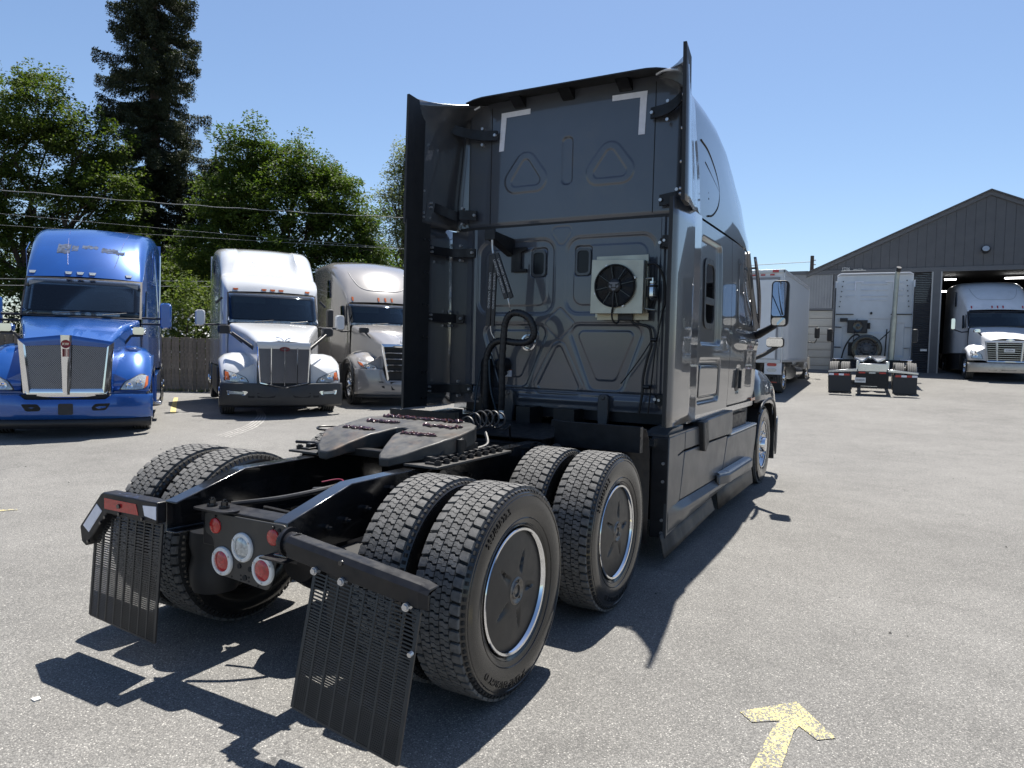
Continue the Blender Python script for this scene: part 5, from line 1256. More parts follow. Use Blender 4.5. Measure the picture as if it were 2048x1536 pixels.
def windscreen(t, w0, w1, z0, z1, y0, y1, bend, mt=None, zoff=0):
    mt = WGLASS; cabin(t, y0, z0+.02, z1)
    fn = lambda u, v: bend(u*(w0+(w1-w0)*v), y0+(y1-y0)*v-.018, z0+(z1-z0)*v)
    mb = patch(np.linspace(-1, 1, 17), np.linspace(0, 1, 8), fn); o = mb.obj('windshield', mt, t, smooth=60, solid=.006)
    fn2 = lambda u, v: bend(u*(w0+.035+(w1-w0)*v), y0+(y1-y0)*v-.010, z0+(z1-z0)*v)
    mb = MB()
    U = np.linspace(-1, 1, 17); V = [-.05, .035, .5, .945, 1.05]
    mb.grid(U, V[:2], fn2); mb.grid(U, V[3:], fn2); mb.grid([-1, -.955], V, fn2); mb.grid([.955, 1], V, fn2); mb.obj('windshield_seal', BLACK, o, smooth=60)
    for s in (-.45, .35):
        a = Vector(fn(s, .02)); b = Vector(fn(s+.42, .10)); mb = MB(); mb.tube([a-Vector((0,.02,0)), b-Vector((0,.02,0))], .008, 6); mb.obj('wiper', BLACK, o)
    return o
def side_window(t, s, x, poly, name='side_window', trim=BLACK):
    mb = MB(); mb.prism(rpoly(poly, .05), lambda u, v, d: (s*(x+d), u, v), -.01, .012); o = mb.obj(name, GLASS, t, smooth=0)
    return o
def rear_parts(t, y, w, z, mt):
    mb = MB(); mb.box(-w, w, y-.05, y, .95, z); mb.obj('sleeper_back', mt, t)
def tank_steps(t, x=1.02, y0=2.4, y1=4.6, r=.30, mt=ALU):
    for s in (1, -1):
        mb = MB(); mb.cyl((s*(x-.10), y0, .62), (s*(x-.10), y1, .62), r, n=28); f_ = mb.obj('fuel_tank', mt, t, smooth=60)
        mb = MB(); mb.box(s*(x-.05), s*(x+.22), y0+.1, y0+.9, .33, .38); mb.box(s*(x-.05), s*(x+.2), y0+.1, y0+.9, .78, .83); mb.obj('step', ALU, f_, bevel=.006)

# ---------------- blue tractor
b = thing('semi_truck', 'blue long-nose sleeper tractor with chrome-framed twin mesh grille facing the viewer', 'semi truck', (-8.83, 3.48, .075), RZ, 'tractors parked along the fence')
bb = lambda x, y, z: (x, y + .16*x*x*float(1-sstep(y, 2.4, 4.6)), z)
mb = body([(1.95,.96,1.0,2.04,.03,.02,.0),(2.25,.965,1.0,2.42,.04,.02,.0),(2.47,.97,1.0,2.73,.05,.02,.02),(2.62,1.0,1.0,2.90,.10,.04,.03),(3.0,1.04,1.0,3.26,.20,.05,.05),(3.5,1.08,1.0,3.58,.26,.06,.06),(4.1,1.13,1.0,3.80,.28,.06,.06),(4.8,1.18,1.0,3.90,.25,.05,.05),(6.1,1.2,1.0,3.92,.22,.04,.04)], bb, 2)
cabb = mb.obj('cab', BLUE, b, smooth=40); rear_parts(b, 6.1, 1.18, 3.85, BLUE)
windscreen(b, .93, .92, 2.02, 2.69, 1.945, 2.44, bb, GLASSG)
sfb = surf(cabb)
marker_lights(b, (-.86,-.27,-.08,.12,.72), sfb, 2.82, CLEARL, .12, .05)
BSEAM = mat('blue_seam', (.006, .035, .20), .4)
for x in (-.30, .47):
    mb = MB(); mb.tube([(x*(1+.06*k), sfb(x*(1+.06*k), z)-.001, z) for k, z in enumerate((2.98,3.1,3.25,3.4,3.55,3.68,3.78))], .006, 6); mb.obj('roof_seam', BSEAM, cabb)
# worn-off decal on the roof
SCAR = mat('worn_decal_grey', (.07,.09,.14), .8, spec=.05, noise=.5, nscale=14)
def roofy(x, z): return interp(z, [2.73,2.90,3.26,3.58,3.80], [2.47,2.62,3.0,3.5,4.1])+.16*x*x*(1-float(sstep(interp(z, [2.73,2.90,3.26,3.58,3.80], [2.47,2.62,3.0,3.5,4.1]), 2.4, 4.6)))
for k, (x0, x1, z0, z1) in enumerate(((-.52,-.30,3.20,3.44),(-.28,-.17,3.27,3.42),(-.11,.16,3.33,3.43),(.22,.50,3.27,3.40),(.48,.62,3.24,3.34))):
    mb = MB(); n = 10; top = []; bot = []
    for i in range(n+1):
        x = x0+(x1-x0)*i/n; top.append((x, z1-.02*k*0-RNG.uniform(0,.035))); bot.append((x, z0+RNG.uniform(0,.035)))
    mb.grid(range(n+1), range(4), lambda i, j: (top[i][0], sfb(top[i][0], bot[i][1]+(top[i][1]-bot[i][1])*j/3)-.004, bot[i][1]+(top[i][1]-bot[i][1])*j/3)); mb.obj('worn_decal', SCAR, cabb, smooth=60)
# hood
hb_ = lambda x, y, z: (x, y + .10*x*x*float(1-sstep(y, .1, 1.6)), z + (.035*float(sstep(.13-abs(x), 0, .03))*float(1-sstep(y, .1, 1.9))))
body([(.12,.62,.72,1.54,.05,.04,.02),(.5,.70,.72,1.66,.08,.05,.04),(1.1,.82,.72,1.84,.09,.05,.05),(1.7,.93,.75,1.925,.08,.03,.04),(2.02,.955,.80,1.965,.05,.02,.02)], hb_).obj('hood', BLUE, b, smooth=40)
yg = lambda x, z: .085+.10*x*x
def frame_ring(t, outer, inner, yf, mt, name, d0=.0, d1=.05):
    mb = MB(); mb.loft([[(u, yf(u, v)+.06, v) for u, v in outer], [(u, yf(u, v)-d1*.6, v) for u, v in outer], [(u, yf(u, v)-d1, v) for u, v in inner], [(u, yf(u, v)+.02, v) for u, v in inner]], 0, True); return mb.obj(name, mt, t, smooth=30, bevel=.008)
gs = facepoly([(-.635,1.555),(-.30,1.60),(0,1.615),(.30,1.60),(.645,1.545),(.60,.75),(.50,.665),(-.49,.665),(-.57,.75)], yg, .010, GROOVE, 'grille_back', b)
CH = CHROME
def strip(t, quad, yf, mt, nm, th=.05, n=6, par=None):
    (a, b_, c_, d_) = [Vector(q) for q in quad]; rows = []
    for i in range(n+1):
        p = a.lerp(d_, i/n); q = b_.lerp(c_, i/n); rows.append([(p.x, yf(p.x, p.y)-.0, p.y), (p.x, yf(p.x, p.y)-th*.7, p.y), ((p.x*.75+q.x*.25), yf(p.x, p.y)-th, (p.y*.75+q.y*.25)), ((p.x*.25+q.x*.75), yf(q.x, q.y)-th, (p.y*.25+q.y*.75)), (q.x, yf(q.x, q.y)-th*.7, q.y), (q.x, yf(q.x, q.y), q.y)])
    mb = MB(); mb.loft(rows, 0, False, True); return mb.obj(nm, mt, t, smooth=40)
gp = strip(b, [(-.65,1.56),(-.55,1.47),(-.47,.725),(-.58,.72)], yg, CH, 'grille_frame')
strip(b, [(.565,1.465),(.665,1.55),(.605,.72),(.49,.725)], yg, CH, 'grille_frame')
strip(b, [(-.075,1.64),(.08,1.64),(.055,.70),(-.05,.70)], yg, CH, 'grille_frame', .065)
strip(b, [(-.64,1.565),(-.565,1.455),(-.06,1.485),(-.07,1.64)], yg, BLUE, 'grille_top', .045)
strip(b, [(.07,1.64),(.07,1.485),(.58,1.455),(.66,1.55)], yg, BLUE, 'grille_top', .045)
strip(b, [(-.575,.79),(-.50,.645),(.51,.645),(.60,.79)], yg, CH, 'grille_frame', .05, 14)
strip(b, [(-.565,.80),(-.44,.735),(.45,.735),(.585,.80)], yg, CH, 'grille_frame', .03, 14) if False else None
wire_mesh([(-.545,1.47),(-.08,1.485),(-.055,.735),(-.475,.735)], yg, .022, b); wire_mesh([(.085,1.485),(.56,1.465),(.49,.735),(.06,.735)], yg, .022, b)
em = MB(); em.lathe([(.0,-.012),(.05,-.014),(.058,-.018),(.066,-.012),(.066,0)], (0,.02,1.50), 28, 0, 'y'); e_ = em.obj('emblem', mat('emblem_red', (.22,.02,.025), .3, .3), b)
text_obj('KW', .055, lambda u, v, d: (u, .003-d, 1.482+v), CHROME, 'emblem_letters', e_, .004)
mb = MB()
for k in range(5): mb.box(-.045+k*.02, -.035+k*.02, .005, .02, 1.30, 1.425)
mb.obj('emblem_bars', mat('emblem_red2', (.20,.02,.025), .3, .3), e_)
# bumper
def bumper(t, W, prof, yf, mt, name='bumper', n=30):
    """prof(x) -> list of (dy, z)"""
    mb = MB(); mb.loft([[(x, yf(x)+dy, z) for dy, z in prof(x)] for x in np.linspace(-W, W, n)]); return mb.obj(name, mt, t, smooth=40, solid=.012)
yb = lambda x: -.02+.30*abs(x/1.2)**3.2
def bprof(x):
    zt = .695 if abs(x) > .62 else (.625 if abs(x) < .54 else .625+.07*(abs(x)-.54)/.08)
    return [(.12,zt),(.01,zt-.01),(-.005,zt-.05),(-.015,.50),(-.01,.42),(.005,.37),(.03,.32),(.10,.285)]
bp_ = bumper(b, 1.215, bprof, yb, BLUE)
bumper(b, 1.19, lambda x: [(.05,.30),(.06,.20),(.09,.165),(.2,.16)], yb, BLACK, 'air_dam')
mb = MB(); mb.box(-.6,.6,.05,.12,.60,.70); mb.obj('bumper_gap', GROOVE, b)
yb2 = lambda x, z: yb(x)-.018
facepoly(rpoly([(-.60,.555),(-.38,.555),(-.33,.49),(-.35,.445),(-.53,.44)], .03), yb2, .004, GROOVE, 'fog_recess', bp_); facepoly(rpoly([(.62,.56),(.40,.555),(.35,.49),(.37,.445),(.55,.45)], .03), yb2, .004, GROOVE, 'fog_recess', bp_)
facepoly(rrect(-.10,.10,.385,.56,.02), yb2, .012, BLACK, 'plate_holder', bp_)
for s in (1, -1):
    FN = [fender(b, s, BLUE, [(.26,.80,1.10),(.30,.92,1.15),(.42,1.08,1.175),(.62,1.27,1.19),(.85,1.42,1.20),(1.10,1.48,1.20),(1.4,1.44,1.20),(1.7,1.30,1.20),(1.95,1.10,1.18)], .74, (.55,1.75,1.06), xi=.52)]
    FN.append(facepoly([(s*.50,1.0),(s*.60,1.05),(s*1.10,.78),(s*1.12,.70),(s*.55,.68),(s*.48,.75)], lambda x, z: .30+.12*max(0, abs(x)-.8), .02, BLUE, 'nose_panel', b))
    yh = surf(FN)
    headlamp(b, s, [(.71,.755),(.80,.90),(.90,.95),(1.03,1.03),(1.15,1.01),(1.15,.85),(1.09,.775),(1.0,.755)], yh, [(1.115,.99),(1.145,.98),(1.14,.84),(1.085,.78),(1.10,.86)], CLEARL, ((.87,.835,.052),(1.02,.88,.050)))
    mirror_pair(b, s, (1.37,2.25,2.07), (.21,.50), [[(.92,2.3,2.01),(1.27,2.25,2.01)],[(.92,2.3,1.90),(1.27,2.25,1.90)]], BLUE, .20)
    mirror_pair(b, s, (.97,1.0,1.75), (.24,.14), [[(.66,1.02,1.30),(.68,1.02,1.42),(.85,1.0,1.66),(1.04,1.0,1.67)]], CHROME, .14, 'hood_mirror')
    mb = MB(); mb.box(s*.62, s*.74, .98, 1.06, 1.22, 1.40); mb.obj('mirror_foot', BLACK, b, bevel=.01)
    side_window(b, s, 1.0, [(2.72,2.03),(3.35,2.0),(3.35,2.55),(2.95,2.58)])
    mb = MB(); mb.loft([[(s*(1.09+.015*k), y, z) for y, z in ((3.5,3.30),(3.9,3.50),(4.35,3.45),(4.4,2.9),(4.0,2.75),(3.6,2.9))] for k in (0, 1)], 0, True); mb.obj('side_fairing', BLUE, b, bevel=.01)
    mb = MB(); mb.tube([(s*1.17,4.9,1.0),(s*1.2,4.9,3.5)], .02, 8); mb.obj('exhaust_trim', CHROME, b)
    mb = MB(); mb.loft([[(s*x, y, z) for y, z in ((2.2,.95),(4.6,.95),(4.6,.34),(2.3,.34))] for x in (.95, 1.19, 1.215)], 0, True, True); mb.obj('chassis_fairing', BLUE, b, bevel=.03)
    mb = MB(); mb.box(s*1.1, s*1.30, 2.2, 2.7, .36, .42); mb.obj('step', ALU, b, bevel=.01)
truck_wheels(b, (1.02, 1.15)); tank_steps(b, 1.0, 2.5, 4.5)

# ---------------- white tractor
w_ = thing('semi_truck', 'white sleeper tractor with tall four-slot chrome grille and black bumper next to the blue one', 'semi truck', (-8.41, 7.60, .14), RZ, 'tractors parked along the fence')
def wb(x, y, z):
    f = float(1-sstep(y, 2.3, 4.6)); y2 = y + .15*x*x*f
    # sunk channel between two roof bulges
    ch = float(sstep(.62-abs(x+.0), -.06, .06))*float(sstep(y, 2.95, 3.25))*float(1-sstep(y, 3.9, 4.7)) if z > 2.9 else 0
    return (x, y2+.10*ch, z-.09*ch)
mb = body([(1.80,.99,1.0,2.03,.03,.02,.0),(2.1,.995,1.0,2.42,.04,.02,.0),(2.25,1.0,1.0,2.70,.04,.02,.02),(2.30,1.04,1.0,2.78,.05,.03,.02),(2.40,1.09,1.0,2.90,.10,.04,.03),(2.62,1.12,1.0,3.03,.12,.04,.03),(2.85,1.13,1.0,3.10,.10,.04,.03),(2.98,1.13,1.0,3.13,.10,.04,.03),(3.08,1.13,1.0,3.20,.14,.05,.04),(3.3,1.14,1.0,3.42,.20,.05,.05),(3.6,1.16,1.0,3.64,.26,.05,.06),(3.9,1.18,1.0,3.80,.28,.05,.06),(4.3,1.2,1.0,3.90,.28,.04,.06),(4.9,1.22,1.0,3.96,.22,.04,.04),(6.4,1.22,1.0,3.97,.2,.04,.04)], wb, 2)
cabw = mb.obj('cab', WHITE, w_, smooth=40); rear_parts(w_, 6.4, 1.2, 3.9, WHITE)
windscreen(w_, .96, .95, 1.99, 2.65, 1.80, 2.20, wb)
sfw = surf(cabw)
marker_lights(w_, (-.80,-.19,0,.19,.80), sfw, 2.765, AMBER, .115, .04)
GHOST = mat('ghost_lettering', (.80,.81,.82), .12, 0, 1)
def wroof(z): return interp(z, [3.13,3.20,3.42,3.64,3.80,3.90], [2.98,3.08,3.3,3.6,3.9,4.3])
for txt, sz, x0, z0 in (('AMERICAN', .15, -.02, 3.50), ('TRANSFER', .21, .0, 3.30)):
    text_obj(txt, sz, lambda u, v, d: (u+x0, sfw(u+x0, z0+v)-.004-d, z0+v), GHOST, 'ghost_lettering', cabw, .01, 'LEFT' if False else 'CENTER')
hw_ = lambda x, y, z: (x, y + .12*x*x*float(1-sstep(y, .0, 1.6)), z)
body([(.02,.535,.62,1.525,.04,.05,.02),(.35,.60,.65,1.62,.10,.06,.03),(.9,.74,.70,1.78,.14,.06,.05),(1.4,.88,.75,1.89,.14,.04,.05),(1.86,.985,.80,1.965,.08,.03,.02)], hw_).obj('hood', WHITE, w_, smooth=45)
yw = lambda x, z: .005+.14*x*x
facepoly([(-.52,1.48),(.50,1.48),(.49,.74),(.40,.68),(0,.62),(-.40,.68),(-.48,.74)], yw, .012, GROOVE, 'grille_back', w_)
wire_mesh([(-.50,1.42),(.49,1.42),(.47,.72),(-.46,.72)], yw, .020, w_, hw=.004, step=.022)
strip(w_, [(-.54,1.56),(-.52,1.42),(.50,1.42),(.52,1.55)], yw, WHITE, 'grille_top', .05, 16)
strip(w_, [(-.54,1.47),(-.495,1.45),(-.455,.74),(-.49,.72)], yw, CHROME, 'grille_bar', .05); strip(w_, [(.485,1.45),(.525,1.47),(.49,.72),(.455,.74)], yw, CHROME, 'grille_bar', .05)
for x in (-.262, .0, .252): strip(w_, [(x-.018,1.44),(x+.018,1.44),(x+.016,.655+.10*abs(x)),(x-.016,.655+.10*abs(x))], yw, CHROME, 'grille_bar', .06)
strip(w_, [(-.49,.745),(-.46,.70),(-.02,.605),(.0,.645)], yw, CHROME, 'grille_bar', .045); strip(w_, [(.0,.645),(.02,.605),(.46,.70),(.49,.745)], yw, CHROME, 'grille_bar', .045)
mb = MB(); mb.lathe([(.0,-.016),(.045,-.017),(.062,-.021),(.068,-.012),(.066,0)], (0,0,0), 28, 0, 'y'); mb.v = [(x*1.5, y, z*.72) for x, y, z in mb.v]; ov = mb.obj('oval_badge', mat('badge_red', (.13,.012,.02), .3, .2), w_); ov.location = (0,-.03,1.415)
t_ = text_obj('Peterbilt', .055, lambda u, v, d: (u, -.02-d, v-.018), CHROME, 'badge_script', ov, .004, sx=.72)
mb = MB(); mb.tube(curve([(-.17,.04,1.66),(-.06,.06,1.625),(0,.05,1.575),(.06,.06,1.625),(.13,.04,1.65)]), .010, 8); mb.tube(curve([(-.17,.03,1.60),(0,.05,1.565),(.12,.03,1.595)]), .010, 8); mb.obj('hood_ornament', CHROME, w_)
ybw = lambda x: -.02+.26*abs(x/1.22)**3.4
bw = bumper(w_, 1.225, lambda x: [(.12,.705 if abs(x) > .55 else .60+.105*abs(x)/.55),(.0,.70 if abs(x) > .55 else .595+.105*abs(x)/.55),(-.01,.62),(-.02,.48),(-.01,.36),(.02,.27),(.10,.225)], ybw, mat('bumper_dark_plastic', (.030,.031,.033), .5, noise=.1), n=40)
yw2 = lambda x, z: ybw(x)-.022
for s in (1, -1):
    facepoly(rpoly([(s*1.10,.575),(s*.73,.555),(s*.70,.53),(s*.76,.47),(s*1.08,.48)], .02), yw2, .008, CHROME, 'fog_lamp', bw); facepoly(rpoly([(s*1.06,.555),(s*.78,.54),(s*.80,.49),(s*1.05,.495)], .015), yw2, .012, CLEARL, 'fog_lens', bw)
    facepoly(rpoly([(s*.53,.52),(s*.14,.50),(s*.20,.42),(s*.52,.42)], .02), yw2, .003, GROOVE, 'air_intake', bw); facepoly(rrect(min(s*.58,s*.70), max(s*.58,s*.70), .42, .50, .015), yw2, .003, GROOVE, 'tow_recess', bw)
    FN = [fender(w_, s, WHITE, [(.22,.80,1.13),(.27,.93,1.175),(.40,1.08,1.20),(.60,1.22,1.215),(.85,1.31,1.22),(1.10,1.32,1.22),(1.4,1.26,1.21),(1.65,1.12,1.20)], .70, (.55,1.72,1.08), xi=.50)]
    FN.append(facepoly([(s*.46,1.15),(s*.58,1.10),(s*1.12,.80),(s*1.14,.71),(s*.55,.68),(s*.42,.69)], lambda x, z: .20+.10*max(0, abs(x)-.7)+.15*max(0, z-.8), .015, WHITE, 'nose_panel', w_))
    yh = surf(FN)
    headlamp(w_, s, [(1.14,.985),(1.15,.76),(.92,.715),(.86,.735),(.66,.715),(.72,.82),(.86,.89)], yh, [(1.12,.95),(1.125,.78),(1.03,.765),(1.055,.93)], CLEARL, ((.95,.845,.050),(.80,.785,.038)))
    mirror_pair(w_, s, (1.55,2.2,2.07), (.21,.36), [[(1.0,2.2,1.93),(1.45,2.2,1.92)]], WHITE, .22)
    mirror_pair(w_, s, (1.09,1.3,1.81), (.26,.19), [[(.62,1.0,1.36),(.70,1.05,1.50),(.98,1.25,1.74)]], BLACK, .16, 'hood_mirror')
    mb = MB(); mb.prism([(1.02,1.34),(1.12,1.34),(1.30,1.74),(1.22,1.76)], lambda u, v, d: (s*d, u, v), .6, .66) if False else None
    strip(w_, [(s*.50,1.42),(s*.56,1.36),(s*.98,1.72),(s*.96,1.76)], lambda x, z: .35+.9*max(0, abs(x)-.5), BLACK, 'mirror_post', .04)
    side_window(w_, s, 1.06, [(2.5,2.05),(3.1,2.03),(3.1,2.58),(2.65,2.62)]); side_window(w_, s, 1.19, [(4.4,3.25),(4.7,3.25),(4.7,3.62),(4.5,3.62)], 'sleeper_window')
    mb = MB(); mb.beam((s*1.09,2.35,2.55),(s*1.22,2.3,2.42),.04,.05); mb.obj('drip_rail', BLACK, w_)
    mb = MB(); mb.loft([[(s*x, y, z) for y, z in ((2.2,.98),(5.0,.98),(5.0,.34),(2.3,.34))] for x in (.95, 1.17, 1.2)], 0, True, True); mb.obj('chassis_fairing', mat('dark_fairing_%d' % s, (.035,.036,.04), .35, .3, .5), w_, bevel=.03)
truck_wheels(w_, (1.04, 1.12))

# ---------------- beige-grey tractor half hidden by the foreground cab
g_ = thing('semi_truck', 'beige-grey sleeper tractor with barred chrome grille, half hidden behind the foreground cab', 'semi truck', (-7.59, 10.70, .22), RZ, 'tractors parked along the fence')
GRV_N = mat('beige_groove', (.24,.225,.22), .4); GRV_O = mat('white_groove', (.38,.39,.41), .4)
def casc(t, mt, new, lights):
    bd = lambda x, y, z: (x, y + .16*x*x*float(1-sstep(y, 2.2, 4.4)), z)
    secs = [(1.85,.99,1.0,1.97,.03,.02,.0),(2.1,1.0,1.0,2.34,.04,.02,.0),(2.25,1.0,1.0,2.58,.05,.02,.02),(2.36,1.02,1.0,2.72,.08,.03,.02),(2.55,1.06,1.0,2.90,.14,.04,.03),(2.9,1.12,1.0,3.20,.24,.05,.05),(3.3,1.17,1.0,3.46,.30,.06,.06),(3.8,1.21,1.0,3.68,.32,.06,.06),(4.5,1.23,1.0,3.82,.28,.05,.05),(6.2,1.24,1.0,3.86,.25,.04,.04)]
    if not new: secs = [(y, w, z0, zt+(.10 if zt > 2.5 else 0), r, c, l) for y, w, z0, zt, r, c, l in secs]
    cb = body(secs, bd, 2).obj('cab', mt, t, smooth=40); rear_parts(t, 6.2, 1.2, 3.78, mt)
    windscreen(t, .96, .96, 1.99, 2.52 if new else 2.60, 1.88, 2.2, bd)
    zz = 2.68 if new else 2.80
    sfc = surf(cb)
    marker_lights(t, (-.84,-.18,0,.18,.84), sfc, zz, lights, .05, .10)
    ry = lambda z: interp(z-(0 if new else .1), [2.58,2.72,2.90,3.20,3.46,3.68,3.82], [2.25,2.36,2.55,2.9,3.3,3.8,4.5])
    pl = curve([(-.78,3.46),(-.72,3.22),(-.60,3.02),(-.40,2.93),(0,2.92),(.40,2.93),(.60,3.02),(.72,3.22),(.78,3.46)] if new else [(-.80,3.60),(-.70,3.30),(-.5,3.12),(0,3.10),(.5,3.12),(.70,3.30),(.80,3.60)], 6)
    mb = MB(); mb.tube([(p[0], sfc(p[0], p[1])-.001, p[1]) for p in pl], .011, 6); mb.obj('roof_groove', GRV_N if new else GRV_O, cb)
    hd = lambda x, y, z: (x, y + .14*x*x*float(1-sstep(y, .0, 1.5)), z)
    body([(.03,.60,.85,1.46,.05,.06,.03),(.4,.68,.85,1.57,.12,.06,.05),(.95,.82,.9,1.74,.16,.06,.06),(1.5,.94,.95,1.90,.14,.05,.05),(1.9,.985,1.0,1.97,.08,.04,.02)], hd).obj('hood', mt, t, smooth=45)
    yg2 = lambda x, z: .0+.14*x*x
    if new:
        facepoly([(-.62,1.44),(.62,1.44),(.50,.66),(-.50,.66)], yg2, .012, GROOVE, 'grille_back', t)
        strip(t, [(-.67,1.50),(-.60,1.42),(-.47,.70),(-.53,.62)], yg2, CHROME, 'grille_frame'); strip(t, [(.60,1.42),(.67,1.50),(.53,.62),(.47,.70)], yg2, CHROME, 'grille_frame'); strip(t, [(-.67,1.50),(-.60,1.42),(.60,1.42),(.67,1.50)], yg2, CHROME, 'grille_frame', .05, 12)
        for z in (1.29,1.15,1.01,.87): strip(t, [(-.60+.18*(1.42-z),z+.02),(-.60+.18*(1.42-z),z-.02),(.60-.18*(1.42-z),z-.02),(.60-.18*(1.42-z),z+.02)], yg2, CHROME, 'grille_bar', .045, 10)
        text_obj('FREIGHTLINER', .075, lambda u, v, d: (u, -.06-d+.14*u*u, 1.515+v), CHROME, 'brand_letters', t, .01)
    else:
        facepoly([(-.72,1.40),(.72,1.40),(.62,.68),(-.62,.68)], yg2, .012, GROOVE, 'grille_back', t)
        ring = [(-.76,1.42),(-.70,1.36),(-.63,.71),(-.67,.66)]
        strip(t, ring, yg2, mat('dull_chrome', (.55,.56,.58), .3, .7), 'grille_frame'); strip(t, [(.70,1.36),(.76,1.42),(.67,.66),(.63,.71)], yg2, ALU, 'grille_frame'); strip(t, [(-.76,1.44),(-.70,1.36),(.70,1.36),(.76,1.44)], yg2, mt, 'grille_top', .05, 12); strip(t, [(-.68,.72),(-.66,.65),(.66,.65),(.68,.72)], yg2, ALU, 'grille_frame', .05, 12)
        for i in range(8):
            z = 1.31-i*.078; strip(t, [(-.70+.1*(1.36-z),z+.012),(-.70+.1*(1.36-z),z-.012),(.70-.1*(1.36-z),z-.012),(.70-.1*(1.36-z),z+.012)], yg2, ALU, 'grille_bar', .035, 10)
        for x in (-.40, .40): strip(t, [(x-.035,1.37),(x+.035,1.37),(x*.9+.03,.70),(x*.9-.03,.70)], yg2, ALU, 'grille_post', .045)
        pp = facepoly([(-.17,1.16),(.15,1.16),(.15,1.03),(-.17,1.03)], yg2, .05, WHITEPL, 'licence_plate', t); text_obj('C1331M', .085, lambda u, v, d: (u-.01, -.055-d, 1.065+v), mat('plate_ink', (.05,.05,.10), .5), 'plate_number', pp, .004, sx=.75)
        mb = MB(); mb.lathe([(.0,-.02),(.05,-.02),(.06,-.01),(.06,0)], (0,0,0), 24, 0, 'y'); mb.v = [(x*2.2, y, z*.8) for x, y, z in mb.v]; o = mb.obj('hood_badge', CHROME, t); o.location = (0,-.03,1.46)
    ybx = lambda x: -.03+.34*abs(x/1.22)**3
    if new:
        bm_ = bumper(t, 1.22, lambda x: [(.15,.92 if abs(x) > .55 else .66),(.0,.90 if abs(x) > .55 else .64),(-.02,.75 if abs(x) > .55 else .6),(-.03,.55),(-.02,.40),(.02,.32),(.1,.30)], ybx, mt)
        facepoly([(-.46,.62),(.46,.62),(.42,.42),(-.42,.42)], lambda x, z: ybx(x)-.03, .004, GROOVE, 'air_intake', bm_)
        for s in (1, -1): facepoly([(s*.72,.62),(s*.62,.62),(s*.58,.46),(s*.64,.48)], lambda x, z: ybx(x)-.03, .004, GROOVE, 'fog_recess', bm_)
        bumper(t, 1.2, lambda x: [(.05,.33),(.07,.24),(.15,.23)], ybx, BLACK, 'air_dam')
        DG = mat('dark_grey_arch', (.07,.068,.066), .5)
    else:
        bm_ = bumper(t, 1.22, lambda x: [(.12,.63),(.0,.625),(-.02,.58),(-.02,.40),(.0,.30),(.1,.29)], ybx, mat('painted_steel_bumper', (.52,.48,.42), .35, .5, dirt=(.35,.31,.26), dscale=4, dmin=.5))
        for x0, x1 in ((-.62,-.34),(-.24,.24),(.34,.62)): facepoly(rrect(x0,x1,.37,.50,.04), lambda x, z: ybx(x)-.02, .004, GROOVE, 'bumper_slot', bm_)
        for s in (1, -1): facepoly(rrect(min(s*.85,s*1.02),max(s*.85,s*1.02),.42,.51,.03), lambda x, z: ybx(x)-.02, .004, GROOVE, 'fog_slot', bm_)
        DG = mt
    for s in (1, -1):
        FN = [fender(t, s, mt, [(.26,.92,1.13),(.32,1.05,1.175),(.50,1.17,1.20),(.75,1.28,1.22),(1.05,1.33,1.22),(1.4,1.27,1.22),(1.7,1.12,1.2)], .72, (.55,1.72,1.06), xi=.56)]
        FN.append(facepoly([(s*.50,1.25),(s*.62,1.22),(s*1.12,.92),(s*1.15,.80),(s*.55,.68),(s*.46,.70)], lambda x, z: .20+.10*max(0, abs(x)-.7)+.12*max(0, z-.8), .015, mt, 'nose_panel', t))
        yh = surf(FN)
        if new: headlamp(t, s, [(1.14,1.12),(1.10,.98),(.90,.885),(.66,.875),(.74,.98),(.92,1.05)], yh, [(1.12,1.08),(1.09,.99),(1.02,.96),(1.04,1.04)], CLEARL, ((.93,.96,.042),(.79,.925,.035)))
        else: headlamp(t, s, [(1.14,1.09),(1.14,.80),(.98,.775),(.75,.765),(.80,.93),(.95,1.07)], yh, None, CLEARL, ((1.0,.90,.075),))
        mirror_pair(t, s, (1.50,2.0,2.12), (.17,.46), [[(1.0,1.95,1.82),(1.2,1.98,1.80),(1.46,2.0,1.90)]], BLACK if new else CHROME, .16)
        mirror_pair(t, s, (.84,1.05,1.83), (.24,.13), [[(.60,.75,1.45),(.66,.85,1.58),(.82,1.05,1.78)]], BLACK if new else CHROME, .12, 'hood_mirror')
        side_window(t, s, 1.055, [(2.45,1.98),(3.1,1.96),(3.1,2.48),(2.62,2.50)]); side_window(t, s, 1.185, [(3.7,2.75),(4.1,2.75),(4.1,3.25),(3.85,3.25)] if new else [(3.6,2.9),(3.9,2.9),(3.9,3.5),(3.75,3.5)], 'sleeper_window')
        strip(t, [(s*1.07,2.52),(s*1.03,2.46),(s*1.03,2.0),(s*1.07,1.95)], lambda x, z: 2.15, BLACK, 'a_pillar_trim', .02)
        mb = MB(); mb.loft([[(s*x, y, z) for y, z in ((2.1,.98),(5.2,.98),(5.2,.34),(2.2,.34))] for x in (.95, 1.18, 1.21)], 0, True, True); mb.obj('chassis_fairing', DG if new else BLACK, t, bevel=.03)
        if new: mb = MB(); mb.tube(curve([(s*1.21,.50,.62),(s*1.22,.58,.92),(s*1.225,.85,1.08),(s*1.225,1.15,1.12),(s*1.225,1.5,1.06),(s*1.22,1.74,.85)]), .035, 8); mb.obj('arch_trim', DG, t)
    truck_wheels(t, (1.05, 1.15))
casc(g_, PEARL, True, AMBER)
k_ = thing('semi_truck', 'older white sleeper tractor nosing out of the open workshop bay at the right edge', 'semi truck', (5.92, 28.06, .97), atan2(.10, .995))
casc(k_, OLDW, False, REDR)

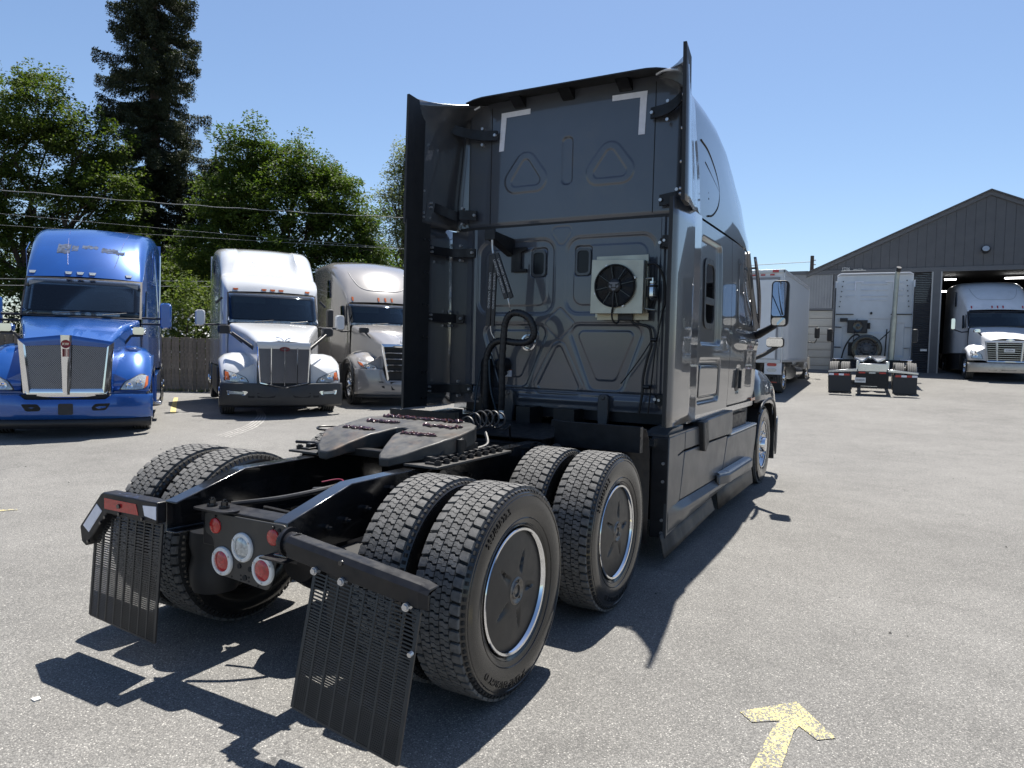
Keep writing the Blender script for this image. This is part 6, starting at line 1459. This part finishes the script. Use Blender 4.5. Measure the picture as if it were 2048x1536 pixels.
# ---------------- white sleeper tractor seen from behind
v = thing('semi_truck', 'white sleeper tractor seen from behind with exhaust stack and spare wheel on its back', 'semi truck', (1.83, 21.3, .52), .03)
LW = mat('old_white_cab', (.60,.62,.65), .4, 0, .4, noise=.05, nscale=3, dirt=(.42,.43,.45), dscale=3, dmin=.6)
mb = MB(); Xg, Zg = np.meshgrid(np.linspace(-1.20, 1.20, 150), np.linspace(1.05, 3.60, 150), indexing='ij')
d = np.zeros(Xg.shape)
for z, h in ((3.34,.035),(3.16,.02),(2.98,.02),(2.86,.015)): d += .02*(1-sstep(sd_box(Xg, Zg, 0, z, .42, h, .015), -.02, .01))
for cx in (-.75, .75):
    for z in (3.36, 3.16, 2.98): d += .015*(1-sstep(sd_box(Xg, Zg, cx, z, .15, .02, .015), -.02, .01))
d += -.02*(1-sstep(sd_box(Xg, Zg, .30, 2.10, .45, .22, .05), -.03, .0)) - .02*(1-sstep(sd_box(Xg, Zg, -.78, 1.7, .2, .4, .05), -.03, .0)) - .02*(1-sstep(sd_box(Xg, Zg, .85, 1.7, .15, .5, .05), -.03, .0))
gridobj('cab_back', Xg, 4.0-d, Zg, LW, v)
body([(4.0,1.23,2.42,3.62,.10,.05,.04),(4.5,1.24,2.42,3.66,.18),(5.2,1.24,2.42,3.60,.25),(5.9,1.2,2.42,3.30,.3),(6.5,1.1,2.42,2.75,.25)]).obj('roof_fairing', LW, v, smooth=40)
body([(4.0,1.22,1.0,2.46,.05),(6.3,1.22,1.0,2.46,.05),(6.4,1.2,1.0,2.4,.1)]).obj('cab', LW, v, smooth=40)
mb = MB(); mb.tube([(-1.18,3.93,3.58),(-1.08,3.92,3.63),(1.08,3.92,3.63),(1.18,3.93,3.58)], .028, 8); mb.obj('roof_trim', WHITE, v)
mb = MB(); mb.box(-1.2,-.62,3.94,4.0,2.425,2.45); mb.box(.55,1.2,3.94,4.0,2.425,2.45); mb.cyl((-.06,3.93,2.47),(-.06,4.0,2.47),.04,n=14); mb.obj('black_seam', BLACK, v)
mb = MB()
for s in (-1, 1):
    for i in range(6): mb.cyl((s*(1.0+.03*i*.6),3.96,3.42-i*.15),(s*(1.0+.03*i*.6),4.0,3.42-i*.15),.018,n=8)
mb.obj('rivet_caps', GROOVE, v)
for s in (-1, 1):
    mb = MB(); mb.prism([(s*.62,3.42),(s*.34,3.42),(s*.34,3.385),(s*.585,3.385),(s*.585,3.14),(s*.62,3.14)], XZ(), 3.955, 3.97); mb.obj('tape_corner', TAPE, v, smooth=0)
    mb = MB(); mb.box(s*1.2, s*1.235, 3.62, 4.02, 1.05, 3.4); mb.obj('side_extender', LW, v, bevel=.01); mb = MB(); mb.box(s*1.205, s*1.235, 3.56, 3.62, 1.02, 3.2); mb.obj('extender_lip', RUBBER, v)
    for z in (2.05, 1.45): mb = MB(); mb.beam((s*1.0,3.95,z),(s*1.2,3.8,z),.03,.03); mb.obj('extender_bracket', BLACKM if s < 0 else BOLT, v)
    mirror_pair(v, s, (1.42,5.6,2.0), (.20,.5), [[(1.2,5.7,2.1),(1.36,5.6,2.1)],[(1.2,5.7,1.75),(1.36,5.6,1.75)]], BLACK, .16)
    # mud flaps with red and white tape
    mb = MB(); mb.box(s*.56, s*1.20, -.01, .012, .10, .66); fo = mb.obj('mud_flap', mat('flap_rubber_%d' % s, (.022,.023,.026), .55), v, bevel=.01)
    mb = MB(); mb.prism([(s*.42,.82),(s*1.22,.745),(s*1.22,.69),(s*.42,.74)], XZ(), -.04, .06); ho = mb.obj('flap_hanger', ALU, v, bevel=.005)
    for i, (x0, x1) in enumerate(((.62,.78),(.78,.92),(.92,1.06),(1.06,1.20))):
        mb = MB(); mb.box(s*x0, s*x1, -.018, -.010, .60, .66); mb.obj('reflective_strip', REDR if i % 2 == 0 else TAPE, fo, smooth=0)
    mb = MB(); mb.box(s*.36, s*.45, .1, 4.2, .80, 1.06); mb.obj('frame_rail', ALU if s else ALU, v, bevel=.008)
    for y in (1.0, 2.35):
        for x in (1.09, .76):
            o = dup(wheel_src, v); o.location = (x*s, y, .52); o.rotation_euler = (RNG.uniform(0, 6), 0, 0 if s == 1 else pi)
    mb = MB(); mb.loft([[(s*x, y, z) for y, z in ((3.0,1.10),(3.3,1.13),(3.5,1.05),(3.55,.8))] for x in (.85, 1.22)]); mb.obj('quarter_fender', CHROME, v, solid=.01)
    o = dup(wheel_src, v); o.location = (1.03*s, 7.2, .52); o.rotation_euler = (0, 0, 0 if s == 1 else pi)
mb = MB(); mb.cyl((.60,3.62,1.05),(.64,3.62,2.35),.10,n=20); mb.obj('exhaust_guard', STEEL, v); mb = MB(); mb.tube(curve([(.64,3.62,2.3),(.665,3.62,3.2),(.68,3.62,3.55),(.71,3.56,3.72)]), .075, 16); mb.obj('exhaust_stack', STEEL, v); mb = MB(); mb.cyl((.70,3.57,3.66),(.72,3.52,3.76),.078,n=16); mb.obj('stack_tip', BLACK, v)
sp_ = dup(wheel_src, v); sp_.name = 'spare_wheel'; sp_.location = (-.17, 3.72, 1.47); sp_.rotation_euler = (0, 0, -pi/2)
SPM = mat('painted_steel_wheel', (.09, .092, .10), .5, .2, noise=.2)
for q in [sp_]+[c for c in sp_.children if not c.name.startswith('tyre')]:
    q.material_slots[0].link = 'OBJECT'; q.material_slots[0].material = SPM if not q.name.startswith('hand') else GROOVE
for q in sp_.children:
    if q.name.startswith('tyre'): q.material_slots[0].link = 'OBJECT'; q.material_slots[0].material = RUBBER
mb = MB(); mb.tube([(.55,3.85,1.95),(.05,3.5,1.50)], .018, 6); mb.tube([(.45,3.85,2.0),(.42,3.8,1.2)], .02, 6); mb.tube([(-.5,3.85,2.3),(-.55,3.8,2.0),(-.6,3.75,1.55)], .012, 6); mb.obj('braces', BLACKM, v)
mb = MB(); mb.tube(curve([(-.95,3.7,1.1),(-.85,3.65,1.45),(-.65,3.62,1.75),(-.45,3.65,1.82),(-.36,3.7,1.65),(-.40,3.75,1.3),(-.5,3.8,1.15)]), .025, 8); mb.obj('hose', HOSE, v)
mb = MB(); mb.box(-.80,-.16,3.80,3.96,1.88,2.26); ap2 = mb.obj('condenser', BLACK, v, bevel=.01); mb = MB(); mb.lathe([(.0,-.02),(.03,-.02),(.05,-.01),(.14,-.008),(.16,-.02),(.165,0)], (-.46,3.80,2.07), 28, 0, 'y'); mb.obj('fan', BLACKG, ap2); mb = MB(); mb.cyl((-.12,3.85,2.0),(-.12,3.85,2.18),.05,n=12); mb.obj('drier', BLACKM, ap2)
mb = MB(); mb.box(-1.05,-.80,3.85,3.97,2.22,2.32); mb.obj('work_lamp', BLACK, v, bevel=.01)
mb = MB(); mb.box(-.75,-.60,3.75,3.9,1.2,1.6); mb.obj('air_valve', BLACKM, v)
mb = MB(); mb.box(-1.1,1.1,3.2,3.95,1.0,1.1); mb.obj('deck', BLACKM, v)
f5 = fill_poly(outline, fz, lambda x, y: .06, FIFTH, 'fifth_wheel', v); f5.location = (-.06, 1.05, .06); f5.data.materials[0] = ALU
mb = MB(); mb.box(-.40,.40,.08,.16,.74,.98); mb.obj('rear_crossmember', ALU, v, bevel=.01)
mb = MB(); mb.box(-.45,.45,.05,.5,.24,.72); mb.obj('rear_underframe', BLACKM, v)
for x, mt_ in ((-.28, REDR), (.28, REDR), (0, CLEARL)): mb = MB(); mb.box(x-.09,x+.09,.03,.05,.68,.73); mb.obj('tail_lamp', mt_, v)
mb = MB(); mb.box(-.47,-.17,.03,.045,.40,.55); pl_ = mb.obj('licence_plate', WHITEPL, v); text_obj('C84021M', .08, lambda u, v2, d: (u-.32, .026-d, .445+v2), mat('plate_ink2', (.05,.05,.10), .5), 'plate_number', pl_, .004, sx=.75)
mb = MB(); mb.box(-.3,.15,.03,.06,.285,.30); mb.obj('tow_bar', ALU, v)

def stretch(o):
    for q in o.data.vertices:
        if q.co.z > 1.08: q.co.z = 1.08+(q.co.z-1.08)*1.19
    for c in o.children:
        if c.type == 'MESH': stretch(c)
for o in v.children:
    if o.name.split('.')[0] in ('cab_back','roof_fairing','cab','roof_trim','black_seam','rivet_caps','tape_corner','side_extender','extender_lip','extender_bracket','exhaust_guard','exhaust_stack','stack_tip','braces','hose','condenser','work_lamp','air_valve'): stretch(o)
v.rotation_euler.z = .055
# ---------------- box truck
x_ = thing('box_truck', 'white box truck seen from behind, its cargo body beside the foreground cab mirror', 'box truck', (-1.80, 19.9, .50))
BOXW = mat('box_white_panel', (.66,.67,.69), .3, 0, .6, noise=.04, nscale=3)
BOXT = mat('box_aluminium_trim', (.55,.55,.55), .4, .6)
mb = MB(); mb.box(-1.20, 1.20, .04, 6.1, 1.02, 3.70); cb = mb.obj('cargo_body', BOXW, x_, bevel=.01)
mb = MB(); mb.box(-1.22, 1.22, .0, 6.12, 3.68, 3.78); mb.box(1.17,1.225,.0,.07,.98,3.76); mb.box(-1.225,-1.17,.0,.07,.98,3.76); mb.box(-1.2,1.2,.0,.07,.95,1.06); mb.box(1.19,1.222,.05,6.12,.98,1.06); mb.box(1.17,1.225,6.04,6.12,1.0,3.76); mb.obj('corner_rail', BOXT, cb, bevel=.006)
mb = MB(); mb.box(-1.05, 1.02, -.01, .03, 1.08, 3.48); dr_ = mb.obj('rear_door', BOXW, cb, bevel=.01)
mb = MB(); mb.box(-1.1, 1.08, -.005, .02, 3.49, 3.55); mb.box(1.03,1.08,-.006,.02,1.05,3.49); mb.obj('door_frame', BLACK if False else mat('door_frame_grey', (.25,.25,.26), .5), dr_)
mb = MB(); mb.lathe([(.045,-.004),(.05,-.012),(.058,-.012),(.06,0)], (.18,-.01,2.35), 20, 0, 'y'); mb.obj('door_ring', BLACK, dr_)
for x in (.95, -.95, 0): mb = MB(); mb.box(x-.09,x+.09,-.02,.0,3.69,3.77); mb.obj('clearance_light', REDL, cb)
mb = MB()
for i in range(8): mb.box(-1.1+i*.27,-1.1+i*.27+.13,-.012,-.003,3.60,3.645)
mb.obj('reflective_strip', REDR, cb)
mb = MB()
for i in range(46): mb.box(1.2,1.2035,.3+i*.125,.303+i*.125,1.1,3.66)
o = mb.obj('side_rivet_lines', BOXT, cb); o['kind'] = 'stuff'
mb = MB(); mb.box(.72,1.22,.02,.10,.60,1.0); tl = mb.obj('lamp_bracket', BOXW, x_, bevel=.01)
for z, mt_ in ((.90, REDL), (.74, CLEARL)):
    mb = MB(); mb.prism(rrect(.80,1.08,z-.045,z+.045,.044), XZ(), .0, .02); mb.obj('tail_lamp', mt_, tl)
mb = MB(); mb.box(-1.1,1.1,.1,.25,.52,.62); mb.box(-.9,.95,.1,.2,.38,.46); mb.obj('rear_bumper_step', BLACKM, x_)
mb = MB(); mb.box(.62,1.15,.55,.57,.10,.60); mb.obj('mud_flap', RUBBER, x_); mb = MB(); mb.box(.78,1.02,.54,.55,.33,.37); mb.obj('flap_mark', REDR, x_)
mb = MB(); mb.box(-.45,.45,.2,8.0,.62,1.0); mb.obj('chassis_frame', BLACKM, x_)
for s in (1, -1):
    for y in (1.0, 6.9):
        for x in ((1.03,.70) if y == 1.0 else (1.0,)):
            o = dup(wheel_src, x_); o.location = (x*s, y, .48); o.scale = (1, .95, .95); o.rotation_euler = (RNG.uniform(0,6), 0, 0 if s == 1 else pi)
    mirror_pair(x_, s, (1.42,7.2,2.1), (.18,.42), [[(1.05,7.3,2.35),(1.40,7.2,2.35),(1.45,7.2,2.28)],[(1.05,7.3,1.75),(1.35,7.2,1.72),(1.42,7.2,1.86)]], BLACK, .12)
body([(6.2,1.10,.75,2.55,.1),(7.2,1.12,.75,2.6,.15),(7.7,1.08,.75,2.4,.2),(8.1,1.05,.75,1.75,.15),(9.2,.95,.75,1.55,.15),(9.4,.9,.75,1.2,.1)]).obj('cab', WHITE, x_, smooth=40)
for s in (1, -1):
    mb = MB(); mb.loft([[(s*x, y, z) for y, z in ((6.35,.70),(6.5,1.1),(6.9,1.22),(7.4,1.1),(7.55,.7))] for x in (.8, 1.18)]); mb.obj('front_fender', WHITE, x_, solid=.012)
    mb = MB(); mb.cyl((s*.85,4.2,.62),(s*.85,5.9,.62),.26,n=20); mb.obj('fuel_tank', ALU, x_)
# ------------------------------------------------------------------ vegetation
def leaf_mat(name, c0, c1, tr=.35):
    mt = bpy.data.materials.new(name); mt.use_nodes = True; n = mt.node_tree; b = n.nodes['Principled BSDF']; out = n.nodes['Material Output']
    g = n.nodes.new('ShaderNodeNewGeometry'); mx = n.nodes.new('ShaderNodeMix'); mx.data_type = 'RGBA'
    mx.inputs[6].default_value = (*c0, 1); mx.inputs[7].default_value = (*c1, 1); n.links.new(g.outputs['Random Per Island'], mx.inputs[0])
    n.links.new(mx.outputs[2], b.inputs['Base Color']); b.inputs['Roughness'].default_value = .6; b.inputs['Specular IOR Level'].default_value = .18
    t = n.nodes.new('ShaderNodeBsdfTranslucent'); m2 = n.nodes.new('ShaderNodeMix'); m2.data_type = 'RGBA'; m2.blend_type = 'MULTIPLY'; m2.inputs[0].default_value = 1; m2.inputs[7].default_value = (1.5, 1.6, .7, 1)
    n.links.new(mx.outputs[2], m2.inputs[6]); n.links.new(m2.outputs[2], t.inputs[0])
    ms = n.nodes.new('ShaderNodeMixShader'); ms.inputs[0].default_value = tr; n.links.new(b.outputs[0], ms.inputs[1]); n.links.new(t.outputs[0], ms.inputs[2]); n.links.new(ms.outputs[0], out.inputs[0])
    return mt
BARK = mat('bark', (.075, .058, .045), .9, noise=.3, nscale=5, bump=.6, bscale=18)
LEAF_A = leaf_mat('acacia_leaf', (.036, .064, .013), (.090, .120, .026), .34)
LEAF_B = leaf_mat('maple_leaf', (.032, .062, .013), (.084, .118, .025), .34)
LEAF_C = leaf_mat('spruce_needle', (.021, .031, .019), (.054, .064, .036), .12)
LEAF_P = leaf_mat('poplar_leaf', (.085, .105, .055), (.19, .21, .12), .35)
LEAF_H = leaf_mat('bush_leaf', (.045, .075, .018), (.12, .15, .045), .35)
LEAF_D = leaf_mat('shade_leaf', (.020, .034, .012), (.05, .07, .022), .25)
FLOW = mat('white_petal', (.75, .75, .72), .6)
def unit(n):
    v = RNG.normal(size=(n, 3)); return v/np.linalg.norm(v, axis=1, keepdims=True)
def leaves(name, P, size, mt, parent, up=.6, aspect=.55, axis=None, droop=0, mi=None):
    """diamond leaves at points P"""
    n = len(P); N = unit(n); N[:, 2] = np.abs(N[:, 2])+up; N /= np.linalg.norm(N, axis=1, keepdims=True)
    A = unit(n) if axis is None else axis + .45*RNG.normal(size=(n, 3)); A[:, 2] -= droop
    A -= N*np.sum(A*N, 1, keepdims=True); A /= np.maximum(np.linalg.norm(A, axis=1, keepdims=True), 1e-6); B = np.cross(N, A)
    L = size*RNG.uniform(.6, 1.3, (n, 1)); W = L*aspect
    V = np.stack([P-A*L*.5, P+B*W*.5-A*L*.05+N*L*.06, P+A*L*.5, P-B*W*.5-A*L*.05+N*L*.06], 1).reshape(-1, 3)
    F = np.arange(4*n).reshape(n, 4)
    return np_obj(name, V, F, mt, parent, mi=mi)
def limb(mb, a, b, r0, r1, k=5, wob=.12):
    a = Vector(a); b = Vector(b); L = (b-a).length; pts = []
    for i in range(k+1):
        t = i/k; p = a.lerp(b, t) + Vector(RNG.normal(0, wob*L*.25*sin(pi*t), 3)); p.z += .10*L*sin(pi*t); pts.append(p)
    mb.tube(pts, [r0+(r1-r0)*i/k for i in range(k+1)], 7); return pts
def broadleaf(name, label, base, H, blobs, mt, n_clump, per, size, group=None, trunk_r=.28, clump=.55, fork=.25, seed=1, thin=1.0):
    """blobs: (dx, dy, z, rx, rz, weight); foliage sits in flattened sprays near each blob's skin"""
    global RNG; RNG = np.random.default_rng(seed)
    t = thing(name, label, 'tree', base, 0, group); mb = MB(); z0 = H*fork
    mb.tube([(0,0,-.3),(.03,.02,z0*.5),(0,.05,z0),(.1,0,z0*1.5)], [trunk_r*1.25, trunk_r, trunk_r*.85, trunk_r*.6], 10)
    C = []; wts = np.array([b[5] for b in blobs], float); wts /= wts.sum()
    for bi, (dx, dy, z, rx, rz, wgt) in enumerate(blobs):
        tip = limb(mb, (RNG.normal(0,.05), RNG.normal(0,.05), z0*RNG.uniform(.8, 1.3)), (dx, dy, z), trunk_r*.45, .04)
        for _ in range(5):
            d = unit(1)[0]; d[2] = abs(d[2])*.7; e = Vector((dx+d[0]*rx*.85, dy+d[1]*rx*.85, z+d[2]*rz*.85)); limb(mb, tip[RNG.integers(2, 5)], e, .05, .012, 4)
        m = int(n_clump*wts[bi]); d = unit(m); r = RNG.uniform(.35, 1.0, (m, 1))**.55
        r *= 1 + .30*np.sin(d[:, :1]*5+bi)*np.cos(d[:, 1:2]*4) + .16*np.sin(d[:, 2:3]*9+bi*2)
        C.append(np.array([dx, dy, z]) + d*r*np.array([rx, rx, rz]))
    C = np.concatenate(C)
    # sprays: each clump is a flat, tilted fan of leaves
    Pn = []; Ax = []
    for c in C:
        k = int(per*RNG.uniform(.5, 1.5)*thin); n0 = unit(1)[0]; n0[2] = abs(n0[2])+.8; n0 /= np.linalg.norm(n0)
        q = RNG.normal(size=(k, 3)); q -= np.outer(q@n0, n0)*.72; s = clump*RNG.uniform(.6, 1.25)
        q *= s*.5; rr = np.linalg.norm(q, axis=1, keepdims=True); q *= np.minimum(1, .85*s/np.maximum(rr, 1e-6)); Pn.append(c+q); qq = q/np.maximum(np.linalg.norm(q, axis=1, keepdims=True), 1e-6); qq[:, 2] -= .35; Ax.append(qq)
    leaves('crown', np.concatenate(Pn), size, mt, t, .55, .5, np.concatenate(Ax), .1)
    mb.obj('trunk', BARK, t, smooth=60); return t
def spruce(label, base, H, z_lo, rad, seed, group=None, dens=1.0, name='spruce_tree', lean=(0,0)):
    global RNG; RNG = np.random.default_rng(seed)
    t = thing(name, label, 'tree', base, 0, group); mb = MB()
    mb.tube([(0,0,-.3),(lean[0]*.5,lean[1]*.5,H*.5),(lean[0],lean[1],H)], [.36,.24,.03], 10)
    Pn = []; Ax = []; z = z_lo
    while z < H-.3:
        R = rad(z/H)*RNG.uniform(.75, 1.12); nb = int(RNG.integers(6, 9)); a0 = RNG.uniform(0, 6.28)
        for k in range(nb):
            if RNG.random() < .10: continue
            a = a0+2*pi*k/nb+RNG.normal(0, .22); L = R*RNG.uniform(.55, 1.28); c0 = np.array([lean[0]*z/H, lean[1]*z/H, z+RNG.normal(0, .12)])
            d = np.array([cos(a), sin(a), 0]); m = max(5, int(L*7)); pts = []
            for i in range(m+1):
                s = i/m; p = c0 + d*L*s; p[2] += -.42*L*s + .20*L*s*s*s - .16*L*s*(1-s); pts.append(p)
            mb.tube([tuple(p) for p in pts[::2]], [max(.008, .045*(1-i/len(pts[::2]))) for i in range(len(pts[::2]))], 5)
            for i in range(1, m+1):
                s = i/m; kk = int(120*dens*(.55+.6*s)); side = np.array([-d[1], d[0], 0]); wv = (.06+.17*(1-abs(s-.5)*1.5))*min(1, L/2.2)
                q = pts[i] + np.outer(RNG.normal(0, wv, kk), side) + np.outer(RNG.uniform(-.5, .5, kk)*L/m*1.6, d)
                hang = RNG.uniform(0, 1, kk)**1.2*(.18+.66*s)*RNG.uniform(.5, 1.15); q[:, 2] -= hang
                Pn.append(q); ax = np.tile(d*.5, (kk, 1)); ax[:, 2] -= .6; Ax.append(ax)
        z += RNG.uniform(.38, .66)
    leaves('crown', np.concatenate(Pn), .13, LEAF_C, t, .25, .34, np.concatenate(Ax), .3)
    mb.obj('trunk', BARK, t, smooth=60); return t
spruce('tall dark spruce with drooping boughs rising out of the top of the picture', (-30.9, 20.1, 0), 23.0, 3.2, lambda q: interp(q, [0,.2,.35,.5,.62,.75,.9,1], [2.9,3.1,2.6,2.65,2.1,2.25,1.6,.1]), 5, dens=1.15)
spruce('shorter dark conifer half hidden between the tall spruce and the broadleaf tree', (-28.2, 21.6, 0), 11.5, 2.0, lambda q: interp(q, [0,.3,.6,.85,1], [2.6,2.8,2.3,1.4,.1]), 9, name='conifer_tree', dens=1.1)
broadleaf('broadleaf_tree', 'big loose broadleaf tree rising behind the blue truck at the left edge', (-31.2, 14.2, 0), 13.5,
    [(0,0,11.4,2.1,1.9,1.3),(-1.2,-1.5,9.6,2.4,1.8,1.2),(1.6,1.6,10.2,1.5,1.3,.8),(2.2,2.2,8.2,1.5,1.2,.8),(.3,.2,7.4,2.4,1.6,1.1),(2.3,2.6,6.2,1.6,1.1,.8),(-1.5,-2.0,6.6,2.4,1.7,1.1),(0,0,4.8,2.7,1.5,1.2),(3.2,3.6,4.7,1.5,.9,.8),(4.3,4.6,3.9,1.4,.8,.8),(-2,-3,4.0,2.4,1.4,1.0)], LEAF_A, 760, 185, .150, 'broadleaf trees behind the fence', seed=21, clump=.80)
broadleaf('broadleaf_tree', 'dense green broadleaf tree behind the white and beige parked trucks', (-21.6, 19.9, 0), 11.5,
    [(-1.4,-.6,10.0,1.2,1.2,.7),(.2,.2,9.3,1.6,1.2,.9),(1.6,.9,8.3,1.5,1.1,.8),(-1.8,-1.2,7.9,1.7,1.4,1.0),(.2,-.2,7.3,2.0,1.5,1.2),(2.2,1.2,6.8,1.6,1.2,.9),(3.4,1.5,5.6,1.1,1.0,.6),(-2.0,-1.4,5.6,1.9,1.4,1.1),(.5,0,5.2,2.2,1.4,1.2),(2.8,1.3,4.3,1.7,1.2,.9),(-1.0,-.8,3.4,2.2,1.3,1.0)], LEAF_B, 800, 170, .145, 'broadleaf trees behind the fence', seed=33, clump=.78)
broadleaf('poplar_tree', 'pale airy poplar standing alone to the left of the dark grey cab', (-23.6, 31.0, 0), 13.6,
    [(0,0,12.6,.6,1.0,.4),(.2,.1,11.4,1.1,1.1,.8),(-.4,-.3,10.0,1.5,1.1,1.0),(.5,.4,8.8,1.6,1.2,1.1),(-.5,-.3,7.4,1.8,1.2,1.1),(.4,.3,6.0,1.8,1.2,1.0),(0,0,4.4,1.7,1.2,.9)], LEAF_P, 380, 80, .14, seed=44, clump=.8, trunk_r=.2)
# flowering bush and shade hedge beyond the fence
def bush(name, label, base, rx, ry, h, mt, n, size, seed, flowers=0, cat='bush'):
    global RNG; RNG = np.random.default_rng(seed)
    t = thing(name, label, cat, base); k = n//40; d = unit(k); d[:, 2] = np.abs(d[:, 2]); r = RNG.uniform(.5, 1.02, (k, 1))
    C = d*r*np.array([rx, ry, h]) + RNG.normal(0, .1, (k, 3)); P_ = np.repeat(C, 40, 0) + RNG.normal(0, .17, (k*40, 3)); P_[:, 2] = np.maximum(P_[:, 2], .05)
    leaves('foliage', P_, size, mt, t, .5, .5, None, .1)
    if flowers:
        d = unit(flowers); d[:, 2] = np.abs(d[:, 2])*.9; C = d*np.array([rx, ry, h])*RNG.uniform(.9, 1.04, (flowers, 1)); C = C[C[:, 2] < h*.72]
        leaves('blossom', np.repeat(C, 4, 0)+RNG.normal(0, .05, (len(C)*4, 3)), .09, FLOW, t, .4, .8)
    mb = MB()
    for i in range(6): a = RNG.uniform(0, 6.28); limb(mb, (0,0,0), (cos(a)*rx*.5, sin(a)*ry*.5, h*.7), .05, .012, 4)
    mb.obj('stems', BARK, t); return t
bush('flowering_bush', 'leafy bush with white blossom behind the fence between blue and white trucks', (-20.7, 14.6, 0), 1.6, 1.5, 4.0, LEAF_H, 15000, .12, 3, 520)
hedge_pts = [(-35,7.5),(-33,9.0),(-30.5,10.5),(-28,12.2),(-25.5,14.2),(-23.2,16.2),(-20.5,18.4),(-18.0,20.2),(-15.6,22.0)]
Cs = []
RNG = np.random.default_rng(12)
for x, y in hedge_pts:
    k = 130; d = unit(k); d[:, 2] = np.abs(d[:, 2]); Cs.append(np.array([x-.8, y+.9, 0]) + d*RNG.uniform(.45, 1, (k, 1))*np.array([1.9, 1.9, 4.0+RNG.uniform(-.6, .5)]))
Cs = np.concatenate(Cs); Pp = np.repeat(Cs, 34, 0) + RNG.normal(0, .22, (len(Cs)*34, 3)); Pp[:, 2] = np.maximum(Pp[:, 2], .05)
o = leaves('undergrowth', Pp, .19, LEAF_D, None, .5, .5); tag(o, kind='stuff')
# grass tufts at the foot of the fence
Pp = []
for i in range(160):
    x = RNG.uniform(-4.5, 10.5); q = FA + FDIR*x; n0 = Vector((FDIR.y, -FDIR.x, 0)); c = q + n0*RNG.uniform(.02, .22); k = 14
    Pp.append(np.array([c.x, c.y, gz(c.x, c.y)+.04]) + RNG.normal(0, 1, (k, 3))*np.array([.07,.07,.03]))
o = leaves('grass_tufts', np.concatenate(Pp), .11, LEAF_H, None, -.3, .16, np.tile([0,0,1.0], (160*14, 1))); tag(o, kind='stuff')
# trees and a trailer beyond the right edge of the frame, seen in the paint of the cab side
# ------------------------------------------------------------------ overhead cables
WIRE = mat('black_cable', (.05, .05, .055), .5); WIREL = mat('grey_cable', (.20, .205, .21), .6)
def cable(a, b, sag, r, mt, label, n=40, twist=0):
    a = Vector(a); b = Vector(b); ext = (b-a); pts = []
    for i in range(n+1):
        t = i/n; p = a.lerp(b, t); p.z -= sag*4*t*(1-t)
        if twist: p.z += twist*sin(i*1.7); 
        pts.append(p)
    mb = MB(); mb.tube(pts, r, 6); return tag(mb.obj('overhead_cable', mt), label, 'cable', 'overhead cables above the fence')
def lerp3(a, b, t): return tuple(np.array(a)+(np.array(b)-np.array(a))*t)
cable(lerp3((-26.4,10.95,7.34),(-17.27,20.59,7.53),-.6), lerp3((-26.4,10.95,7.34),(-17.27,20.59,7.53),1.9), .42, .015, WIREL, 'thick twisted pale cable, topmost of the overhead cables on the left', 70, .018)
cable(lerp3((-26.37,10.91,6.26),(-17.94,20.14,6.04),-.6), lerp3((-26.37,10.91,6.26),(-17.94,20.14,6.04),1.9), .12, .007, WIREL, 'thin cable, second from the top, crossing the spruce above the blue truck roof')
cable(lerp3((-26.35,10.9,5.83),(-17.2,20.55,5.92),-.6), lerp3((-26.35,10.9,5.83),(-17.2,20.55,5.92),1.9), .10, .007, WIREL, 'thin cable, third from the top, just above the roofs of the blue and white trucks')
cable(lerp3((-25.14,10.31,3.76),(-20.43,15.22,4.02),-1), lerp3((-25.14,10.31,3.76),(-20.43,15.22,4.02),3), .05, .011, WIREL, 'upper of the two low cables crossing above the flowering bush')
cable(lerp3((-25.3,10.5,3.55),(-20.43,15.22,3.83),-1), lerp3((-25.3,10.5,3.55),(-20.43,15.22,3.83),3), .05, .011, WIREL, 'lower of the two low cables crossing above the flowering bush')
tag((lambda mb: (mb.tube([(-3.3,50,8.2),(-20,47,7.4)], .02, 6), mb.obj('overhead_cable', WIRE))[1])(MB()), 'slack cable running left from the wooden utility pole', 'cable')

for o in bpy.data.objects:
    if o.name.split('.')[0] in ('lug_nuts','hand_hole','rail_bolts','lip_bolts','bracket_bolts','slider_bolts','slider_teeth','panel_holes','hanger_bolts','flange_bolts','gusset_bolts','rivet_caps','fan_guard','fan_screws','fan_blades','tread_ribs','clamp_bands','emblem_bars','insulators','reflective_strips','wiper','sidewall_rib','motor_badge','lettering','steel_stay','strap_lettering'): o['kind'] = 'stuff'
